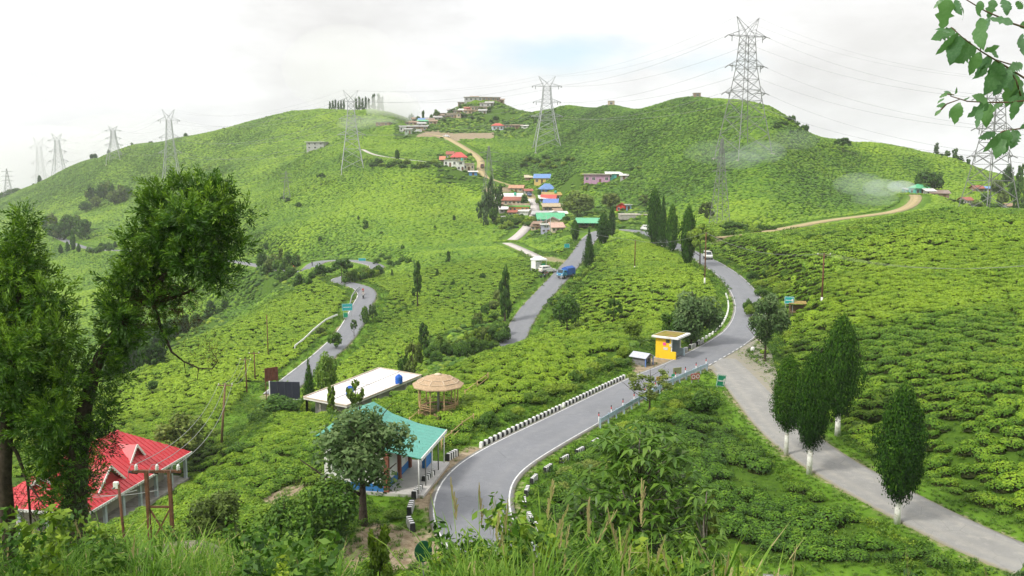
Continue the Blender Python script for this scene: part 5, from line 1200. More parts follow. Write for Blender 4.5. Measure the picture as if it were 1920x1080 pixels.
def build_towers():
    T = {}
    # name: column, foot, Y, height in px, turn
    for k, u, v, Y, hpx, rz, lb, fat, bw in [('right', 1851, 416, 245, 268, .25, 'tall pylon at the right edge, partly behind the leafy branch', 1.0, 75), ('big', 1394, 280, 332, 248, .38, 'largest pylon on the skyline, standing in front of the twin peaked hill', 1.15, 72), ('mid', 1025, 288, 458, 145, .1, 'pylon in the middle, above the village', 1.2, 46), ('spur', 661, 322, 442, 153, .2, 'pylon on the spur left of the village hill, in thin mist', 1.1, 40),
                                 ('l1', 321, 312, 612, 107, .2, 'pylon on the left ridge, nearest of the misty row', 1.2, 32), ('l2', 216, 314, 730, 78, .2, 'second pylon of the misty row on the left ridge', 1.3, 24), ('l3', 112, 336, 870, 84, .2, 'third pylon of the misty row, beyond the left ridge', 1.4, 26), ('l4', 78, 345, 960, 86, .2, 'faintest pylon, nearly lost in the mist on the left', 1.4, 26)]:
        p = at(u, v, Y)
        if k in ('l3', 'l4'): z = PY(u, v, Y)[2]; hh = hpx*Y/F+max(0, z-p[2])
        else: hh = hpx*Y/F
        if k in ('spur', 'mid', 'big', 'right', 'l1', 'l2'):
            d = ray(u, v-hpx); top = d*(Y/d[1]); hh = top[2]-p[2]
        T[k] = lattice_tower(p, hh, rz, lb, bw*Y/F, fat=fat, mat=M_DSTEEL if k in ('big', 'right') else M_STEEL)
    order = ['right', 'big', 'mid', 'spur', 'l1', 'l2', 'l3', 'l4']
    nm = {'right': 'right hand pylon', 'big': 'largest pylon', 'mid': 'middle pylon', 'spur': 'misty spur pylon', 'l1': 'first left ridge pylon', 'l2': 'second left ridge pylon', 'l3': 'third left ridge pylon', 'l4': 'faintest left pylon'}
    for a, b in zip(order[:-1], order[1:]):
        for i in range(8):
            A, B = T[a][1][i], T[b][1][i]; L = (A-B).length
            wire(A, B, L*.035, .045 if i < 6 else .03, M_CABLE, 'power cable from the %s to the %s' % (nm[a], nm[b]), group='cables from the %s to the %s' % (nm[a], nm[b]))
    for i in range(8):                          # the line goes on beyond the right edge
        A = T['right'][1][i]; wire(A, A+Vector((210, -60, -4)), 8, .045, M_CABLE, 'thin grey power cable leaving the right hand pylon to the right', group='cables leaving to the right')
    # narrow lattice masts
    def mast(u, v, vt, lb, wpx, fat, Y=None):
        p = spot(u, v) if Y is None else at(u, v, Y); h = (v-vt)*p[1]/F
        t = empty('lattice_mast', p, lb, 'mast', None, .3); w0 = wpx*p[1]/F/2; lv = np.linspace(0, 1, 11); hw = lambda f: w0*(1-f)**1.2+.25+.25*(1-f)
        sg = ((-1, -1), (1, -1), (1, 1), (-1, 1))
        for x, y in sg: mb = MB(); mb.tube([(x*hw(f), y*hw(f), f*h-(.8 if f == 0 else 0)) for f in lv], .11*fat, 4); mb.build('leg', M_RUST if 'rusty' in lb else M_DSTEEL, t)
        mb = MB()
        for a, b in zip(lv[:-1], lv[1:]):
            for i in range(4):
                (x0, y0), (x1, y1) = sg[i], sg[(i+1) % 4]; mb.bar((x0*hw(a), y0*hw(a), a*h), (x1*hw(b), y1*hw(b), b*h), .09*fat); mb.bar((x1*hw(a), y1*hw(a), a*h), (x0*hw(b), y0*hw(b), b*h), .09*fat)
        o = mb.build('bracing', M_RUST if 'rusty' in lb else M_DSTEEL, t); o['kind'] = 'stuff'
        for f in (.62, .76, .90):
            for s in (-1, 1): mb = MB(); L = w0*.9+1.6; mb.bar((0, 0, f*h+.5), (s*L, 0, f*h), .12*fat); mb.bar((0, 0, f*h), (s*L, 0, f*h), .12*fat); mb.build('cross_arm', M_DSTEEL, t)
    mast(1349, 420, 262, 'grey narrow lattice mast on the slope above the upper bend', 22, .75)
    mast(917, 402, 285, 'thin grey lattice mast at the left edge of the village', 24, .8, 372)
    mast(538, 375, 322, 'small faint lattice mast on the left slope', 10, .9)
    mast(17, 378, 318, 'distant lattice mast at the far left edge', 16, 1.4, 900)
    # poles
    def pole(u, v, vt, lb, arms=1, mat=None, Y=None, lean=0., rad=.11, white=False, name='utility_pole', group=None):
        p = spot(u, v) if Y is None else at(u, v, Y); s = p[1]/F; h = (v-vt)*s; t = empty(name, p, lb, 'pole', group, 0)
        lx = lean*h; mb = MB(); mb.tube([(0, 0, -.4), (lx*.5, 0, h*.5), (lx, 0, h)], [rad*1.1, rad, rad*.8], 8); mb.build('post', mat or M_RUST, t, True)
        if white: mb = MB(); mb.tube([(0, 0, 0), (lx*.16, 0, h*.16)], [rad*1.35, rad*1.3], 8); o = mb.build('painted_foot', M_WHITEWASH, t, True); o['label'] = 'white painted foot of the pole'
        tips = []
        for k in range(arms):
            z = h-.25-.55*k; w = .85
            mb = MB(); mb.box((lx, 0, z), (2*w, .09, .09)); arm = mb.build('cross_arm', mat or M_RUST, t)
            for x in (-w*.92, 0, w*.92):
                q = MB(); q.lathe([(.03, 0), (.07, .03), (.045, .08), (.075, .12), (.03, .2)], (lx+x, 0, z+.05), 8); q.build('insulator', M_WHITE, arm, True); tips.append(Vector(p)+Vector((lx+x, 0, z+.2)))
        if not arms: tips.append(Vector(p)+Vector((lx, 0, h)))
        return t, tips
    pw = pole(416, 866, 742, 'leaning wooden power pole on the slope above the red roofed building', 1, M_WOOD, Y=100, lean=.11, rad=.14)
    pa = pole(463, 740, 668, 'left one of a pair of thin power poles by the tea spur path', 1, Y=133, rad=.1); pb = pole(479, 724, 666, 'right one of a pair of thin power poles by the tea spur path', 1, Y=140, rad=.1)
    pole(503, 668, 588, 'thin pole standing alone on the tea spur', 0, rad=.09)
    pr1 = pole(1538, 622, 522, 'brown power pole with a white foot on the right tea field', 1, rad=.11, white=True, Y=112)
    pr2 = pole(1321, 534, 432, 'rusty power pole at the inner edge of the upper road', 0, Y=152, rad=.11, white=True); pr3 = pole(1190, 508, 450, 'thin brown pole on the tea slope inside the bend', 0, rad=.10, white=True)
    pole(1052, 545, 516, 'short pole in front of the blue truck', 0, M_STEEL, rad=.05)
    vp = [pole(u, v, vt, lb, 0, M_STEEL, rad=.09, group='poles at the lower end of the village') for u, v, vt, lb in ((1024, 452, 404, 'pole in front of the lilac hut'), (1032, 444, 408, 'pole between the lilac hut and the salmon roof'), (1014, 440, 408, 'pole beside the rickety wooden shack'))]
    for a, b, lb, g in ((pw, pa, 'thin wire from the wooden pole up to the pair of poles', 'wires from the wooden pole uphill'),):
        for i in range(3): wire(a[1][i], b[1][i], 1.2, .018, M_CABLE, lb, 'wire', g)
    A = Vector(PY(2100, 660, 70)); A.z = ground(A.x, A.y)+8.5
    for i in range(3): wire(pr1[1][i], A+Vector((i*.5, 0, 0)), 1.6, .010, M_CABLE, 'thin wire sagging over the right tea field from the brown pole', 'wire', 'wires over the right tea field')
    wire(pr2[1][0], pr1[1][1], 1.5, .02, M_CABLE, 'thin wire from the rusty pole to the brown pole', 'wire'); wire(pr3[1][0], pr2[1][0], 1.0, .02, M_CABLE, 'thin wire crossing the tea slope inside the bend', 'wire')
    B = Vector(at(1000, 440, 320)); B.z += 8; wire(B, pr3[1][0], 1.5, .02, M_CABLE, 'thin wire from the village to the pole inside the bend', 'wire')
    # twin pole transformer frame with insulators, and the single post beside it
    p = at(303, 1015, 41); s = p[1]/F; top = PY(303, 886, 41)[2]; h = top-p[2]
    t = empty('twin_pole_frame', p, 'rusty twin pole frame carrying three white insulators', 'power frame', None, .0)
    w = 45*s/2
    for x in (-w, w): mb = MB(); mb.box((x, 0, h/2-.3), (.16, .16, h+.6)); mb.build('post', M_RUST, t, bevel=.01)
    mb = MB(); mb.box((-.05, 0, h+.06), (2.35, .14, .12)); mb.build('cross_arm', M_RUST, t)
    zb = h-70*s
    mb = MB(); mb.box((0, .0, zb), (2*w-.16, .08, .09)); mb.build('tie_bar', M_RUST, t)
    for sg in (-1, 1): mb = MB(); mb.bar((sg*w*.9, 0, zb-.1), (-sg*w*.5, 0, zb-1.5), .07); mb.build('brace', M_RUST, t)
    tips = []
    for x in (-1.02, -.02, 1.0):
        mb = MB(); mb.lathe([(.03, 0), (.09, .02), (.05, .07), (.10, .11), (.05, .16), (.09, .20), (.03, .30)], (x, 0, h+.12), 10); mb.build('insulator', M_WHITE, t, True)
        mb = MB(); mb.tube([(x-.02, -.02, h+.40), (x-.2, -.1, h+.42), (x-.32, -.15, h+.15), (x-.35, -.15, h-.25)], .014, 5); mb.build('jumper_wire', M_CABLE, t, True)
        mb = MB(); mb.tube([(x-.35, .0, h+.04), (x+.05, .0, h-.02)], .075, 8); mb.build('strain_insulator', M_BLACK, t, True); tips.append(Vector(p)+Vector((x, 0, h+.42)))
    for i in range(3): wire(tips[i], pw[1][i], 1.3, .018, M_CABLE, 'thin wire from the twin pole frame up to the wooden pole', 'wire', 'wires from the twin pole frame uphill')
    C_ = Vector(PY(120, 990, 55)); C_.z = PZ(120, 1000, C_.z)[2]
    q = at(229, 1015, 42); hq = PY(229, 908, 42)[2]-q[2]
    t = empty('lamp_post', q, 'rusty single post with a small white lamp on top', 'lamp post'); mb = MB(); mb.tube([(.2, 0, -.3), (0, 0, hq)], .07, 8); mb.build('post', M_RUST, t, True)
    mb = MB(); mb.box((-.12, 0, hq-.05), (.26, .16, .36)); mb.build('lamp_head', M_WHITE, t, bevel=.03); mb = MB(); mb.tube([(-.05, 0, hq-.1), (-.28, -.1, hq-.2)], .05, 6); mb.build('lamp_arm', M_DSTEEL, t)
    E = Vector(at(60, 1010, 62)); E.z += 6
    for i in range(2): wire(tips[i]-Vector((0, 0, 1.3)), E+Vector((0, i*.8, 0)), .8, .02, M_CABLE, 'pale insulated wire running down past the red roofed building', 'wire', 'wires past the red roofed building')

# ================================================================== BUILDINGS BY THE ROAD
def V3(p): return Vector((float(p[0]), float(p[1]), float(p[2])))
def build_shelter():
    p = at(1256, 664, 95.5); t = empty('bus_shelter', (p[0], p[1], ZR-.02), 'yellow bus shelter with a mossy white edged roof beside the road', 'bus shelter', None, R(57))
    yel = paint('yellow_wall_paint', (.78, .50, .02), dirt=None, var=.06); pb = paint('pale_blue_plaster', (.40, .50, .56), dirt=(.3, .34, .36))
    mb = MB(); mb.box((0, 0, -.25), (2.9, 2.9, .5)); mb.build('plinth', M_CONCR, t)
    for sx, wall_m in ((-1, yel), (1, pb)):
        mb = MB(); mb.box((sx*1.25, .25, 1.15), (.14, 1.75, 2.3)); mb.box((sx*1.25, -.92, .42), (.139, .6, .85))
        o = mb.build('side_wall', wall_m, t)
        if sx < 0:
            q = MB(); q.box((sx*1.25-.09, .1, 1.62), (.03, .34, .32)); w = q.build('poster', paint('pink_poster', (.75, .08, .30), var=.3, scale=9), o); w['label'] = 'pink and white poster'
            q = MB(); q.box((sx*1.25-.09, -.05, 1.12), (.03, .50, .26)); q.build('poster', paint('grey_poster', (.55, .55, .5), var=.3, scale=12), o)
            q = MB(); q.box((sx*1.25-.09, -.28, 1.95), (.03, .42, .36)); q.build('window', M_GLASS, o)
            q = MB(); q.box((sx*1.25-.09, -.60, 1.55), (.03, .26, .28)); q.build('poster', paint('pale_poster', (.6, .58, .5), var=.3, scale=12), o)
    mb = MB(); mb.box((0, 1.05, 1.15), (2.36, .14, 2.3)); mb.build('back_wall', pb, t)
    mb = MB(); mb.box((0, .75, .46), (2.34, .45, .1)); mb.box((0, .90, .2), (2.3, .1, .42)); mb.build('bench', pb, t)
    mb = MB(); mb.box((1.1, -1.12, .42), (.16, .16, .85)); mb.build('pillar', pb, t)
    for x in (-1.2, 1.2): mb = MB(); mb.box((x, -.68, 1.55), (.12, .12, 1.5)); mb.build('post', M_WHITE, t)
    mb = MB(); mb.box((0, -.1, 2.40), (3.5, 3.1, .20)); rf = mb.build('roof', M_WHITE, t, bevel=.015)
    m = new_mat('mossy_roof'); n = NT(m); tc = n.n('ShaderNodeTexCoord').outputs['Object']; nz = n.noise(1.1, 6, .65, tc); n.bsdf(n.ramp(nz, [(.3, (.10, .14, .02)), (.5, (.26, .20, .05)), (.7, (.22, .15, .10))]), .95, .1, 0, n.noise(9, 4, .6, tc), .5, .03)
    mb = MB(); mb.box((-.02, .05, 2.515), (3.0, 2.55, .035)); mb.build('moss_cover', m, rf)
    # small dark hutch with a tin roof left of it
    p = at(1203, 674, 92); t = empty('tin_roofed_hutch', p, 'tiny grey hutch with a bent tin roof left of the yellow shelter', 'hut', None, R(50))
    mb = MB(); mb.box((0, 0, .4), (1.2, 1.5, .95)); mb.add([(-.6, -.75, .875), (.6, -.75, .875), (0, -.75, 1.2)], [(0, 1, 2)]); mb.build('wall', paint('grey_hutch', (.2, .2, .21), dirt=(.1, .09, .08)), t)
    roof_part(t, 1.2, 1.5, .88, 'gable_y', .42, sheet_mat('bent_tin', (.44, .46, .52)), .28, .05)
    for x in (-.35, .2): mb = MB(); mb.box((x, -.77, .45), (.36, .05, .5)); mb.build('door', M_DARKIN, t)
    for x in (-.75, .75): mb = MB(); mb.box((x, -.95, .35), (.09, .09, 1.0)); mb.build('post', paint('blue_post', (.12, .22, .5)), t)
def build_gazebo():
    p = at(822, 785, 75); Rr = 1.72; t = empty('gazebo', (p[0], p[1], p[2]+.05), 'bamboo gazebo with a round pale thatched roof on the tea knoll', 'gazebo')
    thatch = simple('woven_thatch', (.40, .29, .19), .95, .1, var=.25, scale=7); lath = simple('pale_lath', (.58, .47, .35), .9, .1, var=.1)
    n = 9; A = [2*math.pi*(i+.3)/n for i in range(n)]
    mb = MB(); mb.lathe([(Rr+.1, -.5), (Rr+.1, .05), (.01, .06)], seg=n); mb.build('deck', M_WOOD, t)
    for i in range(n): mb = MB(); mb.tube([(Rr*math.cos(A[i]), Rr*math.sin(A[i]), -.8), (Rr*math.cos(A[i]), Rr*math.sin(A[i]), 2.52)], .055, 7); mb.build('post', M_BAMBOO, t, True)
    for i in range(n):
        if i == 6: continue
        a, b = A[i], A[(i+1) % n]
        for z in (.42, .62, .82): mb = MB(); mb.tube([(Rr*math.cos(a), Rr*math.sin(a), z), (Rr*math.cos(b), Rr*math.sin(b), z)], .035, 6); mb.build('rail', M_BAMBOO, t, True)
        if i in (7, 8): 
            for k in range(1, 9): f = k/9; x = (math.cos(a)*(1-f)+math.cos(b)*f)*Rr; y = (math.sin(a)*(1-f)+math.sin(b)*f)*Rr; mb = MB(); mb.box((x, y, .42), (.07, .07, .75)); mb.build('slat', M_BAMBOO, t)
        q = MB(); c = (Rr*.80*(math.cos(a)+math.cos(b))/2, Rr*.80*(math.sin(a)+math.sin(b))/2, .45); q.box(c, (1.0, .34, .07), (a+b)/2+math.pi/2 if abs(a-b) < 3 else 0); q.build('bench', M_WOOD, t)
    mb = MB(); mb.tube([(0, 0, 0), (0, 0, 3.15)], .09, 8); mb.build('centre_post', paint('grey_post', (.3, .33, .33)), t, True)
    for i in range(0, n, 2): mb = MB(); mb.tube([(0, 0, 1.9), (Rr*.8*math.cos(A[i]), Rr*.8*math.sin(A[i]), 2.65)], .035, 6); mb.build('brace', M_BAMBOO, t, True)
    prof = [(2.28, 2.38), (1.6, 2.80), (.75, 3.16), (.18, 3.24)]
    for i in range(n):
        a, b = A[i], A[(i+1) % n]; mb = MB()
        for (r0, z0), (r1, z1) in zip(prof[:-1], prof[1:]): mb.slab([(r0*math.cos(a), r0*math.sin(a), z0), (r0*math.cos(b), r0*math.sin(b), z0), (r1*math.cos(b), r1*math.sin(b), z1), (r1*math.cos(a), r1*math.sin(a), z1)], .09)
        rp = mb.build('roof_panel', thatch, t)
        q = MB()
        for (r0, z0) in ((1.85, 2.66), (1.35, 2.93)):
            m0 = .12; q.bar((r0*(math.cos(a)*(1-m0)+math.cos(b)*m0), r0*(math.sin(a)*(1-m0)+math.sin(b)*m0), z0+.03), (r0*(math.cos(a)*m0+math.cos(b)*(1-m0)), r0*(math.sin(a)*m0+math.sin(b)*(1-m0)), z0+.03), .05, .03)
        q.bar((1.85*math.cos(a), 1.85*math.sin(a), 2.68), (1.35*math.cos(a), 1.35*math.sin(a), 2.95), .05, .04)
        q.build('lath', lath, rp)
    mb = MB(); mb.lathe([(.34, 3.20), (.30, 3.30), (.08, 3.38), (.01, 3.38)], seg=10); mb.build('roof_cap', lath, t, True)
    # wooden planter below the gazebo, bamboo railings
    q = at(833, 797, 71.5); t = empty('wooden_planter', q, 'weathered wooden planter trough below the gazebo', 'planter', None, .5)
    for y in (-.42, .42): mb = MB(); mb.box((0, y, .22), (1.5, .07, .5)); mb.build('plank', M_WOOD, t)
    for x in (-.71, 0, .71): mb = MB(); mb.box((x, 0, .22), (.07, .76, .5)); mb.build('plank', M_WOOD, t)
    mb = MB(); mb.box((0, 0, .1), (1.34, .76, .3)); o = mb.build('soil', simple('garden_soil', (.12, .085, .055), .95, .1, var=.4), t)
    def railing(pts_, lb, hgt=.85, rails=(.4, .8)):
        P = [V3(at(*q)) for q in pts_]; t = empty('bamboo_fence', P[0], lb, 'fence')
        for a in P: mb = MB(); mb.tube([a-P[0]-Vector((0, 0, .3)), a-P[0]+Vector((0, 0, hgt+.08))], .05, 6); mb.build('post', M_BAMBOO, t, True)
        for a, b in zip(P[:-1], P[1:]):
            for z in rails: mb = MB(); mb.tube([a-P[0]+Vector((0, 0, z)), b-P[0]+Vector((0, 0, z))], .035, 6); mb.build('rail', M_BAMBOO, t, True)
    railing([(828, 858, 63.5), (847, 843, 65.5), (867, 828, 67.7), (888, 815, 69.8)], 'bamboo rail fence beside the green roofed shelter')
    railing([(768, 800, 71), (785, 790, 73), (800, 782, 74.5)], 'bamboo handrail leading up to the gazebo')
    railing([(872, 738, 79), (895, 722, 82), (915, 715, 84)], 'short bamboo fence among the tea right of the gazebo')
def build_hall():
    z = -26.0; A, B, C, D = [V3(PZ(u, v, z)) for u, v in ((569, 745), (711, 690), (790, 704), (650, 761))]
    c = (A+B+C+D)/4; t = empty('white_roofed_hall', (c.x, c.y, -29.2), 'long low hall with a flat white concrete roof', 'hall')
    o0 = Vector((c.x, c.y, -29.2)); L = lambda q, dz=0: q-o0+Vector((0, 0, dz))
    m = new_mat('white_roof_screed'); n = NT(m); pos = n.n('ShaderNodeTexCoord').outputs['Object']; nz = n.noise(.35, 6, .62, pos); n2 = n.noise(2.0, 5, .65, pos)
    cc = n.ramp(nz, [(.33, (.52, .48, .44)), (.5, (.72, .69, .66)), (.7, (.80, .78, .76))]); cc = n.mix(n.ramp(n2, [(.62, (0, 0, 0)), (.78, (.7, .7, .7))]), cc, (.36, .30, .25)); n.bsdf(cc, .9, .15)
    mb = MB(); mb.slab([L(A), L(D), L(C), L(B)], .22); rf = mb.build('roof', m, t)
    mb = MB(); e = Vector((0, 0, .05))
    for a, b in ((A, B), (B, C), (C, D), (D, A)): mb.bar(L(a)+e, L(b)+e, .14, .12)
    mb.build('roof_edge', paint('tan_edge', (.5, .42, .34)), rf)
    mb = MB(); mb.bar(L(A.lerp(D, .55), .012), L(B.lerp(C, .5), .012), .10, .02); mb.bar(L(A.lerp(B, .55), .012), L(D.lerp(C, .52), .012), .07, .02); mb.build('joint', paint('dark_joint', (.10, .10, .10)), rf)
    S_ = lambda q, k: (q-c)*k+c
    mb = MB(); Q = [L(S_(q, .82), -.25) for q in (A, D, C, B)]; mb.slab(Q, 4.2); mb.build('wall', paint('dim_wall', (.30, .29, .27)), t)
    for a, b, k in ((A, D, 4), (D, C, 6), (A, B, 6)):
        for i in range(k): q = S_(a.lerp(b, i/(k-1)), .95); mb = MB(); mb.box(L(q, -1.75), (.22, .22, 3.1)); mb.build('pillar', M_CONCR, t)
    for u, v, lb in ((656, 741, 'blue water tank on the front part of the white flat roof'), (748, 719, 'blue water tank at the far side of the white flat roof')):
        q = PZ(u, v, z+.03); tk = empty('water_tank', q, lb, 'water tank'); bl = paint('blue_plastic', (.015, .11, .48), .4)
        mb = MB(); mb.lathe([(.42, 0), (.44, .1), (.44, .75), (.40, .9), (.25, 1.02), (.01, 1.03)], seg=14); mb.build('body', bl, tk, True)
        for zz in (.25, .5, .72): mb = MB(); mb.lathe([(.455, zz-.03), (.475, zz), (.455, zz+.03)], seg=14); mb.build('rib', bl, tk, True)
        mb = MB(); mb.lathe([(.17, 1.0), (.17, 1.1), (.01, 1.12)], seg=10); mb.build('lid', bl, tk, True)
def build_green_shelter():
    z0 = -18.55; E1, E2 = V3(PZ(836, 806, z0)), V3(PZ(789, 859, z0)); e = (E1-E2).normalized(); n = Vector((-e.y, e.x, 0))   # n points away from the road
    if n.x > 0: n = -n
    Ln = (E1-E2).length; t = empty('green_roofed_shelter', (E2.x, E2.y, ZR), 'roadside shelter with a sea green sheet roof on thin posts', 'shelter'); o0 = Vector((E2.x, E2.y, ZR)); L = lambda q: q-o0; L0 = lambda q: Vector((q.x-o0.x, q.y-o0.y, 0))
    grn = sheet_mat('sea_green_sheet', (.075, .30, .24), rust=(.07, .24, .20))
    prof = [(0, 0), (2.0, .34), (3.9, .95), (5.3, 1.75)]; ext = Ln+.2
    nst = 12
    for i in range(nst):                        # roofing sheets side by side
        a, b = E2+e*(ext*i/nst-.1), E2+e*(ext*(i+.97)/nst-.1); mb = MB()
        for (d0, h0), (d1, h1) in zip(prof[:-1], prof[1:]): mb.slab([L(a+n*d0+Vector((0, 0, h0))), L(b+n*d0+Vector((0, 0, h0))), L(b+n*d1+Vector((0, 0, h1))), L(a+n*d1+Vector((0, 0, h1)))][::-1], .05+.004*(i % 2))
        mb.build('roof_sheet', grn, t)
    a, b = E2+n*5.32-e*.1, E1+n*5.32+e*.1; mb = MB(); mb.slab([L(a+Vector((0, 0, 1.74))), L(a+n*1.7+Vector((0, 0, 1.10))), L(b+n*1.7+Vector((0, 0, 1.10))), L(b+Vector((0, 0, 1.74)))], .06); o = mb.build('rear_roof', grn, t)
    k = 16; mb = MB()                           # white scalloped fascia along the eave
    for i in range(k): q = E2+e*(Ln*(i+.5)/k)-n*.05; mb.box(L(q)+Vector((0, 0, -.12)), (Ln/k*.80, .035, .2), math.atan2(e.y, e.x))
    mb.box(L(E2.lerp(E1, .5)-n*.05)+Vector((0, 0, -.02)), (Ln+.1, .06, .08), math.atan2(e.y, e.x)); mb.build('fascia', M_WHITE, t)
    for i in range(5): q = E2+e*(Ln*i/4)+n*.15; mb = MB(); mb.tube([L(q)+Vector((0, 0, -2.5)), L(q)+Vector((0, 0, .02))], .045, 7); mb.build('post', M_WHITE if i % 2 == 0 else M_DSTEEL, t, True)
    flo = [L(E2+n*(-.2)-e*.2), L(E1+n*(-.2)+e*.2), L(E1+n*6.8+e*.2), L(E2+n*6.8-e*.2)]; mb = MB(); mb.slab([Vector((q.x, q.y, .06)) for q in flo], 1.4); mb.build('floor', paint('pale_floor', (.46, .44, .42)), t)
    blue, red = paint('deep_blue_paint', (.04, .17, .42)), paint('brick_pillar', (.24, .09, .06))
    for (d0, s0, s1) in ((2.4, 0.0, .78), (5.6, 0, 1)):
        a, b = E2+n*d0+e*Ln*s0, E2+n*d0+e*Ln*s1; m_ = a.lerp(b, .5); mb = MB(); mb.box(L0(m_)+Vector((0, 0, 1.30)), ((a-b).length, .14, 2.3), math.atan2(e.y, e.x)); mb.build('wall', M_WHITE, t)
        mb = MB(); mb.box(L0(m_)+Vector((0, 0, .32)), ((a-b).length+.06, .20, .5), math.atan2(e.y, e.x)); mb.build('painted_base', blue, t)
    a, b = E2+n*2.4, E2+n*6.5; mb = MB(); mb.box(L0(a.lerp(b, .5))+Vector((0, 0, 1.35)), (.14, 4.1, 2.6), math.atan2(e.y, e.x)); mb.build('wall', M_WHITE, t); mb = MB(); mb.box(L0(a.lerp(b, .5))+Vector((0, 0, .32)), (.20, 4.2, .5), math.atan2(e.y, e.x)); mb.build('painted_base', blue, t)
    for s in (0, .4, .78): q = E2+n*2.3+e*Ln*s; mb = MB(); mb.box(L0(q)+Vector((0, 0, 1.3)), (.32, .32, 2.55), math.atan2(e.y, e.x)); mb.build('pillar', red, t)
    mb = MB(); q = E1+n*1.2-e*.8; mb.box(L0(q)+Vector((0, 0, .42)), (1.3, .3, .7), math.atan2(e.y, e.x)); mb.build('bench', blue, t)
def build_red_house():
    cx, cyy, ze, zr = -42.2, 86.5, -31.5, -27.9; rz = R(-10.5); t = empty('red_roofed_building', (cx, cyy, -34.3), 'long pavilion with a bright red ribbed roof, dormers and white fretwork eaves', 'building', None, rz)
    red = sheet_mat('bright_red_sheet', (.52, .035, .045), rust=(.40, .05, .05)); wh = M_WHITE
    w, l, h, rh = 10.6, 18.0, ze+34.3, zr-ze; W2, L2 = w/2, l/2; k = L2-W2*.95
    def slope(P4, name='roof_slope', ns=16):
        """one roof face as ribbed sheet: face plus raised seams running up the fall"""
        mb = MB(); mb.slab(P4, .08) if len(P4) == 4 else mb.add(P4+[p-Vector((0, 0, .08)) for p in P4], [(0, 1, 2), (5, 4, 3), (0, 3, 4, 1), (1, 4, 5, 2), (2, 5, 3, 0)]); r = mb.build(name, red, t)
        a, b = P4[0], P4[1]; top = (P4[3], P4[2]) if len(P4) == 4 else (P4[2], P4[2]); s = MB()
        up = ((top[0]+top[1])/2-(a+b)/2); nrm = (b-a).cross(up).normalized()
        if nrm.z < 0: nrm = -nrm
        for i in range(1, ns):
            f = i/ns; p = a.lerp(b, f); d = (b-a); ta = (top[0]-a).dot(d)/d.dot(d); tb = (top[1]-a).dot(d)/d.dot(d)
            g = 1 if ta <= f <= tb else (f/ta if f < ta else (1-f)/(1-tb)); q = p+(up-d*0)*0
            perp = up-d*(up.dot(d)/d.dot(d)); s.bar(p+nrm*.02, p+perp*g+nrm*.02, .07, .06)
        s.build('roof_seam', red, r)
    X = lambda x, y, z: Vector((x, y, z))
    slope([X(W2, -L2, h), X(W2, L2, h), X(0, k, h+rh), X(0, -k, h+rh)], ns=30); slope([X(-W2, L2, h), X(-W2, -L2, h), X(0, -k, h+rh), X(0, k, h+rh)], ns=30)
    slope([X(-W2, -L2, h), X(W2, -L2, h), X(0, -k, h+rh)], ns=18); slope([X(W2, L2, h), X(-W2, L2, h), X(0, k, h+rh)], ns=18)
    mb = MB(); mb.bar((0, -k, h+rh+.05), (0, k, h+rh+.05), .3, .12); mb.build('ridge_cap', red, t)
    def dormer(x, y, ang, ww, dd, hh, zb):
        M = Matrix.Translation((x, y, zb)) @ Matrix.Rotation(ang, 4, 'Z'); T = lambda a, b, c: M @ Vector((a, b, c))    # local -y looks out
        d = MB(); d.add([T(-ww, 0, 0), T(0, 0, hh), T(0, dd, hh), T(-ww, dd, 0), T(-ww, 0, -.08), T(0, 0, hh-.09), T(0, dd, hh-.09), T(-ww, dd, -.08)], [(0, 1, 2, 3), (4, 5, 1, 0), (7, 6, 5, 4)]); d.add([T(ww, 0, 0), T(0, 0, hh), T(0, dd, hh), T(ww, dd, 0), T(ww, 0, -.08), T(0, 0, hh-.09), T(0, dd, hh-.09), T(ww, dd, -.08)], [(3, 2, 1, 0), (0, 1, 5, 4), (4, 5, 6, 7)])
        dr = d.build('dormer', red, t)
        q = MB(); q.add([T(-ww*.8, .25, 0), T(ww*.8, .25, 0), T(0, .25, hh*.82)], [(0, 1, 2)]); q.build('gable_wall', paint('dark_red_gable', (.30, .025, .03)), dr)
        q = MB(); q.bar(T(-ww-.05, -.03, -.06), T(0, -.03, hh), .07, .18); q.bar(T(ww+.05, -.03, -.06), T(0, -.03, hh), .07, .18)
        for i in range(7): f = (i+.5)/7; q.box(T(-ww*(1-f), -.03, hh*f-.16), (.12, .06, .12), ang); q.box(T(ww*(1-f), -.03, hh*f-.16), (.12, .06, .12), ang)
        q.build('bargeboard', wh, dr)
    dormer(3.3, 2.2, R(90), 1.35, 3.0, 1.6, h+1.25); dormer(4.3, -3.6, R(90), 2.2, 4.2, 2.1, h+.55); dormer(-.2, -7.3, R(0), 1.9, 4, 1.9, h+1.0)
    mb = MB(); n_ = 46                          # fretwork under the eaves
    for i in range(n_): mb.box((W2+.02, -L2+l*(i+.5)/n_, h-.12), (.05, l/n_*.75, .22))
    for i in range(28): mb.box((-W2+w*(i+.5)/28, -L2-.02, h-.12), (w/28*.75, .05, .22))
    mb.box((W2+.03, 0, h-.01), (.07, l+.1, .1)); mb.box((0, -L2-.03, h-.01), (w+.1, .07, .1)); mb.build('fretwork', wh, t)
    col = paint('pale_blue_column', (.45, .50, .54), dirt=(.3, .32, .33))
    for i in range(7): mb = MB(); mb.box((W2-.5, -L2+.6+(l-1.2)*i/6, h/2-.1), (.30, .30, h)); mb.build('column', col, t)
    for i in range(4): mb = MB(); mb.box((-W2+.5+(w-1)*i/3.3, -L2+.5, h/2-.1), (.30, .30, h)); mb.build('column', col, t)
    mb = MB(); mb.box((-.6, .6, h/2-.1), (w-4, l-4, h-.1)); mb.build('wall', paint('cream_pavilion_wall', (.50, .46, .40)), t)
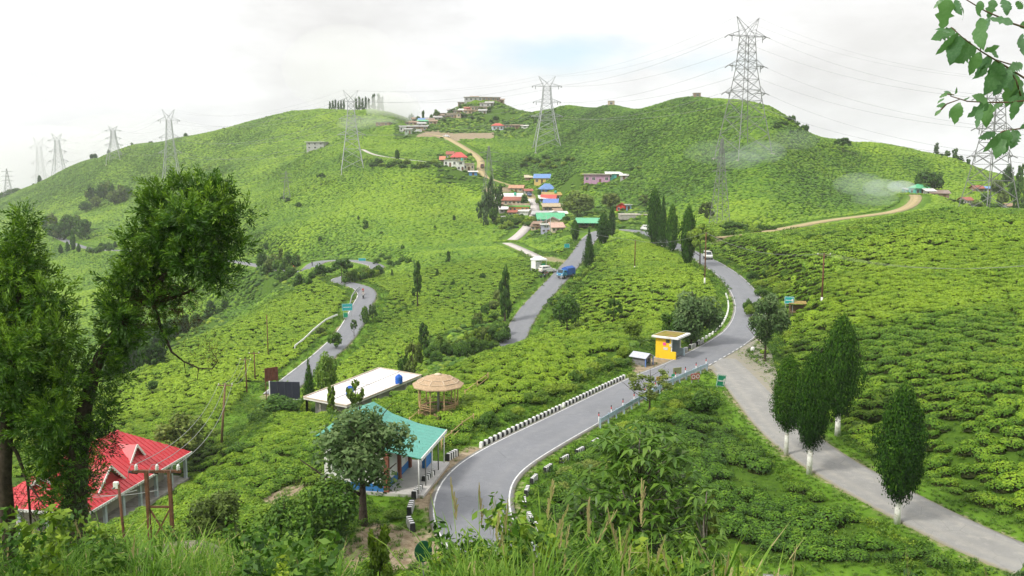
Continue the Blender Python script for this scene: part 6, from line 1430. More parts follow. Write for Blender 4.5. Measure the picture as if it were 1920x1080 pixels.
    mb = MB(); mb.box((0, 0, -.4), (w-.3, l-.3, .8)); mb.build('floor', M_CONCR, t)
    for i in range(5): window(t, -5+i*2.6, 1.5, 1.1, 1.2, w/2-2.6, 1, 'x')
def build_boards():
    # dark video screen and the rusty board behind it
    p = at(535, 749, 108); s = 108/F; t = empty('video_screen', p, 'big dark panelled screen seen from behind beside the white roof', 'screen', None, R(-4)); w, h = 58*s, 34*s; zo = PY(535, 748, 108)[2]-p[2]-.35
    mb = MB(); mb.box((0, 0, zo+h/2+.35), (w, .12, h)); sc = mb.build('panel_back', paint('screen_back', (.022, .025, .04), .6), t)
    for i in range(1, 4): mb = MB(); mb.box((-w/2+w*i/4, -.08, zo+h/2+.35), (.06, .05, h)); mb.build('stiffener', paint('screen_rib', (.05, .055, .075), .6), sc)
    mb = MB(); mb.box((-w/2-.06, -.02, zo+h/2+.3), (.12, .16, h+.2)); mb.box((0, -.02, zo+.32), (w+.2, .16, .08)); mb.build('frame', M_WHITE, t)
    for x in (-w*.4, w*.4): mb = MB(); mb.box((x, .15, (zo+h)/2-.2), (.14, .14, max(.6, zo+h+.4))); mb.build('post', M_DSTEEL, t)
    p = at(510, 735, 118); s = 118/F; t = empty('rusty_board', p, 'tall rusty reddish board behind the dark screen', 'billboard', None, R(38)); h = 26*s; zb = PZ(510, 713, 1)[2]*0+PY(510, 714, 118)[2]-p[2]
    for i in range(4): mb = MB(); mb.box((-.72+.48*i, 0, zb+h/2), (.46, .06, h)); mb.build('panel', simple('rust_red_sheet_%d' % i, (.16, .055, .04), .8, .2, var=.35, scale=2), t)
    for x in (-.8, .8): mb = MB(); mb.box((x, .08, (zb+h)/2-.2), (.1, .1, zb+h+.4)); mb.build('post', M_RUST, t)

# ================================================================== ROAD FURNITURE
def along(L, off, s0, s1, step):
    """spots at a set spacing beside a centre line"""
    d = np.concatenate([[0], np.cumsum(np.linalg.norm(np.diff(L[:, :2], axis=0), axis=1))]); n = normals2(L); out = []
    for s in np.arange(s0, s1, step):
        q = [np.interp(s, d, L[:, k]) for k in range(4)]; m = [np.interp(s, d, n[:, k]) for k in range(2)]; o = math.copysign(q[3]+abs(off), off)
        out.append((q[0]+m[0]*o, q[1]+m[1]*o, q[2], math.atan2(m[1], m[0])+math.pi/2))
    return out
def arc_at(L, u, v):
    uu, vv, _ = proj(L[:, :3]); i = int(((uu-u)**2+(vv-v)**2).argmin()); d = np.concatenate([[0], np.cumsum(np.linalg.norm(np.diff(L[:, :2], axis=0), axis=1))]); return d[i]
def build_furniture():
    ml = main_line
    # painted kerb stones on the outer edge
    def stone(seed):
        r = random.Random(seed); mb = MB(); w, d, h = .27, .24, .34
        vs = [(x*w/2*(1 if z < 0 else .86)*(1+r.uniform(-.06, .06)), y*d/2*(1 if z < 0 else .86), (h if z > 0 else -.25)*(1+r.uniform(-.05, .05))) for z in (-1, 1) for x, y in ((-1, -1), (1, -1), (1, 1), (-1, 1))]
        mb.add(vs, [(3, 2, 1, 0), (4, 5, 6, 7), (0, 1, 5, 4), (1, 2, 6, 5), (2, 3, 7, 6), (3, 0, 4, 7)]); return mb
    mw = [stone(i).mesh('kerb_stone', M_WHITE) for i in range(4)]; mk = [stone(9+i).mesh('kerb_stone', M_BLACK) for i in range(4)]
    s0, s1 = arc_at(ml, 950, 830), arc_at(ml, 1215, 708); sp = along(ml, -.46, s0, s1, .32)
    for i, (x, y, z, a) in enumerate(sp):
        if i % 40 == 39: continue
        wht = i % 2 == 0; o = bpy.data.objects.new('kerb_stone', (mw if wht else mk)[i % 4]); COL.objects.link(o); o.location = (x, y, z-.02); o.rotation_euler = (0, 0, a); o.scale = (1, 1, 1 if wht else .86)
        tag(o, ('white' if wht else 'black')+' painted kerb stone in the row along the foot of the tea bank', 'kerb stone', ('white' if wht else 'black')+' kerb stones along the tea bank')
    # white stones round the upper part of the bend
    s0, s1 = arc_at(ml, 1340, 648), arc_at(ml, 1398, 552)
    for i, (x, y, z, a) in enumerate(along(ml, -.95, s0, s1, 1.6)):
        mb = MB(); o = bpy.data.objects.new('kerb_stone', mw[i % 4]); COL.objects.link(o); o.location = (x, y, z+.02); o.rotation_euler = (0, 0, a); o.scale = (2.2, .9, .62)
        tag(o, 'low white kerb stone on the grass edge of the upper bend', 'kerb stone', 'white stones round the upper bend')
    # striped parapet blocks
    def block(ln=1.7):
        mb = MB(); n = 9; h, d = .62, .42
        for i in range(n):
            a, b = -ln/2+ln*i/n, -ln/2+ln*(i+1)/n
            vs = [(a, -d/2, -.3), (b, -d/2, -.3), (b, d/2, -.3), (a, d/2, -.3), (a+.05, -d/2*.8, h), (b+.05, -d/2*.8, h), (b+.05, d/2*.8, h), (a+.05, d/2*.8, h)]
            mb.add(vs, [(4, 5, 6, 7), (0, 1, 5, 4), (2, 3, 7, 6)]+([(3, 0, 4, 7)] if i == 0 else [])+([(1, 2, 6, 5)] if i == n-1 else []), i % 2)
        return mb
    bm_ = block().mesh('parapet_block', [M_BLACK, M_WHITE])
    def blk(u, v, ang, lb, group, sc=1.0):
        p = PZ(u, v, ZR); o = bpy.data.objects.new('parapet_block', bm_); COL.objects.link(o); o.location = (p[0], p[1], ground(p[0], p[1])-.02); o.rotation_euler = (0, 0, ang); o.scale = (sc, sc, sc); tag(o, lb, 'parapet block', group)
    for u, v, a, lb in ((847, 856, 62, 'striped parapet block at the corner of the green roofed shelter'), (803, 898, 68, 'striped parapet block just below the green roofed shelter'), (782, 926, 76, 'third striped parapet block down the outside of the hairpin'), (770, 955, 88, 'fourth striped parapet block down the outside of the hairpin'), (770, 986, 108, 'last striped parapet block on the outside of the hairpin')): blk(u, v, R(a), lb, 'striped blocks outside the hairpin', .82)
    inner = [(1116, 831), (1087, 847), (1058, 862), (1027, 880), (1001, 900), (988, 922), (983, 944), (994, 973), (1008, 992)]
    for i, (u, v) in enumerate(inner):
        a, b = PZ(*inner[max(0, i-1)], ZR), PZ(*inner[min(len(inner)-1, i+1)], ZR); blk(u, v, math.atan2(a[1]-b[1], a[0]-b[0]), 'striped parapet block in the arc inside the hairpin bend', 'striped blocks inside the hairpin', .66)
    for u, v, a in ((1256, 668, 55), (1283, 658, 50), (1298, 651, 48), (1312, 645, 46)): blk(u, v, R(a), 'striped parapet block on the verge by the yellow bus shelter', 'striped blocks by the bus shelter', .8)
    # guard rail with slender delineators along the inner edge
    s0, s1 = arc_at(ml, 1070, 803), arc_at(ml, 1290, 690); sp = along(ml, .55, s0, s1, 1.6)
    rail_m = paint('blue_grey_rail', (.34, .43, .52), .5, scale=2)
    t = empty('guard_rail', sp[0][:3], 'blue grey steel guard rail on the inner edge of the main road', 'guard rail'); o0 = Vector(sp[0][:3])
    for a, b in zip(sp[:-1], sp[1:]):
        A, B = Vector(a[:3])-o0, Vector(b[:3])-o0; mb = MB()
        for z in (.38, .60): mb.bar(A+Vector((0, 0, z)), B+Vector((0, 0, z)), .05, .14)
        mb.bar(A+Vector((0, 0, .49)), B+Vector((0, 0, .49)), .03, .10); mb.build('rail', rail_m, t)
    for a in sp: A = Vector(a[:3])-o0; mb = MB(); mb.box(A+Vector((0, 0, .25)), (.12, .12, 1.0)); mb.build('post', rail_m, t)
    redp, yel = paint('red_reflector', (.55, .03, .03)), paint('signal_yellow', (.75, .48, .03))
    for i, (x, y, z, a) in enumerate(along(ml, .42, s0, s1, 2.4)):
        t = empty('delineator_post', (x, y, z), 'slender delineator post with a red and black head on the guard rail', 'road post', 'delineator posts along the guard rail')
        mb = MB(); mb.tube([(0, 0, 0), (0, 0, .85)], .035, 7); mb.build('post', M_WHITE, t, True); mb = MB(); mb.tube([(0, 0, .85), (0, 0, 1.05)], .042, 7); mb.build('red_band', redp, t, True); mb = MB(); mb.tube([(0, 0, 1.05), (0, 0, 1.2)], .04, 7); mb.build('black_cap', M_BLACK, t, True)
    # signs
    gsign = paint('sign_green', (.015, .26, .13), .5, scale=3, var=.1); tsign = paint('sign_teal', (.02, .30, .30), .5, var=.1)
    def glyph_rows(mb, w, h, rows, y, seed):
        """unreadable at this distance in the photograph: rows of short white strokes"""
        r = random.Random(seed)
        for k in range(rows):
            z = h*.5-h*(k+.8)/(rows+.6); x = -w*.36
            while x < w*.30:
                l = w*(.05+.06*r.random()); mb.box((x+l/2, y, z), (l, .012, h*.11)); x += l+w*.035
    def sign(u, v, Y, w, h, lb, mat, posts=2, rz=0., tilt=0., clear=1.0, rows=2, arrow=False, border=True, post_m=None, back=False, name='road_sign', ground_z=None):
        p = at(u, v, Y); zc = PY(u, v, Y)[2]; t = empty(name, p, lb, 'sign', None, rz); dz = zc-p[2]
        M = Matrix.Rotation(tilt, 3, 'Y')
        mb = MB(); mb.box((0, 0, dz), (w, .05, h), rot=M); b = mb.build('board', mat, t, bevel=.02)
        if border and not back:
            q = MB(); k = .035
            for dx, dy, sx, sy in ((0, h/2-k*1.6, w-.1, k), (0, -h/2+k*1.6, w-.1, k), (-w/2+k*1.6, 0, k, h-.16), (w/2-k*1.6, 0, k, h-.16)): q.box(M @ Vector((dx, -.032, dy))+Vector((0, 0, dz)), (sx, .012, sy), rot=M)
            q.build('border', M_WHITE, b)
        if rows and not back:
            q = MB(); glyph_rows(q, w, h, rows, -.034, int(u)); q.v = [tuple(M @ Vector(x)+Vector((0, 0, dz))) for x in q.v]; q.build('lettering', M_WHITE, b)
        if arrow:
            q = MB(); q.box(M @ Vector((w*.3, -.036, -h*.12))+Vector((0, 0, dz)), (.06, .012, h*.42), rot=M); q.add([M @ Vector(x)+Vector((0, 0, dz)) for x in ((w*.3-.12, -.042, h*.06), (w*.3+.12, -.042, h*.06), (w*.3, -.042, h*.26))], [(0, 1, 2)]); q.build('arrow', M_WHITE, b)
        for i in range(posts): x = 0 if posts == 1 else (-w*.36+w*.72*i/(posts-1)); q = MB(); q.box((x, .06, (dz-h*.1)/2-.2), (.09, .07, dz-h*.1+.5)); q.build('post', post_m or M_STEEL, t)
        return t
    sign(1352, 714, 82.5, 1.1, 1.15, 'green road sign with a white border on two white posts at the road fork', gsign, 2, R(28), R(12), rows=1, arrow=True, post_m=M_WHITE)
    sign(1480, 563, 118, 1.25, 1.0, 'teal green sign with white lettering at the foot of the right tea field', tsign, 2, R(-18), rows=1, arrow=True)
    sign(1270, 695, 84.5, .98, .62, 'olive board in a dark frame on two tall thin posts at the rail', paint('olive_board', (.24, .25, .13)), 2, R(24), rows=0, border=False, post_m=M_RUST)
    sign(1263, 706, 84, .5, .5, 'small green sign hanging below the olive board', gsign, 1, R(24), rows=1, border=False, post_m=M_DSTEEL)
    sign(1236, 710, 80.5, .62, .42, 'yellowish small sign on a dark post behind the crooked tree', paint('ochre_board', (.38, .27, .06)), 1, R(20), rows=0, border=False, post_m=M_BLACK)
    t = sign(1304, 706, 84, 1.0, .62, 'faded red board painted with white rings at the tip of the triangle', paint('faded_red', (.34, .10, .09), var=.3, scale=5), 2, R(20), rows=0, border=False)
    dz = PY(1304, 706, 84)[2]-t.location.z
    for x in (-.24, .24):
        q = MB()
        for k in range(16): a, b = 2*math.pi*k/16, 2*math.pi*(k+1)/16; q.add([(x+.20*math.cos(a), -.034, dz+.20*math.sin(a)), (x+.20*math.cos(b), -.034, dz+.20*math.sin(b)), (x+.14*math.cos(b), -.034, dz+.14*math.sin(b)), (x+.14*math.cos(a), -.034, dz+.14*math.sin(a))], [(0, 1, 2, 3)])
        q.build('painted_ring', M_WHITE, t)
    t = sign(1421, 648, 104, 1.25, .28, 'yellow two plank sign at the corner of the side road', yel, 1, R(5), rows=0, border=False, post_m=paint('yellow_post', (.6, .4, .05)))
    dz = PY(1421, 648, 104)[2]-t.location.z; q = MB(); q.box((0, 0, dz-.42), (1.1, .05, .26)); q.build('board', yel, t)
    sign(1431, 631, 108, .85, .5, 'small red sign below the silvery tree at the junction', redp, 1, R(10), rows=1, border=False)
    sign(651, 576, 184, 2.2, 1.5, 'blue green sign on the outer verge of the lower road', paint('sign_blue_green', (.03, .34, .36)), 2, R(15), rows=1)
    sign(648, 591, 182, 1.0, 1.1, 'small green board below the blue green sign on the lower road', gsign, 1, R(15), rows=0)
    sign(679, 488, 290, 2.4, 1.4, 'far teal sign on the upper stretch of the lower road', tsign, 2, 0, rows=0)
    sign(1063, 461, 250, 1.6, 1.2, 'small teal sign on a white post left of the descending road', tsign, 1, R(10), rows=0, post_m=M_WHITE)
    # milestone, little shed with a slatted roof
    p = PZ(1411, 660, ZR); o = MB(); o.lathe([(.24, -.2), (.24, .45), (.21, .6), (.12, .70), (.01, .73)], seg=12, sy=.5); o = o.build('milestone', M_WHITE, None, True, loc=(p[0], p[1], ground(p[0], p[1]))); tag(o, 'rounded white milestone at the corner of the side road', 'milestone')
    p = at(1494, 597, 118); t = empty('roadside_stall', p, 'small open stall with a plank roof under the teal sign', 'stall', None, R(-12)); wd = simple('mossy_plank', (.36, .27, .10), .9, .1, var=.3, scale=4)
    for i in range(6): mb = MB(); q = -.9+.36*i; mb.box((0, q*.62, 1.75+.18*(q+.9)/1.8), (2.3, .215, .06)); mb.build('roof_plank', wd, t)
    for x in (-1.0, 1.0):
        for y in (-.5, .5): mb = MB(); mb.box((x, y, .7), (.1, .1, 2.1)); mb.build('post', M_WOOD, t)
    mb = MB(); mb.box((0, .5, .8), (1.9, .06, 1.3)); mb.build('back_wall', M_WOOD, t); mb = MB(); mb.box((0, -.25, .55), (1.9, .4, .07)); mb.build('counter', M_WOOD, t)
    # low wall and rail of the lower road
    def rail_px(pts_, lb, name, mat, h, w=.12, post=2.2):
        P = [V3(spot(u, v)) for u, v in pts_]; t = empty(name, P[0], lb, 'guard rail'); 
        for a, b in zip(P[:-1], P[1:]):
            n = max(1, int((b-a).length/post))
            for i in range(n):
                q0, q1 = a.lerp(b, i/n), a.lerp(b, (i+1)/n); q0.z = ground(q0.x, q0.y); q1.z = ground(q1.x, q1.y)
                mb = MB(); mb.bar(q0-P[0]+Vector((0, 0, h)), q1-P[0]+Vector((0, 0, h)), w, .34); mb.build('rail', mat, t)
                mb = MB(); mb.box(q0-P[0]+Vector((0, 0, h/2-.2)), (.14, .14, h+.4)); mb.build('post', mat, t)
    rail_px([(553, 657), (570, 643), (590, 624), (612, 606), (633, 597)], 'white painted guard rail on the outer verge of the lower road', 'guard_rail', M_WHITE, .75)
    rail_px([(655, 580), (660, 560), (668, 548), (674, 543)], 'pale low rail further up the outer edge of the lower road', 'guard_rail', M_STEEL, .6)
    p = spot(601, 627); s = p[1]/F; plant_tree(p, 1.7, 1.9, 'bush', M_OLIVE, 'dark reddish flower bush beside the white guard rail', name='flower_bush', cat='shrub', var=2, n=700, size=.14, tint=-.1, clear=0, trunk=False)
    p = spot(608, 629); plant_tree(p, .8, 1.6, 'bush', M_LIME, 'yellow flowering bush beside the white guard rail', name='flower_bush', cat='shrub', var=1, n=700, size=.14, tint=.5, clear=0, trunk=False)
    # orange tarpaulin heap on the far bend
    p = spot(551, 500); t = empty('orange_tarpaulin', p, 'orange tarpaulin tent beside the far bend of the lower road', 'tarpaulin'); mb = MB(); mb.add([(-1.4, -1.2, 0), (1.4, -1.2, 0), (1.6, 1.2, 0), (-1.2, 1.2, 0), (-.6, 0, 2.3), (.7, 0, 1.9)], [(0, 1, 5, 4), (1, 2, 5), (2, 3, 4, 5), (3, 0, 4)]); mb.build('sheet', paint('orange_sheet', (.62, .20, .04)), t); mb = MB(); mb.tube([(-.6, 0, 0), (-.6, 0, 2.4)], .06, 6); mb.build('pole', M_WOOD, t)
    # round sign at the foot of the foreground bank, seen from behind
    p = at(794, 1060, 37.5); zc = PY(793, 1034, 37.5)[2]; t = empty('round_sign', p, 'dark green oval sign back on a post at the bottom of the bend', 'sign', None, R(18)); dz = zc-p[2]
    mb = MB(); n = 26; f = [(.40*math.cos(2*math.pi*i/n), 0, dz+.5*math.sin(2*math.pi*i/n)) for i in range(n)]; mb.add([(x, -.03, z) for x, y, z in f]+[(x, .03, z) for x, y, z in f], [tuple(range(n)), tuple(range(2*n-1, n-1, -1))]+[(i, i+n, (i+1) % n+n, (i+1) % n) for i in range(n)]); mb.build('disc', paint('bottle_green', (.008, .075, .035), .5, var=.2), t)
    mb = MB(); mb.tube([(0, .06, -.4), (0, .06, dz+.2)], .04, 8); mb.build('post', M_DSTEEL, t, True)

# ================================================================== VEHICLES AND PEOPLE
M_TYRE = simple('tyre_rubber', (.02, .02, .021), .85, .2, var=.2); M_LAMP = simple('lamp_glass', (.7, .7, .68), .2, .5, var=.05); M_TAIL = simple('tail_lamp_red', (.4, .02, .02), .3, .5)
def car_paint(name, col):
    if name in _paint: return _paint[name]
    m = new_mat(name); t = NT(m); b = t.bsdf(t.ramp(t.noise(2, 4, .6, t.n('ShaderNodeTexCoord').outputs['Object']), [(.35, tuple(c*.88 for c in col)), (.65, col)]), .35, .5); b.inputs['Coat Weight'].default_value = .4; _paint[name] = m; return m
def vehicle(P, rz, label, col, kind='van', L=4.0, Wd=1.65, Hh=1.9, cat='van', name='parked_van'):
    """nose points along local +x"""
    t = empty(name, P, label, cat, None, rz); body = car_paint('paint_'+name+'_%.2f_%.2f' % (col[0], col[2]), col); w2 = Wd/2; wr = .32 if L < 5 else .42
    if kind == 'van': prof = [(-.5, .30), (-.5, .92), (-.47, 1.0), (.20, 1.0), (.40, .58), (.49, .50), (.5, .30)]
    elif kind == 'suv': prof = [(-.5, .25), (-.5, .58), (-.46, .97), (-.40, 1.0), (.05, 1.0), (.22, .62), (.46, .55), (.5, .45), (.5, .25)]
    elif kind == 'car': prof = [(-.5, .25), (-.5, .58), (-.30, .62), (-.18, .97), (.08, 1.0), (.26, .64), (.46, .56), (.5, .45), (.5, .25)]
    else: prof = [(.12, .28), (.12, .86), (.16, .92), (.40, .92), (.47, .60), (.5, .55), (.5, .28)]
    n = len(prof); mb = MB()
    def sec(y, k): return [(x*L, y, (wr*.55+(z-.25)*k*Hh/.75*1.0) if False else z*Hh*(1 if z < .6 else 1)) for x, z in prof]
    A, A2, B2, B = [(x*L, -w2*(.86 if z > .7 else .96), z*Hh) for x, z in prof], [(x*L, -w2*(.82 if z > .7 else 1.0), z*Hh) for x, z in prof], [(x*L, w2*(.82 if z > .7 else 1.0), z*Hh) for x, z in prof], [(x*L, w2*(.86 if z > .7 else .96), z*Hh) for x, z in prof]
    vs = A2+B2; mb.add(vs, [tuple(range(n)), tuple(range(2*n-1, n-1, -1))]+[(i, i+n, (i+1) % n+n, (i+1) % n) for i in range(n)]); mb.build('body', body, t, bevel=.05)
    zs = Hh*(.78 if kind != 'truck' else .72); hh = Hh*.24; spans = {'van': ((-.34, .20), (-.08, .20), (.14, .14)), 'suv': ((-.34, .14), (-.16, .18), (.02, .14)), 'car': ((-.10, .20), (.10, .10)), 'truck': ((.28, .16),)}[kind]
    for s in (-1, 1):
        for x, l in spans: q = MB(); q.box((x*L, s*(w2*.90), zs), (l*L, .05, hh*.85)); q.build('window', M_GLASS, t)
    x0, x1 = {'van': (.22, .38), 'suv': (.07, .21), 'car': (.10, .25), 'truck': (.41, .465)}[kind]; q = MB(); zt, zb_ = Hh*.96, Hh*.62
    q.add([(x0*L+.03, -w2*.72, zt), (x0*L+.03, w2*.72, zt), (x1*L+.04, w2*.78, zb_), (x1*L+.04, -w2*.78, zb_)], [(0, 1, 2, 3)]); q.build('windscreen', M_GLASS, t)
    if kind != 'truck': q = MB(); q.box((-.492*L if kind == 'van' else -.478*L, 0, Hh*.78), (.04, Wd*.68, hh*.85)); q.build('rear_window', M_GLASS, t)
    for s in (-1, 1): q = MB(); q.box((.5*L+.005, s*w2*.68, Hh*.44), (.05, Wd*.18, Hh*.09)); q.build('headlight', M_LAMP, t); q = MB(); q.box((-.5*L-.005, s*w2*.78, Hh*.46), (.05, Wd*.10, Hh*.16)); q.build('tail_light', M_TAIL, t)
    for x in (.5, -.5): q = MB(); q.box((x*L, 0, Hh*.27), (.10, Wd*.96, Hh*.10)); q.build('bumper', M_DSTEEL if kind != 'car' else body, t)
    for s in (-1, 1): q = MB(); q.box((x1*L-.1, s*(w2+.08), Hh*.62), (.10, .14, .12)); q.build('mirror', M_BLACK, t)
    for x in (-.30, .32):
        for s in (-1, 1):
            q = MB(); q.tube([(x*L, s*(w2-.20), wr), (x*L, s*(w2+.02), wr)], wr, 14); wl = q.build('wheel', M_TYRE, t, True); q = MB(); q.tube([(x*L, s*(w2+.0), wr), (x*L, s*(w2+.035), wr)], wr*.6, 10); q.build('rim', M_STEEL, wl)
    return t
def skin_person(P, h, rz, label, top, legs, pose='stand', hair=(.02, .018, .016), name='person'):
    """continuous skinned figure; pose: stand, walk or ride"""
    t = empty(name, P, label, 'person', None, rz); k = h/1.7
    if pose == 'ride': J = dict(pel=(0, 0, .82), ch=(.06, 0, 1.22), nk=(.10, 0, 1.42), hd=(.13, 0, 1.60), kl=(.34, .14, .72), fl=(.22, .15, .30), sl=(.10, .19, 1.33), el=(.30, .24, 1.12), hl=(.50, .22, 1.05))
    else:
        w = .16 if pose == 'walk' else .02; J = dict(pel=(0, 0, .92), ch=(.01, 0, 1.25), nk=(.02, 0, 1.43), hd=(.04, 0, 1.60), kl=(w, .10, .48), fl=(w*.9, .11, .04), sl=(.01, .19, 1.36), el=(-.05, .26, 1.08), hl=(.02, .27, .84))
    vs, es, rs = [], [], []
    def v(p, r): vs.append(tuple(c*k for c in p)); rs.append(r*k); return len(vs)-1
    def m(p): return (-p[0] if pose == 'walk' else p[0], -p[1], p[2])
    pel = v(J['pel'], .15); ch = v(J['ch'], .16); nk = v(J['nk'], .07); hd = v(J['hd'], .10); hd2 = v((J['hd'][0], 0, J['hd'][2]+.10), .075); es += [(pel, ch), (ch, nk), (nk, hd), (hd, hd2)]
    for f in (lambda p: p, m):
        kn = v(f(J['kl']), .07); ft = v(f(J['fl']), .05); q = f(J['fl']); toe = v((q[0]+.16, q[1], q[2]), .045); es += [(pel, kn), (kn, ft), (ft, toe)]
        sh = v(f(J['sl']), .065); el = v(f(J['el']), .045); ha = v(f(J['hl']), .042); es += [(ch, sh), (sh, el), (el, ha)]
    me = bpy.data.meshes.new('body'); me.from_pydata(vs, es, []); o = bpy.data.objects.new('body', me); link(o, t)
    sk = o.modifiers.new('skin', 'SKIN'); me.skin_vertices.new() if not me.skin_vertices else None
    for i, r in enumerate(rs): me.skin_vertices[0].data[i].radius = (r, r); me.skin_vertices[0].data[i].use_root = (i == 0)
    sk.use_smooth_shade = True; sb = o.modifiers.new('sub', 'SUBSURF'); sb.levels = sb.render_levels = 1
    mt = new_mat('clothes_%d' % len(MATS)); n = NT(mt); z = n.n('ShaderNodeSeparateXYZ'); n.l(n.n('ShaderNodeTexCoord').outputs['Object'], z.inputs[0]); zz = n.math('DIVIDE', z.outputs[2], k)
    hip = .95; c = n.mix(n.math('GREATER_THAN', zz, hip if pose != 'ride' else .86), legs, top); c = n.mix(n.math('GREATER_THAN', zz, J['nk'][2]), c, (.26, .15, .09)); c = n.mix(n.math('GREATER_THAN', zz, J['hd'][2]+.05), c, hair); n.bsdf(c, .8, .2); me.materials.append(mt)
    return t
def motorbike(P, rz, label, col, name='motorbike'):
    t = empty(name, P, label, 'motorbike', None, rz); pm = paint('bike_%.2f_%.2f' % (col[0], col[2]), col, .4)
    for x in (-.62, .62):
        q = MB(); seg = 14; q.lathe([(.30, -.05), (.31, 0), (.30, .05), (.22, .04), (.22, -.04), (.30, -.05)], seg=seg); q.v = [(a+x, c, b+.31) for a, b, c in q.v]; wl = q.build('wheel', M_TYRE, t, True); q = MB(); q.tube([(x, -.05, .31), (x, .05, .31)], .07, 8); q.build('hub', M_STEEL, wl)
    q = MB(); q.tube([(-.62, 0, .33), (-.2, 0, .45), (.2, 0, .6), (.46, 0, .86), (.62, 0, .33)], .05, 6); q.box((0, 0, .42), (.42, .26, .3)); q.build('frame', M_DSTEEL, t)
    q = MB(); q.lathe([(.02, -.2), (.15, -.12), (.17, .05), (.10, .2), (.02, .24)], seg=8, sy=.8); q.v = [(.14+c, b, .82+a*.6) for a, b, c in q.v]; q.build('fuel_tank', pm, t, True)
    q = MB(); q.box((-.32, 0, .80), (.62, .24, .10)); q.build('seat', M_BLACK, t, bevel=.03); q = MB(); q.bar((.42, -.34, 1.02), (.42, .34, 1.02), .04); q.build('handlebar', M_DSTEEL, t); q = MB(); q.box((.56, 0, .88), (.1, .2, .2)); q.build('headlight', M_LAMP, t)
    q = MB(); q.box((-.72, 0, .66), (.28, .18, .06)); q.build('mudguard', pm, t)
    return t
def build_vehicles():
    def head(u0, v0, u1, v1): a, b = spot(u0, v0), spot(u1, v1); return math.atan2(b[1]-a[1], b[0]-a[0])
    def gp(u, v): p = spot(u, v); return (p[0], p[1], p[2]+.17)
    def rp(L, u, v, off=0): 
        uu, vv, _ = proj(L[:, :3]); i = int(((uu-u)**2+(vv-v)**2).argmin()); n = normals2(L)[i]; tdir = L[min(i+1, len(L)-1), :2]-L[max(i-1, 0), :2]; return (L[i, 0]+n[0]*off, L[i, 1]+n[1]*off, L[i, 2]+.05), math.atan2(tdir[1], tdir[0])
    p, a = rp(main_line, 1196, 432, 1.0); vehicle((p[0]+1.5, p[1]-1, p[2]+.02), a+R(8), 'long white van parked in front of the concrete terrace', (.72, .72, .70), 'van', 4.6, 1.7, 2.0, 'van', 'white_van')
    p, a = rp(main_line, 1318, 489, .9); vehicle(p, a+math.pi, 'white taxi with yellow panels driving down the upper road', (.66, .66, .62), 'van', 3.5, 1.5, 1.75, 'car', 'small_taxi')
    p, a = rp(main_line, 1046, 508, 3.6); vehicle((p[0], p[1]+1.5, p[2]), R(28), 'white off-road car parked behind the white canopy', (.70, .69, .63), 'suv', 4.2, 1.75, 1.9, 'car', 'offroad_car')
    # blue lorry
    p, a = rp(main_line, 1052, 524, -1.6); t = vehicle((p[0], p[1], p[2]), R(232), 'blue lorry with a tarpaulin covered load at the roadside', (.05, .24, .42), 'truck', 5.4, 1.9, 2.1, 'truck', 'blue_lorry')
    q = MB(); q.add([(-2.7, -.95, .85), (.62, -.95, .85), (.62, .95, .85), (-2.7, .95, .85), (-2.65, -.9, 2.2), (.55, -.9, 2.2), (.55, .9, 2.2), (-2.65, .9, 2.2), (-2.6, 0, 2.65), (.5, 0, 2.6)], [(0, 1, 5, 4), (2, 3, 7, 6), (1, 2, 6, 9, 5), (3, 0, 4, 8, 7), (4, 5, 9, 8), (6, 7, 8, 9), (3, 2, 1, 0)]); q.build('tarpaulin', paint('blue_tarpaulin', (.03, .10, .36), .6), t)
    q = MB(); q.box((-1.0, 0, .72), (3.6, 1.8, .24)); q.build('load_bed', paint('bed_blue', (.05, .16, .32)), t)
    p, a = rp(vill_line, 836, 257); vehicle((p[0], p[1]+3, p[2]+.1), R(175), 'white car parked at the edge of the yellow field', (.72, .72, .72), 'car', 4.0, 1.65, 1.5, 'car', 'white_car')
    p, a = rp(vill_line, 787, 249); vehicle((p[0]-1, p[1]-2, p[2]+.1), R(200), 'white vehicle among the shacks at the end of the track', (.72, .72, .72), 'van', 4.0, 1.65, 1.9, 'van', 'white_van')
    p, a = rp(vill_line, 902, 314, .8); vehicle(p, a, 'dark reddish vehicle on the pale lane below the track', (.10, .04, .05), 'suv', 4.0, 1.7, 1.8, 'car', 'dark_car')
    p, a = rp(vill_line, 996, 368, -.9); vehicle(p, a+math.pi, 'dark blue car coming down the village lane', (.03, .06, .20), 'suv', 3.9, 1.65, 1.75, 'car', 'blue_car')
    # canopy stall by the road
    p = spot(1010, 515); p = at(1010, 519, 226); t = empty('canopy_stall', p, 'white canopy stall with banners beside the road', 'stall', None, R(25)); w, d, h = 3.0, 2.6, 2.6
    for x in (-w/2, w/2):
        for y in (-d/2, d/2): q = MB(); q.box((x, y, h/2-.5), (.10, .10, h+1)); q.build('post', M_WHITE, t)
    q = MB(); q.add([(-w/2-.2, -d/2-.2, h), (w/2+.2, -d/2-.2, h), (w/2+.2, d/2+.2, h), (-w/2-.2, d/2+.2, h), (-w/2-.2, -d/2-.2, h-.32), (w/2+.2, -d/2-.2, h-.32), (w/2+.2, d/2+.2, h-.32), (-w/2-.2, d/2+.2, h-.32), (-.3, 0, h+.75), (.3, 0, h+.75)], [(0, 1, 9, 8), (1, 2, 9), (2, 3, 8, 9), (3, 0, 8), (4, 5, 1, 0), (5, 6, 2, 1), (6, 7, 3, 2), (7, 4, 0, 3)]); q.build('canopy', paint('white_canvas', (.76, .76, .75), var=.04), t)
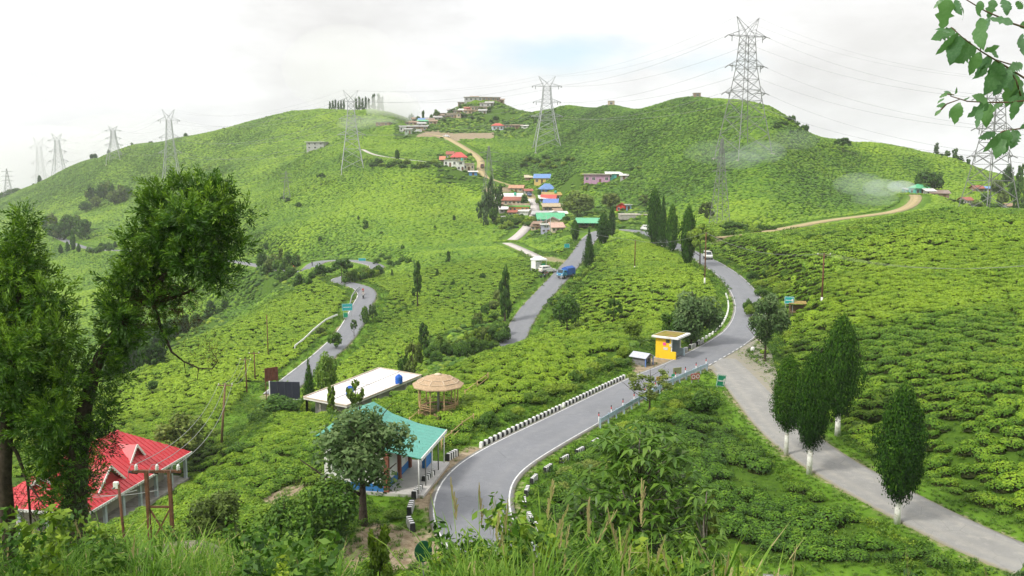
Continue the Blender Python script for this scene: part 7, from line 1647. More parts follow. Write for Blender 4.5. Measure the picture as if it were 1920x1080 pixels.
    q = MB(); q.box((-.75, -d/2+.02, 1.1), (1.3, .05, 1.9)); q.build('banner', paint('banner_grey', (.45, .45, .48), var=.5, scale=2.5), t); q = MB(); q.box((.72, -d/2+.02, .75), (1.0, .05, 1.5)); o = q.build('banner', paint('banner_green', (.03, .30, .18)), t); o['label'] = 'green banner'
    q = MB(); q.box((-w/2, 0, 1.2), (.05, d*.9, 2.0)); q.build('side_sheet', paint('white_canvas', (.7, .7, .7)), t)
    for i, (u, v, rz, lb, c) in enumerate(((1018, 523, 40, 'motorbike parked in front of the canopy stall', (.05, .2, .2)), (1025, 519, 50, 'red motorbike parked between the canopy stall and the white car', (.4, .04, .03)), (1022, 515, 35, 'dark motorbike parked beside the canopy stall', (.03, .03, .05)))): motorbike(gp(u, v), R(rz), lb, c)
    p = gp(1030, 509); skin_person(p, 1.7, R(200), 'person in dark clothes standing by the parked motorbikes', (.12, .04, .04), (.03, .03, .05))
    for u, v, off, lb, c, top in ((692, 552, -.9, 'upper one of two motorbikes riding down the lower road', (.25, .03, .03), (.45, .10, .08)), (696, 566, -.6, 'lower one of two motorbikes riding down the lower road', (.03, .03, .04), (.50, .46, .42))):
        p, a = rp(low_line, u, v, off); motorbike(p, a+math.pi, lb, c); skin_person(p, 1.7, a+math.pi, lb.replace('motorbikes riding', 'riders coming').replace('one of two riders', 'one of two motorbike riders'), top, (.05, .05, .08), 'ride', (.5, .5, .5) if 'upper' in lb else (.03, .03, .03))
    p, a = rp(low_line, 584, 499, .0); skin_person(p, 1.7, a, 'person walking on the far bend of the lower road', (.08, .08, .10), (.05, .05, .06), 'walk')

# ================================================================== FOREGROUND
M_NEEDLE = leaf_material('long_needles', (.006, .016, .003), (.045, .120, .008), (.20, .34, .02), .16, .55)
M_BIGLEAF = leaf_material('big_leaf', (.02, .055, .008), (.08, .18, .016), (.24, .36, .05), .3, .42, .4)
M_DEAD = leaf_material('dead_needles', (.025, .014, .007), (.07, .04, .018), (.14, .09, .035), .1, .8)
def sprays(cs, rs, n_tot, r, ln=.30, wd=.028, k=12, spread=.8):
    """feathery shoots: needles set round a short axis, pointing forward"""
    rs = np.asarray(rs); cs = np.asarray(cs); w = rs**2/np.sum(rs**2); V, lv = [], []
    for c, q, f in zip(cs, rs, w):
        n = max(6, int(n_tot*f)); d = unit(r.normal(0, 1, (n, 3))); t = r.random(n)**.3; P = c+d*(q*t*.85)[:, None]; tone = r.normal(0, .13)
        D = unit(d*.9+np.array([0, 0, .38])+r.normal(0, .38, (n, 3))); U = unit(np.cross(D, r.normal(0, 1, (n, 3)))); W_ = np.cross(D, U); Ls = (ln*1.25*(.6+.8*r.random(n)))[:, None]
        for j in range(k):
            g = (j+.3)/k; a = j*2.4; dj = unit(D*.95+(U*math.cos(a)+W_*math.sin(a))*spread*(1-.55*g)); L = ln*.62*(1.05-.45*g)*(.8+.4*r.random((n, 1))); b = P+D*Ls*g; side = unit(np.cross(dj, r.normal(0, 1, (n, 3)))); mid = b+dj*L*.5; tip = b+dj*L-np.array([0, 0, .06])*L
            V.append(np.stack([b-side*wd*.3, mid-side*wd*.5, tip, mid+side*wd*.5], 1)); lv.append(np.clip(-.22+.52*t**2+.34*g+.26*d[:, 2]+tone+r.normal(0, .08, n), 0, 1))  # darker inside each clump, lighter on top: self-shading put into the needle colour
    V = np.concatenate(V).reshape(-1, 3); return V, np.arange(len(V)).reshape(-1, 4), np.concatenate(lv)
def build_cryptomerias():
    r = np.random.default_rng(3); Y0 = 25.0; s = Y0/F
    def px(u, v, Y=Y0): return V3(PY(u, v, Y))
    # --- tree at the left edge
    base = V3((px(12, 900).x, Y0, 0)); base.z = ground(base.x, base.y); t = empty('cryptomeria', base, 'tall feathery conifer with a dark trunk at the left edge', 'tree')
    mb = MB(); path = [base-Vector((0, 0, .5)), px(8, 900), px(14, 780), px(30, 600), px(40, 440)]; mb.tube([p-base for p in path], [.24, .20, .17, .12, .04], 9); mb.build('trunk', M_BARK, t, True)
    prof = [(415, 45, 12), (450, 42, 40), (500, 40, 76), (560, 42, 106), (620, 50, 134), (690, 56, 146), (760, 74, 132), (830, 95, 110), (900, 120, 78), (955, 135, 45)]
    cs, rs = [], []
    vv = [a for a, _, _ in prof]
    for i in range(105):
        v = 405+545*((i+r.random())/105); c = np.interp(v, vv, [b for _, b, _ in prof]); h = np.interp(v, vv, [q for _, _, q in prof]); a = r.random()*6.28; q = (13+.15*h)*(.8+.4*r.random()); k = max(0, h-q*.75)*(.45+.55*r.random()) if v < 800 else max(0, h-q)*r.random()
        p = px(c+k*math.cos(a), v, Y0+k*s*math.sin(a)); cs.append(tuple(p-base)); rs.append(q*s)
    for v in range(440, 800, 40): h = np.interp(v, vv, [q for _, _, q in prof]); cs.append(tuple(px(np.interp(v, vv, [b for _, b, _ in prof]), v)-base)); rs.append(h*.45*s)
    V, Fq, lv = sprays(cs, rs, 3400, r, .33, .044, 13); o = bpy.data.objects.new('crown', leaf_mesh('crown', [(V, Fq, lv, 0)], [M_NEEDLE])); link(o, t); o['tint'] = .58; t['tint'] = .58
    mb = MB(); mb.tube([px(12, 820)-base, px(32, 850)-base, px(52, 905)-base, px(58, 985)-base], [.06, .05, .04, .03], 6); mb.tube([px(52, 905)-base, px(85, 950)-base, px(112, 955)-base], [.03, .02, .01], 5); mb.tube([px(58, 960)-base, px(78, 1000)-base], [.03, .01], 5); br = mb.build('dead_branch', M_BARK, t, True)
    V, Fq, lv = sprays([tuple(px(55, 935)-base), tuple(px(65, 985)-base)], [.42, .38], 90, r, .34, .016, 8); o = bpy.data.objects.new('dead_needles', leaf_mesh('dead_needles', [(V, Fq, lv, 0)], [M_DEAD])); link(o, br); o['tint'] = .3
    # --- leaning tree beside it
    base = V3((px(150, 960).x, Y0+.8, 0)); base.z = ground(base.x, base.y); t = empty('cryptomeria', base, 'leaning feathery conifer with a mossy trunk and a lopsided crown', 'tree')
    path = [base-Vector((0, 0, .5)), px(140, 950), px(148, 850), px(160, 760), px(186, 670), px(240, 590), (px(325, 500)), px(360, 420), px(372, 370)]
    mb = MB(); mb.tube([p-base for p in path], [.42, .36, .28, .21, .15, .11, .08, .05, .02], 9)
    for q in ([(270, 570), (320, 560), (360, 545), (405, 510)], [(225, 650), (240, 590), (235, 540)], [(300, 530), (310, 470), (300, 410)], [(285, 560), (300, 610), (322, 660), (345, 678)], [(325, 500), (380, 480), (430, 460)]): mb.tube([px(a, b)-base for a, b in q], [.07, .05, .035, .02][:len(q)], 6)
    mb.tube([px(345, 678)-base, px(372, 690)-base, px(398, 692)-base, px(408, 676)-base, px(398, 660)-base], [.025, .022, .02, .015, .01], 6); mb.tube([px(345, 678)-base, px(348, 700)-base], [.015, .008], 5); mb.tube([px(372, 690)-base, px(370, 712)-base, px(350, 718)-base], [.016, .012, .006], 5)
    mb.build('trunk', M_BARK, t, True)
    cl = [(345, 395, 58), (395, 385, 52), (300, 405, 50), (428, 425, 42), (378, 440, 62), (312, 455, 54), (440, 465, 30), (262, 470, 46), (250, 530, 46), (214, 555, 32), (345, 490, 42), (400, 500, 40), (428, 515, 28), (290, 505, 42), (285, 570, 26), (308, 598, 26), (226, 600, 34), (205, 520, 22), (300, 372, 36), (372, 352, 30), (240, 635, 26), (335, 350, 26), (410, 540, 16), (300, 630, 18), (455, 400, 20), (215, 590, 24), (415, 360, 24), (275, 440, 34), (225, 570, 44), (240, 610, 34), (205, 625, 30), (265, 520, 44), (330, 440, 60), (400, 440, 55), (360, 490, 50), (222, 650, 30), (200, 660, 26), (310, 560, 30), (345, 545, 28), (250, 665, 22), (205, 705, 26), (188, 755, 30), (222, 690, 22), (170, 810, 30)]
    cs, rs = [], []
    for u, v, q in cl:
        for j in range(3): p = px(u+r.normal(0, q*.28), v+r.normal(0, q*.25), Y0+r.normal(0, q*.75)*s); cs.append(tuple(p-base)); rs.append(q*.58*s)
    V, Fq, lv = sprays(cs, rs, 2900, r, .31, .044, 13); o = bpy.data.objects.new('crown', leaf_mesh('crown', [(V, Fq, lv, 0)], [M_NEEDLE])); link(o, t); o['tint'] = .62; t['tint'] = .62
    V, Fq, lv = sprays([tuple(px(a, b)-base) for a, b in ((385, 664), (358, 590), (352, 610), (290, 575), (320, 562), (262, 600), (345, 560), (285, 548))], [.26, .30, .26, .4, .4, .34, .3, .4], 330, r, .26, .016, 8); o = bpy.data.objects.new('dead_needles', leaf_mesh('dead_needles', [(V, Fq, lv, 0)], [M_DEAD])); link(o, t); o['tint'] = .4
    # ivy and hanging shoots on the leaning trunk
    V, Fq, lv = sprays([tuple(px(a, b, Y0-.4)-base) for a, b in ((165, 880), (185, 830), (150, 930), (200, 780), (175, 700), (120, 960))], [.5, .5, .45, .42, .45, .5], 420, r, .30, .03, 7); o = bpy.data.objects.new('lower_shoots', leaf_mesh('lower_shoots', [(V, Fq, lv, 0)], [M_NEEDLE])); link(o, t); o['tint'] = .25
    # brown tangle at their feet
    p = V3(at(95, 1040, 19)); t = empty('dead_bush', p, 'brown dead thicket at the foot of the two feathery conifers', 'bush'); cs = [(r.normal(0, .8), r.normal(0, .6), .2+abs(r.normal(0, .55))) for _ in range(16)]
    V, Fq, lv = sprays(cs, [.42]*16, 420, r, .38, .018, 7, .9); o = bpy.data.objects.new('twigs', leaf_mesh('twigs', [(V, Fq, lv, 0)], [M_DEAD])); link(o, t); o['tint'] = .2

def leaf_shape(seed, ln=1.0, wd=.55):
    """ovate leaf with a saw edge, a fold along the midrib and a few bites taken out"""
    r = random.Random(seed); n = 13; L, Rr, Mid = [], [], []
    for i in range(n+1):
        f = i/n; w = wd*.5*(math.sin(math.pi*min(1, f*1.02))**.75)*(1-.38*f)*(1.18); saw = 1+(.08 if i % 2 else -.05); bend = -.22*f*f+.05*math.sin(f*5+seed)
        bl, brt = (r.choice((1, 1, 1, .62)), r.choice((1, 1, 1, .66))) if 2 < i < n-2 else (1, 1)
        Mid.append((f*ln, 0, bend*ln)); L.append((f*ln-.02, w*saw*bl*ln, bend*ln+.10*w*ln*(1+.5*math.sin(i)))); Rr.append((f*ln-.02, -w*saw*brt*ln, bend*ln+.10*w*ln*(1+.5*math.cos(i*1.3))))
    V = L+Mid+Rr; m = n+1; Fc = [(i, i+1, m+i+1, m+i) for i in range(n)]+[(m+i, m+i+1, 2*m+i+1, 2*m+i) for i in range(n)]
    return V, Fc
def build_branch():
    Y0 = 4.2; s = Y0/F; px = lambda u, v, Y=Y0: V3(PY(u, v, Y))
    o0 = px(1990, 120, 4.35); t = empty('leafy_branch', o0, 'leafy branch with insect bitten leaves hanging in at the top right corner', 'branch')
    lf = new_mat('branch_leaf'); n = NT(lf); geo = n.n('ShaderNodeNewGeometry'); oi = n.n('ShaderNodeObjectInfo'); tc = n.n('ShaderNodeTexCoord').outputs['Object']; nz = n.noise(14, 4, .6, tc)
    top = n.ramp(nz, [(.3, (.05, .16, .02)), (.7, (.12, .28, .03))]); und = n.ramp(nz, [(.3, (.10, .22, .10)), (.7, (.17, .30, .16))]); c = n.mix(n.math('MULTIPLY', geo.outputs['Backfacing'], 1.0), top, und); c = n.mix(n.math('MULTIPLY', oi.outputs['Random'], .5), c, (.12, .27, .03)); n.bsdf(c, .4, .45, trans=.45)
    tw = [[(1800, -8), (1826, 8), (1848, 21), (1876, 33), (1898, 44), (1920, 51), (1990, 75)], [(1784, 51), (1803, 69), (1839, 96), (1864, 111), (1887, 125), (1920, 146), (1990, 190)], [(1782, 180), (1814, 190), (1853, 192), (1887, 192), (1920, 189), (1990, 178)], [(1858, 262), (1880, 246), (1920, 240), (1990, 225)], [(1990, 60), (1990, 130), (1990, 230)], [(1839, 96), (1834, 60), (1838, 35)], [(1864, 111), (1892, 120), (1912, 122)], [(1789, 178), (1772, 176)], [(1800, 186), (1775, 195), (1762, 208)], [(1887, 125), (1905, 150), (1914, 180)]]
    for q in tw: mb = MB(); k = len(q); mb.tube([px(a, b, Y0+.0006*(a-1780))-o0 for a, b in q], [.0022+.0035*i/k for i in range(k)], 6); mb.build('twig', simple('twig_bark', (.14, .09, .06), .8, .2, var=.3, scale=40) if 'twig_bark' not in MATS else MATS['twig_bark'], t, True)
    mes = []
    for i in range(6):
        V, Fc = leaf_shape(i*3+1); me = bpy.data.meshes.new('leaf'); me.from_pydata(V, [], Fc); me.materials.append(lf); me.polygons.foreach_set('use_smooth', [True]*len(Fc)); me.update(); mes.append(me)
    # stalk end (u, v), direction of the tip in the picture plane (degrees, 0 = right, 90 = up), length in px, roll
    lv = [(1778, -2, 262, 52, 20), (1800, 2, 300, 34, -40), (1768, 0, 215, 20, 30), (1790, 0, 285, 30, 60), (1838, 2, 262, 24, 10), (1832, 18, 285, 16, 70), (1862, 0, 255, 34, 15), (1880, -2, 290, 30, -20), (1890, 2, 275, 26, 30), (1905, 4, 330, 22, 0), (1856, 34, 232, 48, 78), (1837, 34, 262, 60, 72), (1898, 46, 155, 40, 30), (1912, 50, 20, 30, 10), (1918, 64, 250, 42, 70),
          (1792, 56, 200, 42, 25), (1795, 62, 235, 48, -10), (1800, 68, 262, 52, 20), (1806, 70, 290, 40, 50), (1782, 60, 160, 26, 65), (1818, 78, 240, 44, 10), (1832, 90, 215, 48, -25), (1838, 98, 250, 42, 30), (1846, 96, 20, 26, 15), (1852, 104, 255, 40, 0), (1862, 108, 235, 50, -30), (1868, 112, 275, 52, 15), (1880, 120, 250, 60, 20), (1886, 126, 290, 44, -30), (1872, 108, 130, 28, 40), (1895, 132, 240, 50, 35), (1905, 140, 262, 60, 10), (1912, 150, 280, 46, -40), (1918, 120, 200, 34, 15), (1914, 165, 255, 50, 50),
          (1852, 190, 160, 32, 5), (1852, 192, 225, 40, -20), (1856, 194, 262, 44, 60), (1845, 200, 238, 40, 75), (1800, 192, 235, 32, 60), (1798, 194, 258, 36, 40), (1786, 178, 150, 16, 30), (1776, 176, 200, 14, 20), (1770, 184, 215, 14, 60), (1774, 196, 190, 16, 10), (1764, 206, 225, 14, 20), (1790, 176, 60, 14, 20), (1806, 188, 20, 14, 50), (1880, 192, 215, 22, 30), (1890, 190, 30, 20, 10), (1905, 190, 262, 34, 20), (1868, 250, 195, 36, 10), (1874, 250, 235, 44, -15), (1884, 246, 250, 52, 25), (1892, 244, 262, 46, 60), (1900, 242, 280, 30, -20), (1912, 240, 40, 30, 20), (1908, 244, 250, 36, 10)]
    r = random.Random(5)
    for i, (u, v, a, L, roll) in enumerate(lv):
        o = bpy.data.objects.new('leaf', mes[i % 6]); link(o, t); p = px(u, v, Y0+.0006*(u-1780)+r.uniform(-.05, .05)); o.location = p-o0
        X = Vector((math.cos(R(a)), r.uniform(-.45, .25), math.sin(R(a)))).normalized(); N = Vector((0, -1, .0)); N = (N-X*N.dot(X)).normalized(); N = Matrix.Rotation(R(roll+r.uniform(-15, 15)), 3, X) @ N; B = N.cross(X)
        o.rotation_euler = Matrix((X, B, N)).transposed().to_euler(); k = L*s*1.05; o.scale = (k, k*r.uniform(.8, 1.15), k)

def blade_tuft(seed, n, h, spread, w, droop, name='grass_tuft', plume=0):
    r = np.random.default_rng(seed); V, Fq, lv = [], [], []; o = 0; seg = 4
    for i in range(n):
        a = r.random()*6.283; hh = h*(.55+.6*r.random()); b = np.array([r.normal(0, spread*.25), r.normal(0, spread*.25), 0.]); out = np.array([math.cos(a), math.sin(a), 0])*spread*(.3+.9*r.random()); sd = np.array([-math.sin(a), math.cos(a), 0]); dr = droop*(.4+.9*r.random())
        for k in range(seg+1):
            f = k/seg; p = b+out*f**1.6+np.array([0, 0, hh*(f-dr*f**3)]); ww = w*(1-f)**.6*(.6 if k == 0 else 1); V += [p-sd*ww*.5, p+sd*ww*.5]
        for k in range(seg): Fq.append((o+2*k, o+2*k+1, o+2*k+3, o+2*k+2)); lv.append(np.clip(.25+.35*k/seg+r.normal(0, .14), 0, .92) if r.random() > .04 else .97)
        o += 2*(seg+1)
    for i in range(plume):
        a = r.random()*6.28; p0 = np.array([r.normal(0, spread*.3), r.normal(0, spread*.3), 0.]); hh = h*(1.15+.35*r.random()); tip = p0+np.array([math.cos(a)*spread*.5, math.sin(a)*spread*.5, hh])
        for k in range(14):
            f = .72+.28*k/14; p = p0+(tip-p0)*np.array([f**1.5, f**1.5, f]); sd = unit(r.normal(0, 1, 3)); q = p+np.array([0, 0, .09])+sd*.03; V += [p-.006, p+.006, q+.004, q-.004]; Fq.append((o, o+1, o+2, o+3)); lv.append(.98); o += 4
        V += [p0-np.array([.004, 0, 0]), p0+np.array([.004, 0, 0]), tip+np.array([.003, 0, 0]), tip-np.array([.003, 0, 0])]; Fq.append((o, o+1, o+2, o+3)); lv.append(.6); o += 4
    return leaf_mesh(name, [(np.array(V), np.array(Fq), np.array(lv), 0)], [M_GRASS])
def weed_mesh(seed, h=.55, n=60, size=.09):
    r = np.random.default_rng(seed); cs = [(r.normal(0, .14), r.normal(0, .14), h*(.25+.7*r.random())) for _ in range(9)]; V, Fq, lv = clump_cards(cs, [.13]*9, n/9, size, r, .5, .5, .3, .55); return leaf_mesh('weed', [(V, Fq, lv, 0)], [M_BROAD if seed % 3 else M_LIME])
def build_grass():
    r = np.random.default_rng(21)
    tall = [blade_tuft(i, 34, 1.0, .55, .022, .35, plume=(1 if i == 3 else 0)) for i in range(4)]; reed = [blade_tuft(20+i, 22, 1.5, .75, .034, .42) for i in range(3)]; weeds = [weed_mesh(40+i, .6+.15*i, 150, .085) for i in range(5)]
    kinds = tall+reed+weeds
    def put(n, xr, yr, keep, idx, smin, smax, tint, name='grass', label='tall grass and weeds on the bank below the viewpoint'):
        x = r.uniform(*xr, n); y = r.uniform(*yr, n); z = interp(H, x, y); P = np.stack([x, y, z], -1); u, v, dz = proj(P); k = keep(x, y, u, v); P = P[k]; m = len(P)
        s = r.uniform(smin, smax, m)*(1-.25*r.random(m)); sc = np.stack([s, s, s*r.uniform(.8, 1.15, m)], -1); rot = np.stack([r.normal(0, .12, m), r.normal(0, .12, m), r.random(m)*6.28], -1)
        return P, rot, sc, np.clip(tint+.5*vnoise(P[:, 0], P[:, 1], 4, 33)+r.normal(0, .07, m), 0, 1), r.choice(idx, m)
    A = [put(6200, (-24, 26), (8.0, 36), lambda x, y, u, v: (np.abs(x) < y*.66+2) & ((u > 850) | ((y > 10.5) & (r.random(len(x)) < .55))) & ~((u > 560) & (u < 640) & (y > 17)) & ~((u > 640) & (u < 850) & (y > 7.5)) & ~((u > 215) & (u < 450) & (y < 17.2) & (y > 9) & (r.random(len(x)) < .85)) & (interp(RDG, x, y) > .7), [0, 1, 2, 3], .5, 1.05, .42),
         put(3400, (-24, 26), (9, 34), lambda x, y, u, v: (np.abs(x) < y*.66+2) & (y > 10) & ~((u > 640) & (u < 850) & (y < 20)) & ~((u > 215) & (u < 450) & (y < 17.2)) & (vnoise(x, y, 5, 8) > -.2), [7, 8, 9, 10, 11], .8, 1.6, .45),
         put(240, (-8, -2.2), (11, 16.5), lambda x, y, u, v: (u > 330) & (u < 640), [4, 5, 6], .5, .95, .5),
         put(1500, (-2, 8), (11, 21), lambda x, y, u, v: (u > 835) & (u < 1480), [0, 1, 2, 3, 4, 5, 7, 8, 9, 10, 11, 7, 8, 9, 10], .9, 1.6, .58),
         put(160, (-13, -5), (12, 19), lambda x, y, u, v: (u > 120) & (u < 460), [4, 5, 6], .6, 1.2, .5)]
    scatter('grass', *[np.concatenate([a[i] for a in A]) for i in (0, 1, 2, 3)], kinds, np.concatenate([a[4] for a in A]), 'tall grass and weeds on the bank below the viewpoint', cat='grass')
    # verges: short grass and weeds beside the roads and on the cut banks
    short = [blade_tuft(60+i, 26, .26, .26, .022, .25) for i in range(4)]+[weed_mesh(70+i, .30, 70, .085) for i in range(4)]
    def verge(x, y, u, v): rd = interp(RDG, x, y); return (rd > .12) & (u > -40) & (u < 1960) & ((rd < 2.6+.35*vnoise(x, y, 3, 5)*4) | zone(u, v, y, GRASSY) | (zone(u, v, y, NOTEA) & (y < 120))) & ~(zone(u, v, y, SOIL) & (r.random(len(x)) < .8)) & ((np.hypot(x+42.2, y-86.5) > 10.5) & (np.hypot(x+17, y-104) > 8) & (np.hypot(x+8.3, y-60) > 4.4))
    B = [put(70000, (-55, 50), (36, 130), verge, [0, 1, 2, 3], .55, 1.2, .42), put(30000, (-55, 50), (36, 130), lambda x, y, u, v: verge(x, y, u, v) & (interp(RDG, x, y) > 1.2) & (vnoise(x, y, 6, 15) > -.08), [4, 5, 6, 7], .7, 1.9, .45), put(26000, (-90, 80), (130, 270), lambda x, y, u, v: verge(x, y, u, v), [4, 5, 6, 7], 1.2, 2.6, .5)]
    B.append(put(16000, (-50, 62), (40, 112), lambda x, y, u, v: (interp(RDG, x, y) > 2.0) & (u > -40) & (u < 1960) & (np.hypot(x+42.2, y-86.5) > 11) & (np.hypot(x+17, y-104) > 9) & (np.hypot(x+8.3, y-60) > 5) & (np.hypot(x+6.2, y-75) > 2.6) & (np.hypot(x-17, y-95.5) > 3), [0, 1, 2, 3, 4, 5, 6, 7], .7, 1.5, .40))
    scatter('grass', *[np.concatenate([a[i] for a in B]) for i in (0, 1, 2, 3)], short, np.concatenate([a[4] for a in B]), 'short grass and weeds along the roads', cat='grass')
def build_undergrowth():
    """rough growth round the houses and in the ravines"""
    r = np.random.default_rng(77); ms = []
    for i in range(4):
        me = tea_far_mesh('undergrowth', 300+i); me.materials[0] = (M_BROAD, M_LIME, M_BROAD, M_TEA)[i]; ms.append(me)
    P = []
    for (y0, y1, n) in ((100, 180, 9000), (180, 300, 14000), (300, 640, 60000)):
        x = r.uniform(-.62*y1, .62*y1, n); y = r.uniform(y0, y1, n); z = interp(H, x, y); q = np.stack([x, y, z], -1); u, v, dz = proj(q); rd = interp(RDG, x, y)
        P.append(q[zone(u, v, y, NOTEA[len(GRASSY)+len(SOIL):]) & ~zone(u, v, y, SOIL) & (rd > .8) & (u > -60) & (u < 1980) & (vnoise(x, y, 11, 3) > -.30) & (np.hypot(x+17, y-104) > 9)])
    P = np.concatenate(P); m = len(P); s = r.uniform(.6, 1.5, m)*(.7+P[:, 1]/600)
    scatter('undergrowth', P, np.stack([r.normal(0, .15, m), r.normal(0, .15, m), r.random(m)*6.28], -1), np.stack([s, s, s*r.uniform(.5, 1.1, m)], -1), np.clip(.42+.6*vnoise(P[:, 0], P[:, 1], 20, 31)+r.normal(0, .1, m), 0, 1), ms, r.choice(4, m, p=[.4, .15, .25, .2]), 'rough undergrowth round the houses and in the ravines', cat='undergrowth')
def build_mist():
    for u, v, Y, ru, rv, ry, d, lb in [(95, 310, 960, 190, 75, 70, .0085, 'white cloud drifting over the far end of the left ridge'), (250, 262, 900, 150, 50, 60, .004, 'thin mist behind the pylons of the left ridge'), (738, 206, 672, 52, 34, 16, .040, 'patch of cloud creeping over the ridge beside the skyline trees'), (690, 232, 640, 60, 16, 12, .012, 'thin mist on the slope below the skyline trees'), (650, 130, 740, 120, 80, 40, .0075, 'grey cloud hanging low over the skyline trees')]:
        s = Y/F; puff('cloud', tuple(PY(u, v, Y)), (ru*s, ry, rv*s), 0, d, lb)
    for i, (u, v, Y, ru, rv, d) in enumerate([(1690, 350, 306, 26, 12, .075), (1655, 352, 303, 38, 17, .040), (1610, 345, 300, 50, 22, .022), (1640, 372, 292, 46, 16, .016), (1430, 285, 318, 46, 22, .022), (1385, 300, 312, 44, 18, .016), (1340, 285, 318, 60, 24, .010), (1490, 262, 330, 50, 20, .010)]):
        s = Y/F; puff('smoke', tuple(PY(u, v, Y)), (ru*s, 5.0, rv*s), 0, d, 'bluish smoke drifting from the teal house over the tea slope' if i < 4 else 'faint smoke hanging in front of the twin peaked hill below the largest pylon', (.86, .93, 1))
def build_foreground():
    r = np.random.default_rng(17)
    # round concrete slab with a hole, half hidden in the weeds
    p = V3(PY(330, 1046, 17.5)); t = empty('concrete_ring', (p.x, p.y, ground(p.x, p.y)), 'round weathered concrete slab with a dark hole in its middle', 'concrete slab'); zt = p.z-ground(p.x, p.y); n = 28; mb = MB(); R1, R0 = .98, .15
    def ringv(rad, z, cx=0, cy=0): return [(cx+rad*math.cos(2*math.pi*i/n)*(1+.03*math.sin(i*1.7)), cy+rad*math.sin(2*math.pi*i/n)*(1+.03*math.sin(i*2.3)), z) for i in range(n)]
    rings = [ringv(R1*1.0, zt-1.6), ringv(R1, zt-.12), ringv(R1*.94, zt-.02), ringv(R1*.55, zt+.08), ringv(R0, zt+.10, .18, -.25), ringv(R0*.95, zt-.4, .18, -.25)]
    vs = [q for rg in rings for q in rg]; mb.add(vs, [(k*n+i, k*n+(i+1) % n, (k+1)*n+(i+1) % n, (k+1)*n+i) for k in range(5) for i in range(n)]); mb.build('slab', simple('mossy_concrete', (.22, .19, .15), .95, .1, var=.35, scale=3.5, dirt=(.08, .10, .04), bump=.6), t, True)
    q = MB(); q.lathe([(R0*.93, zt-.42), (.01, zt-.43)], (.18, -.25, 0), 12); q.build('hole_bottom', M_BLACK, t)
    # young tree with big drooping leaves on the right part of the bank
    def bigleaf(u, vb, vt, wpx, Y, lb, ncl, ln, tint, seed):
        rr = np.random.default_rng(seed); s = Y/F; P = V3(at(u, vb, Y)); topz = PY(u, vt, Y)[2]; h = topz-P.z; w = wpx*s; t = empty('young_tree', P, lb, 'tree'); t['tint'] = tint
        V, lv = [], []; mb = MB(); mb.tube([(0, 0, -.3), (.05, 0, h*.4), (-.05, .05, h*.75), (0, 0, h*.95)], [.07, .055, .04, .015], 7)
        for i in range(ncl):
            a = i*2.4; f = (i+.5)/ncl; rad = w*.5*math.sqrt(rr.random())*(.55+.45*math.sin(math.pi*(.15+.8*f))); c = np.array([rad*math.cos(a), rad*math.sin(a), h*(.22+.76*f*(1-.22*(rad/(w*.5))**2))])
            if i % 3 == 0: mb.tube([(0, 0, max(.2, c[2]-.35*h*.5)), tuple(c*.6+np.array([0, 0, c[2]*.35])), tuple(c)], [.025, .018, .008], 5)
            k = 7
            for j in range(k):
                b = 2*math.pi*j/k+rr.random(); d = unit(np.array([math.cos(b), math.sin(b), -.25+rr.normal(0, .3)])); sd = unit(np.cross(d, [0, 0, 1.])); L = ln*(.7+.5*rr.random()); N = np.array([0, 0, 1.]); m1 = c+d*L*.45+N*L*.06; tip = c+d*L-N*L*.22
                V.append(np.stack([c, m1-sd*L*.17, tip, m1+sd*L*.17])); lv.append(np.clip(.38+.2*(f-.5)+rr.normal(0, .17), 0, 1))
        V = np.concatenate(V); o = bpy.data.objects.new('crown', leaf_mesh('crown', [(V, np.arange(len(V)).reshape(-1, 4), np.array(lv), 0)], [M_BIGLEAF])); link(o, t); o['tint'] = tint; mb.build('trunk', M_GREYBARK, t, True)
    bigleaf(1195, 1075, 785, 285, 29, 'young tree with big drooping leaf whorls standing on the bank', 460, .46, .52, 1)
    bigleaf(1320, 1085, 905, 90, 27, 'small leafy sapling right of the big leaved young tree', 60, .36, .42, 2)
    bigleaf(1090, 1070, 880, 110, 31, 'leafy sapling left of the big leaved young tree', 90, .34, .36, 3)
    for i, (u, vb, vt, w, Y, kind, mat, lb, ti) in enumerate([(1050, 1060, 985, 130, 34, 'bush', M_BROAD, 'bush on the bank between the hairpin and the big leaved tree', .35), (1110, 1075, 1000, 150, 28, 'bush', M_BROAD, 'dense bush below the big leaved young tree', .45), (1255, 1085, 1010, 150, 22, 'bush', M_LIME, 'light green bush at the bottom edge right of the middle', .25), (1400, 1090, 1000, 150, 26, 'bush', M_LIME, 'yellow green bush at the bottom edge on the right', .2), (1480, 1100, 1035, 110, 26, 'bush', M_BROAD, 'bush at the edge of the dark tea plot', .5), (712, 1085, 985, 92, 30, 'tall', M_LIME, 'leafy weed tree beside the round green sign', .15), (620, 1085, 1000, 110, 30, 'bush', M_BROAD, 'dark bush on the bank left of the round green sign', .4), (480, 1080, 1000, 110, 30, 'bush', M_BROAD, 'leafy bush right of the concrete slab', .5), (200, 1090, 1010, 120, 16, 'bush', M_BROAD, 'weedy bush right of the dead thicket', .5), (60, 1100, 1030, 110, 15, 'bush', M_BROAD, 'weedy bush at the bottom left corner', .45), (1915, 1075, 1030, 60, 40, 'bush', M_SILVER, 'grey green bush at the bottom right corner', .3)]):
        P = at(u, vb, Y); s = Y/F; z = PY(u, vt, Y)[2]; h = max(.7, z-P[2]); plant_tree(P, h, w*s, kind, mat, lb, name='bush', cat='bush', var=1+i % 4, n=2600, size=.075, tint=ti, clear=0, trunk=(kind == 'tall'))
    # orange withered spray beside the young tree
    p = at(1325, 1000, 30); P = (p[0], p[1], p[2]); h = PY(1325, 915, 30)[2]-p[2]; plant_tree(P, h, 1.0, 'umbrella', M_OLIVE, 'withered orange plant beside the big leaved young tree', name='withered_plant', cat='plant', var=2, n=700, size=.14, tint=.9, clear=.4)

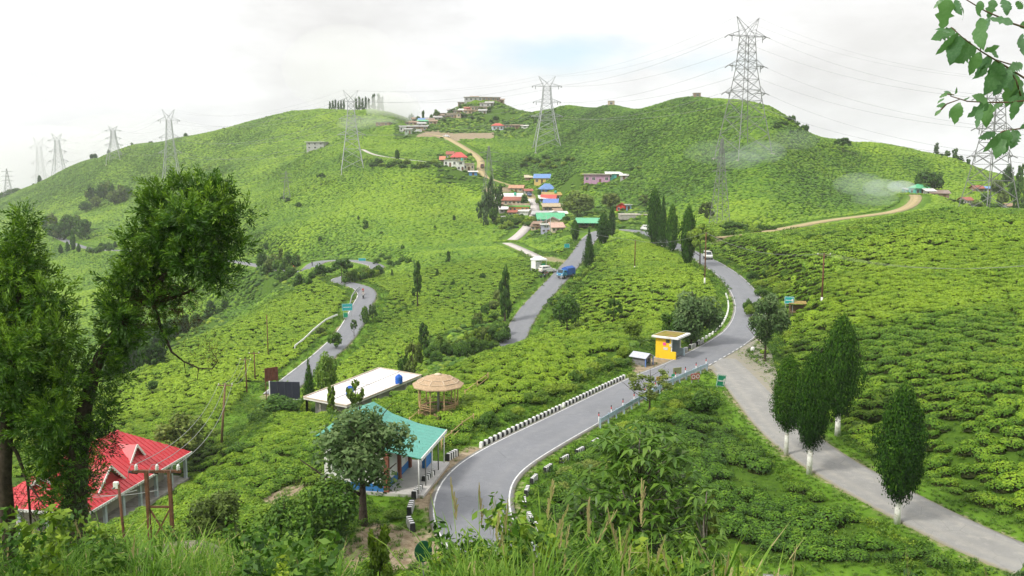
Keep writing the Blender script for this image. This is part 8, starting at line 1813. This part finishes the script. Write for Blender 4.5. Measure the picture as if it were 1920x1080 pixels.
# ================================================================== MIST, SMOKE, HAZE
def vol_mat(name, dens, col=(1, 1, 1)):
    m = bpy.data.materials.new(name); m.use_nodes = True; m.node_tree.nodes.clear(); t = NT(m); v = t.n('ShaderNodeVolumePrincipled'); v.inputs['Color'].default_value = (*col, 1); v.inputs['Density'].default_value = dens; v.inputs['Anisotropy'].default_value = .2; o = t.n('ShaderNodeOutputMaterial'); t.l(v.outputs[0], o.inputs['Volume']); m.cycles.homogeneous_volume = True if hasattr(m, 'cycles') and hasattr(m.cycles, 'homogeneous_volume') else None; return m
def puff(name, c, rad, rz, dens, label, col=(1, 1, 1)):
    mb = MB(); seg, ring = 20, 10; vs = [(0, 0, 1)]+[(math.sin(math.pi*i/ring)*math.cos(2*math.pi*k/seg), math.sin(math.pi*i/ring)*math.sin(2*math.pi*k/seg), math.cos(math.pi*i/ring)) for i in range(1, ring) for k in range(seg)]+[(0, 0, -1)]; e = len(vs)-1
    fs = [(0, 1+k, 1+(k+1) % seg) for k in range(seg)]+[(1+(i-1)*seg+k, 1+i*seg+k, 1+i*seg+(k+1) % seg, 1+(i-1)*seg+(k+1) % seg) for i in range(1, ring-1) for k in range(seg)]+[(e, 1+(ring-2)*seg+(k+1) % seg, 1+(ring-2)*seg+k) for k in range(seg)]
    mb.add(vs, fs); o = mb.build(name, vol_mat(name, dens, col)); o.location = c; o.scale = rad; o.rotation_euler = (0, 0, rz); return tag(o, label, 'mist', None, 'stuff')
def build_haze():
    lo = float(H.min())-1.5; mb = MB(); mb.add([(-1160, -40, lo), (1010, -40, lo), (1010, 1670, lo), (-1160, 1670, lo), (-1160, -40, 95), (1010, -40, 95), (1010, 1670, 95), (-1160, 1670, 95)], [(3, 2, 1, 0), (4, 5, 6, 7), (0, 1, 5, 4), (1, 2, 6, 5), (2, 3, 7, 6), (3, 0, 4, 7)])
    o = mb.build('haze', vol_mat('haze', HAZE, (.95, .98, 1))); tag(o, kind='stuff')

# ================================================================== BUILD
pad_flat(-42.2, 86.5, -34.6, 9.5, 9); pad_flat(-17, 104, -29.4, 7, 6); pad_flat(-8.3, 60.0, -21.12, 4.2, 3.5)
NOTEA += [([(0, 800), (345, 800), (345, 960), (200, 1080), (-300, 1080), (-300, 800)], 74, 100),
          ([(480, 690), (640, 640), (800, 690), (800, 770), (640, 790), (480, 770)], 94, 119), ([(700, 760), (850, 800), (830, 860), (780, 960), (660, 960)], 48, 68),
          ([(790, 730), (866, 730), (866, 800), (790, 810)], 72.0, 78), ([(1175, 640), (1300, 630), (1300, 690), (1175, 700)], 86, 112),
          ([(795, 640), (960, 580), (960, 690), (860, 700), (800, 720)], 112, 178), ([(925, 330), (1000, 345), (1075, 320), (1180, 320), (1180, 350), (1060, 360), (1065, 440), (990, 450), (920, 420)], 300, 400),
          ([(1040, 390), (1225, 385), (1225, 440), (1050, 450)], 284, 345), ([(740, 215), (1000, 180), (1000, 260), (740, 262)], 495, 640), ([(820, 290), (910, 290), (910, 345), (820, 345)], 405, 460),
          ([(200, 640), (420, 580), (440, 660), (330, 720), (200, 760)], 190, 300), ([(480, 470), (560, 470), (560, 550), (480, 550)], 230, 330)]
build_ground(); build_roads(); build_tea(); build_trees(); build_houses(); build_towers()
build_shelter(); build_gazebo(); build_hall(); build_green_shelter(); build_red_house(); build_boards(); build_furniture(); build_vehicles()
HAZE = .00016
build_cryptomerias(); build_branch(); build_grass(); build_undergrowth(); build_foreground(); build_mist(); build_haze()
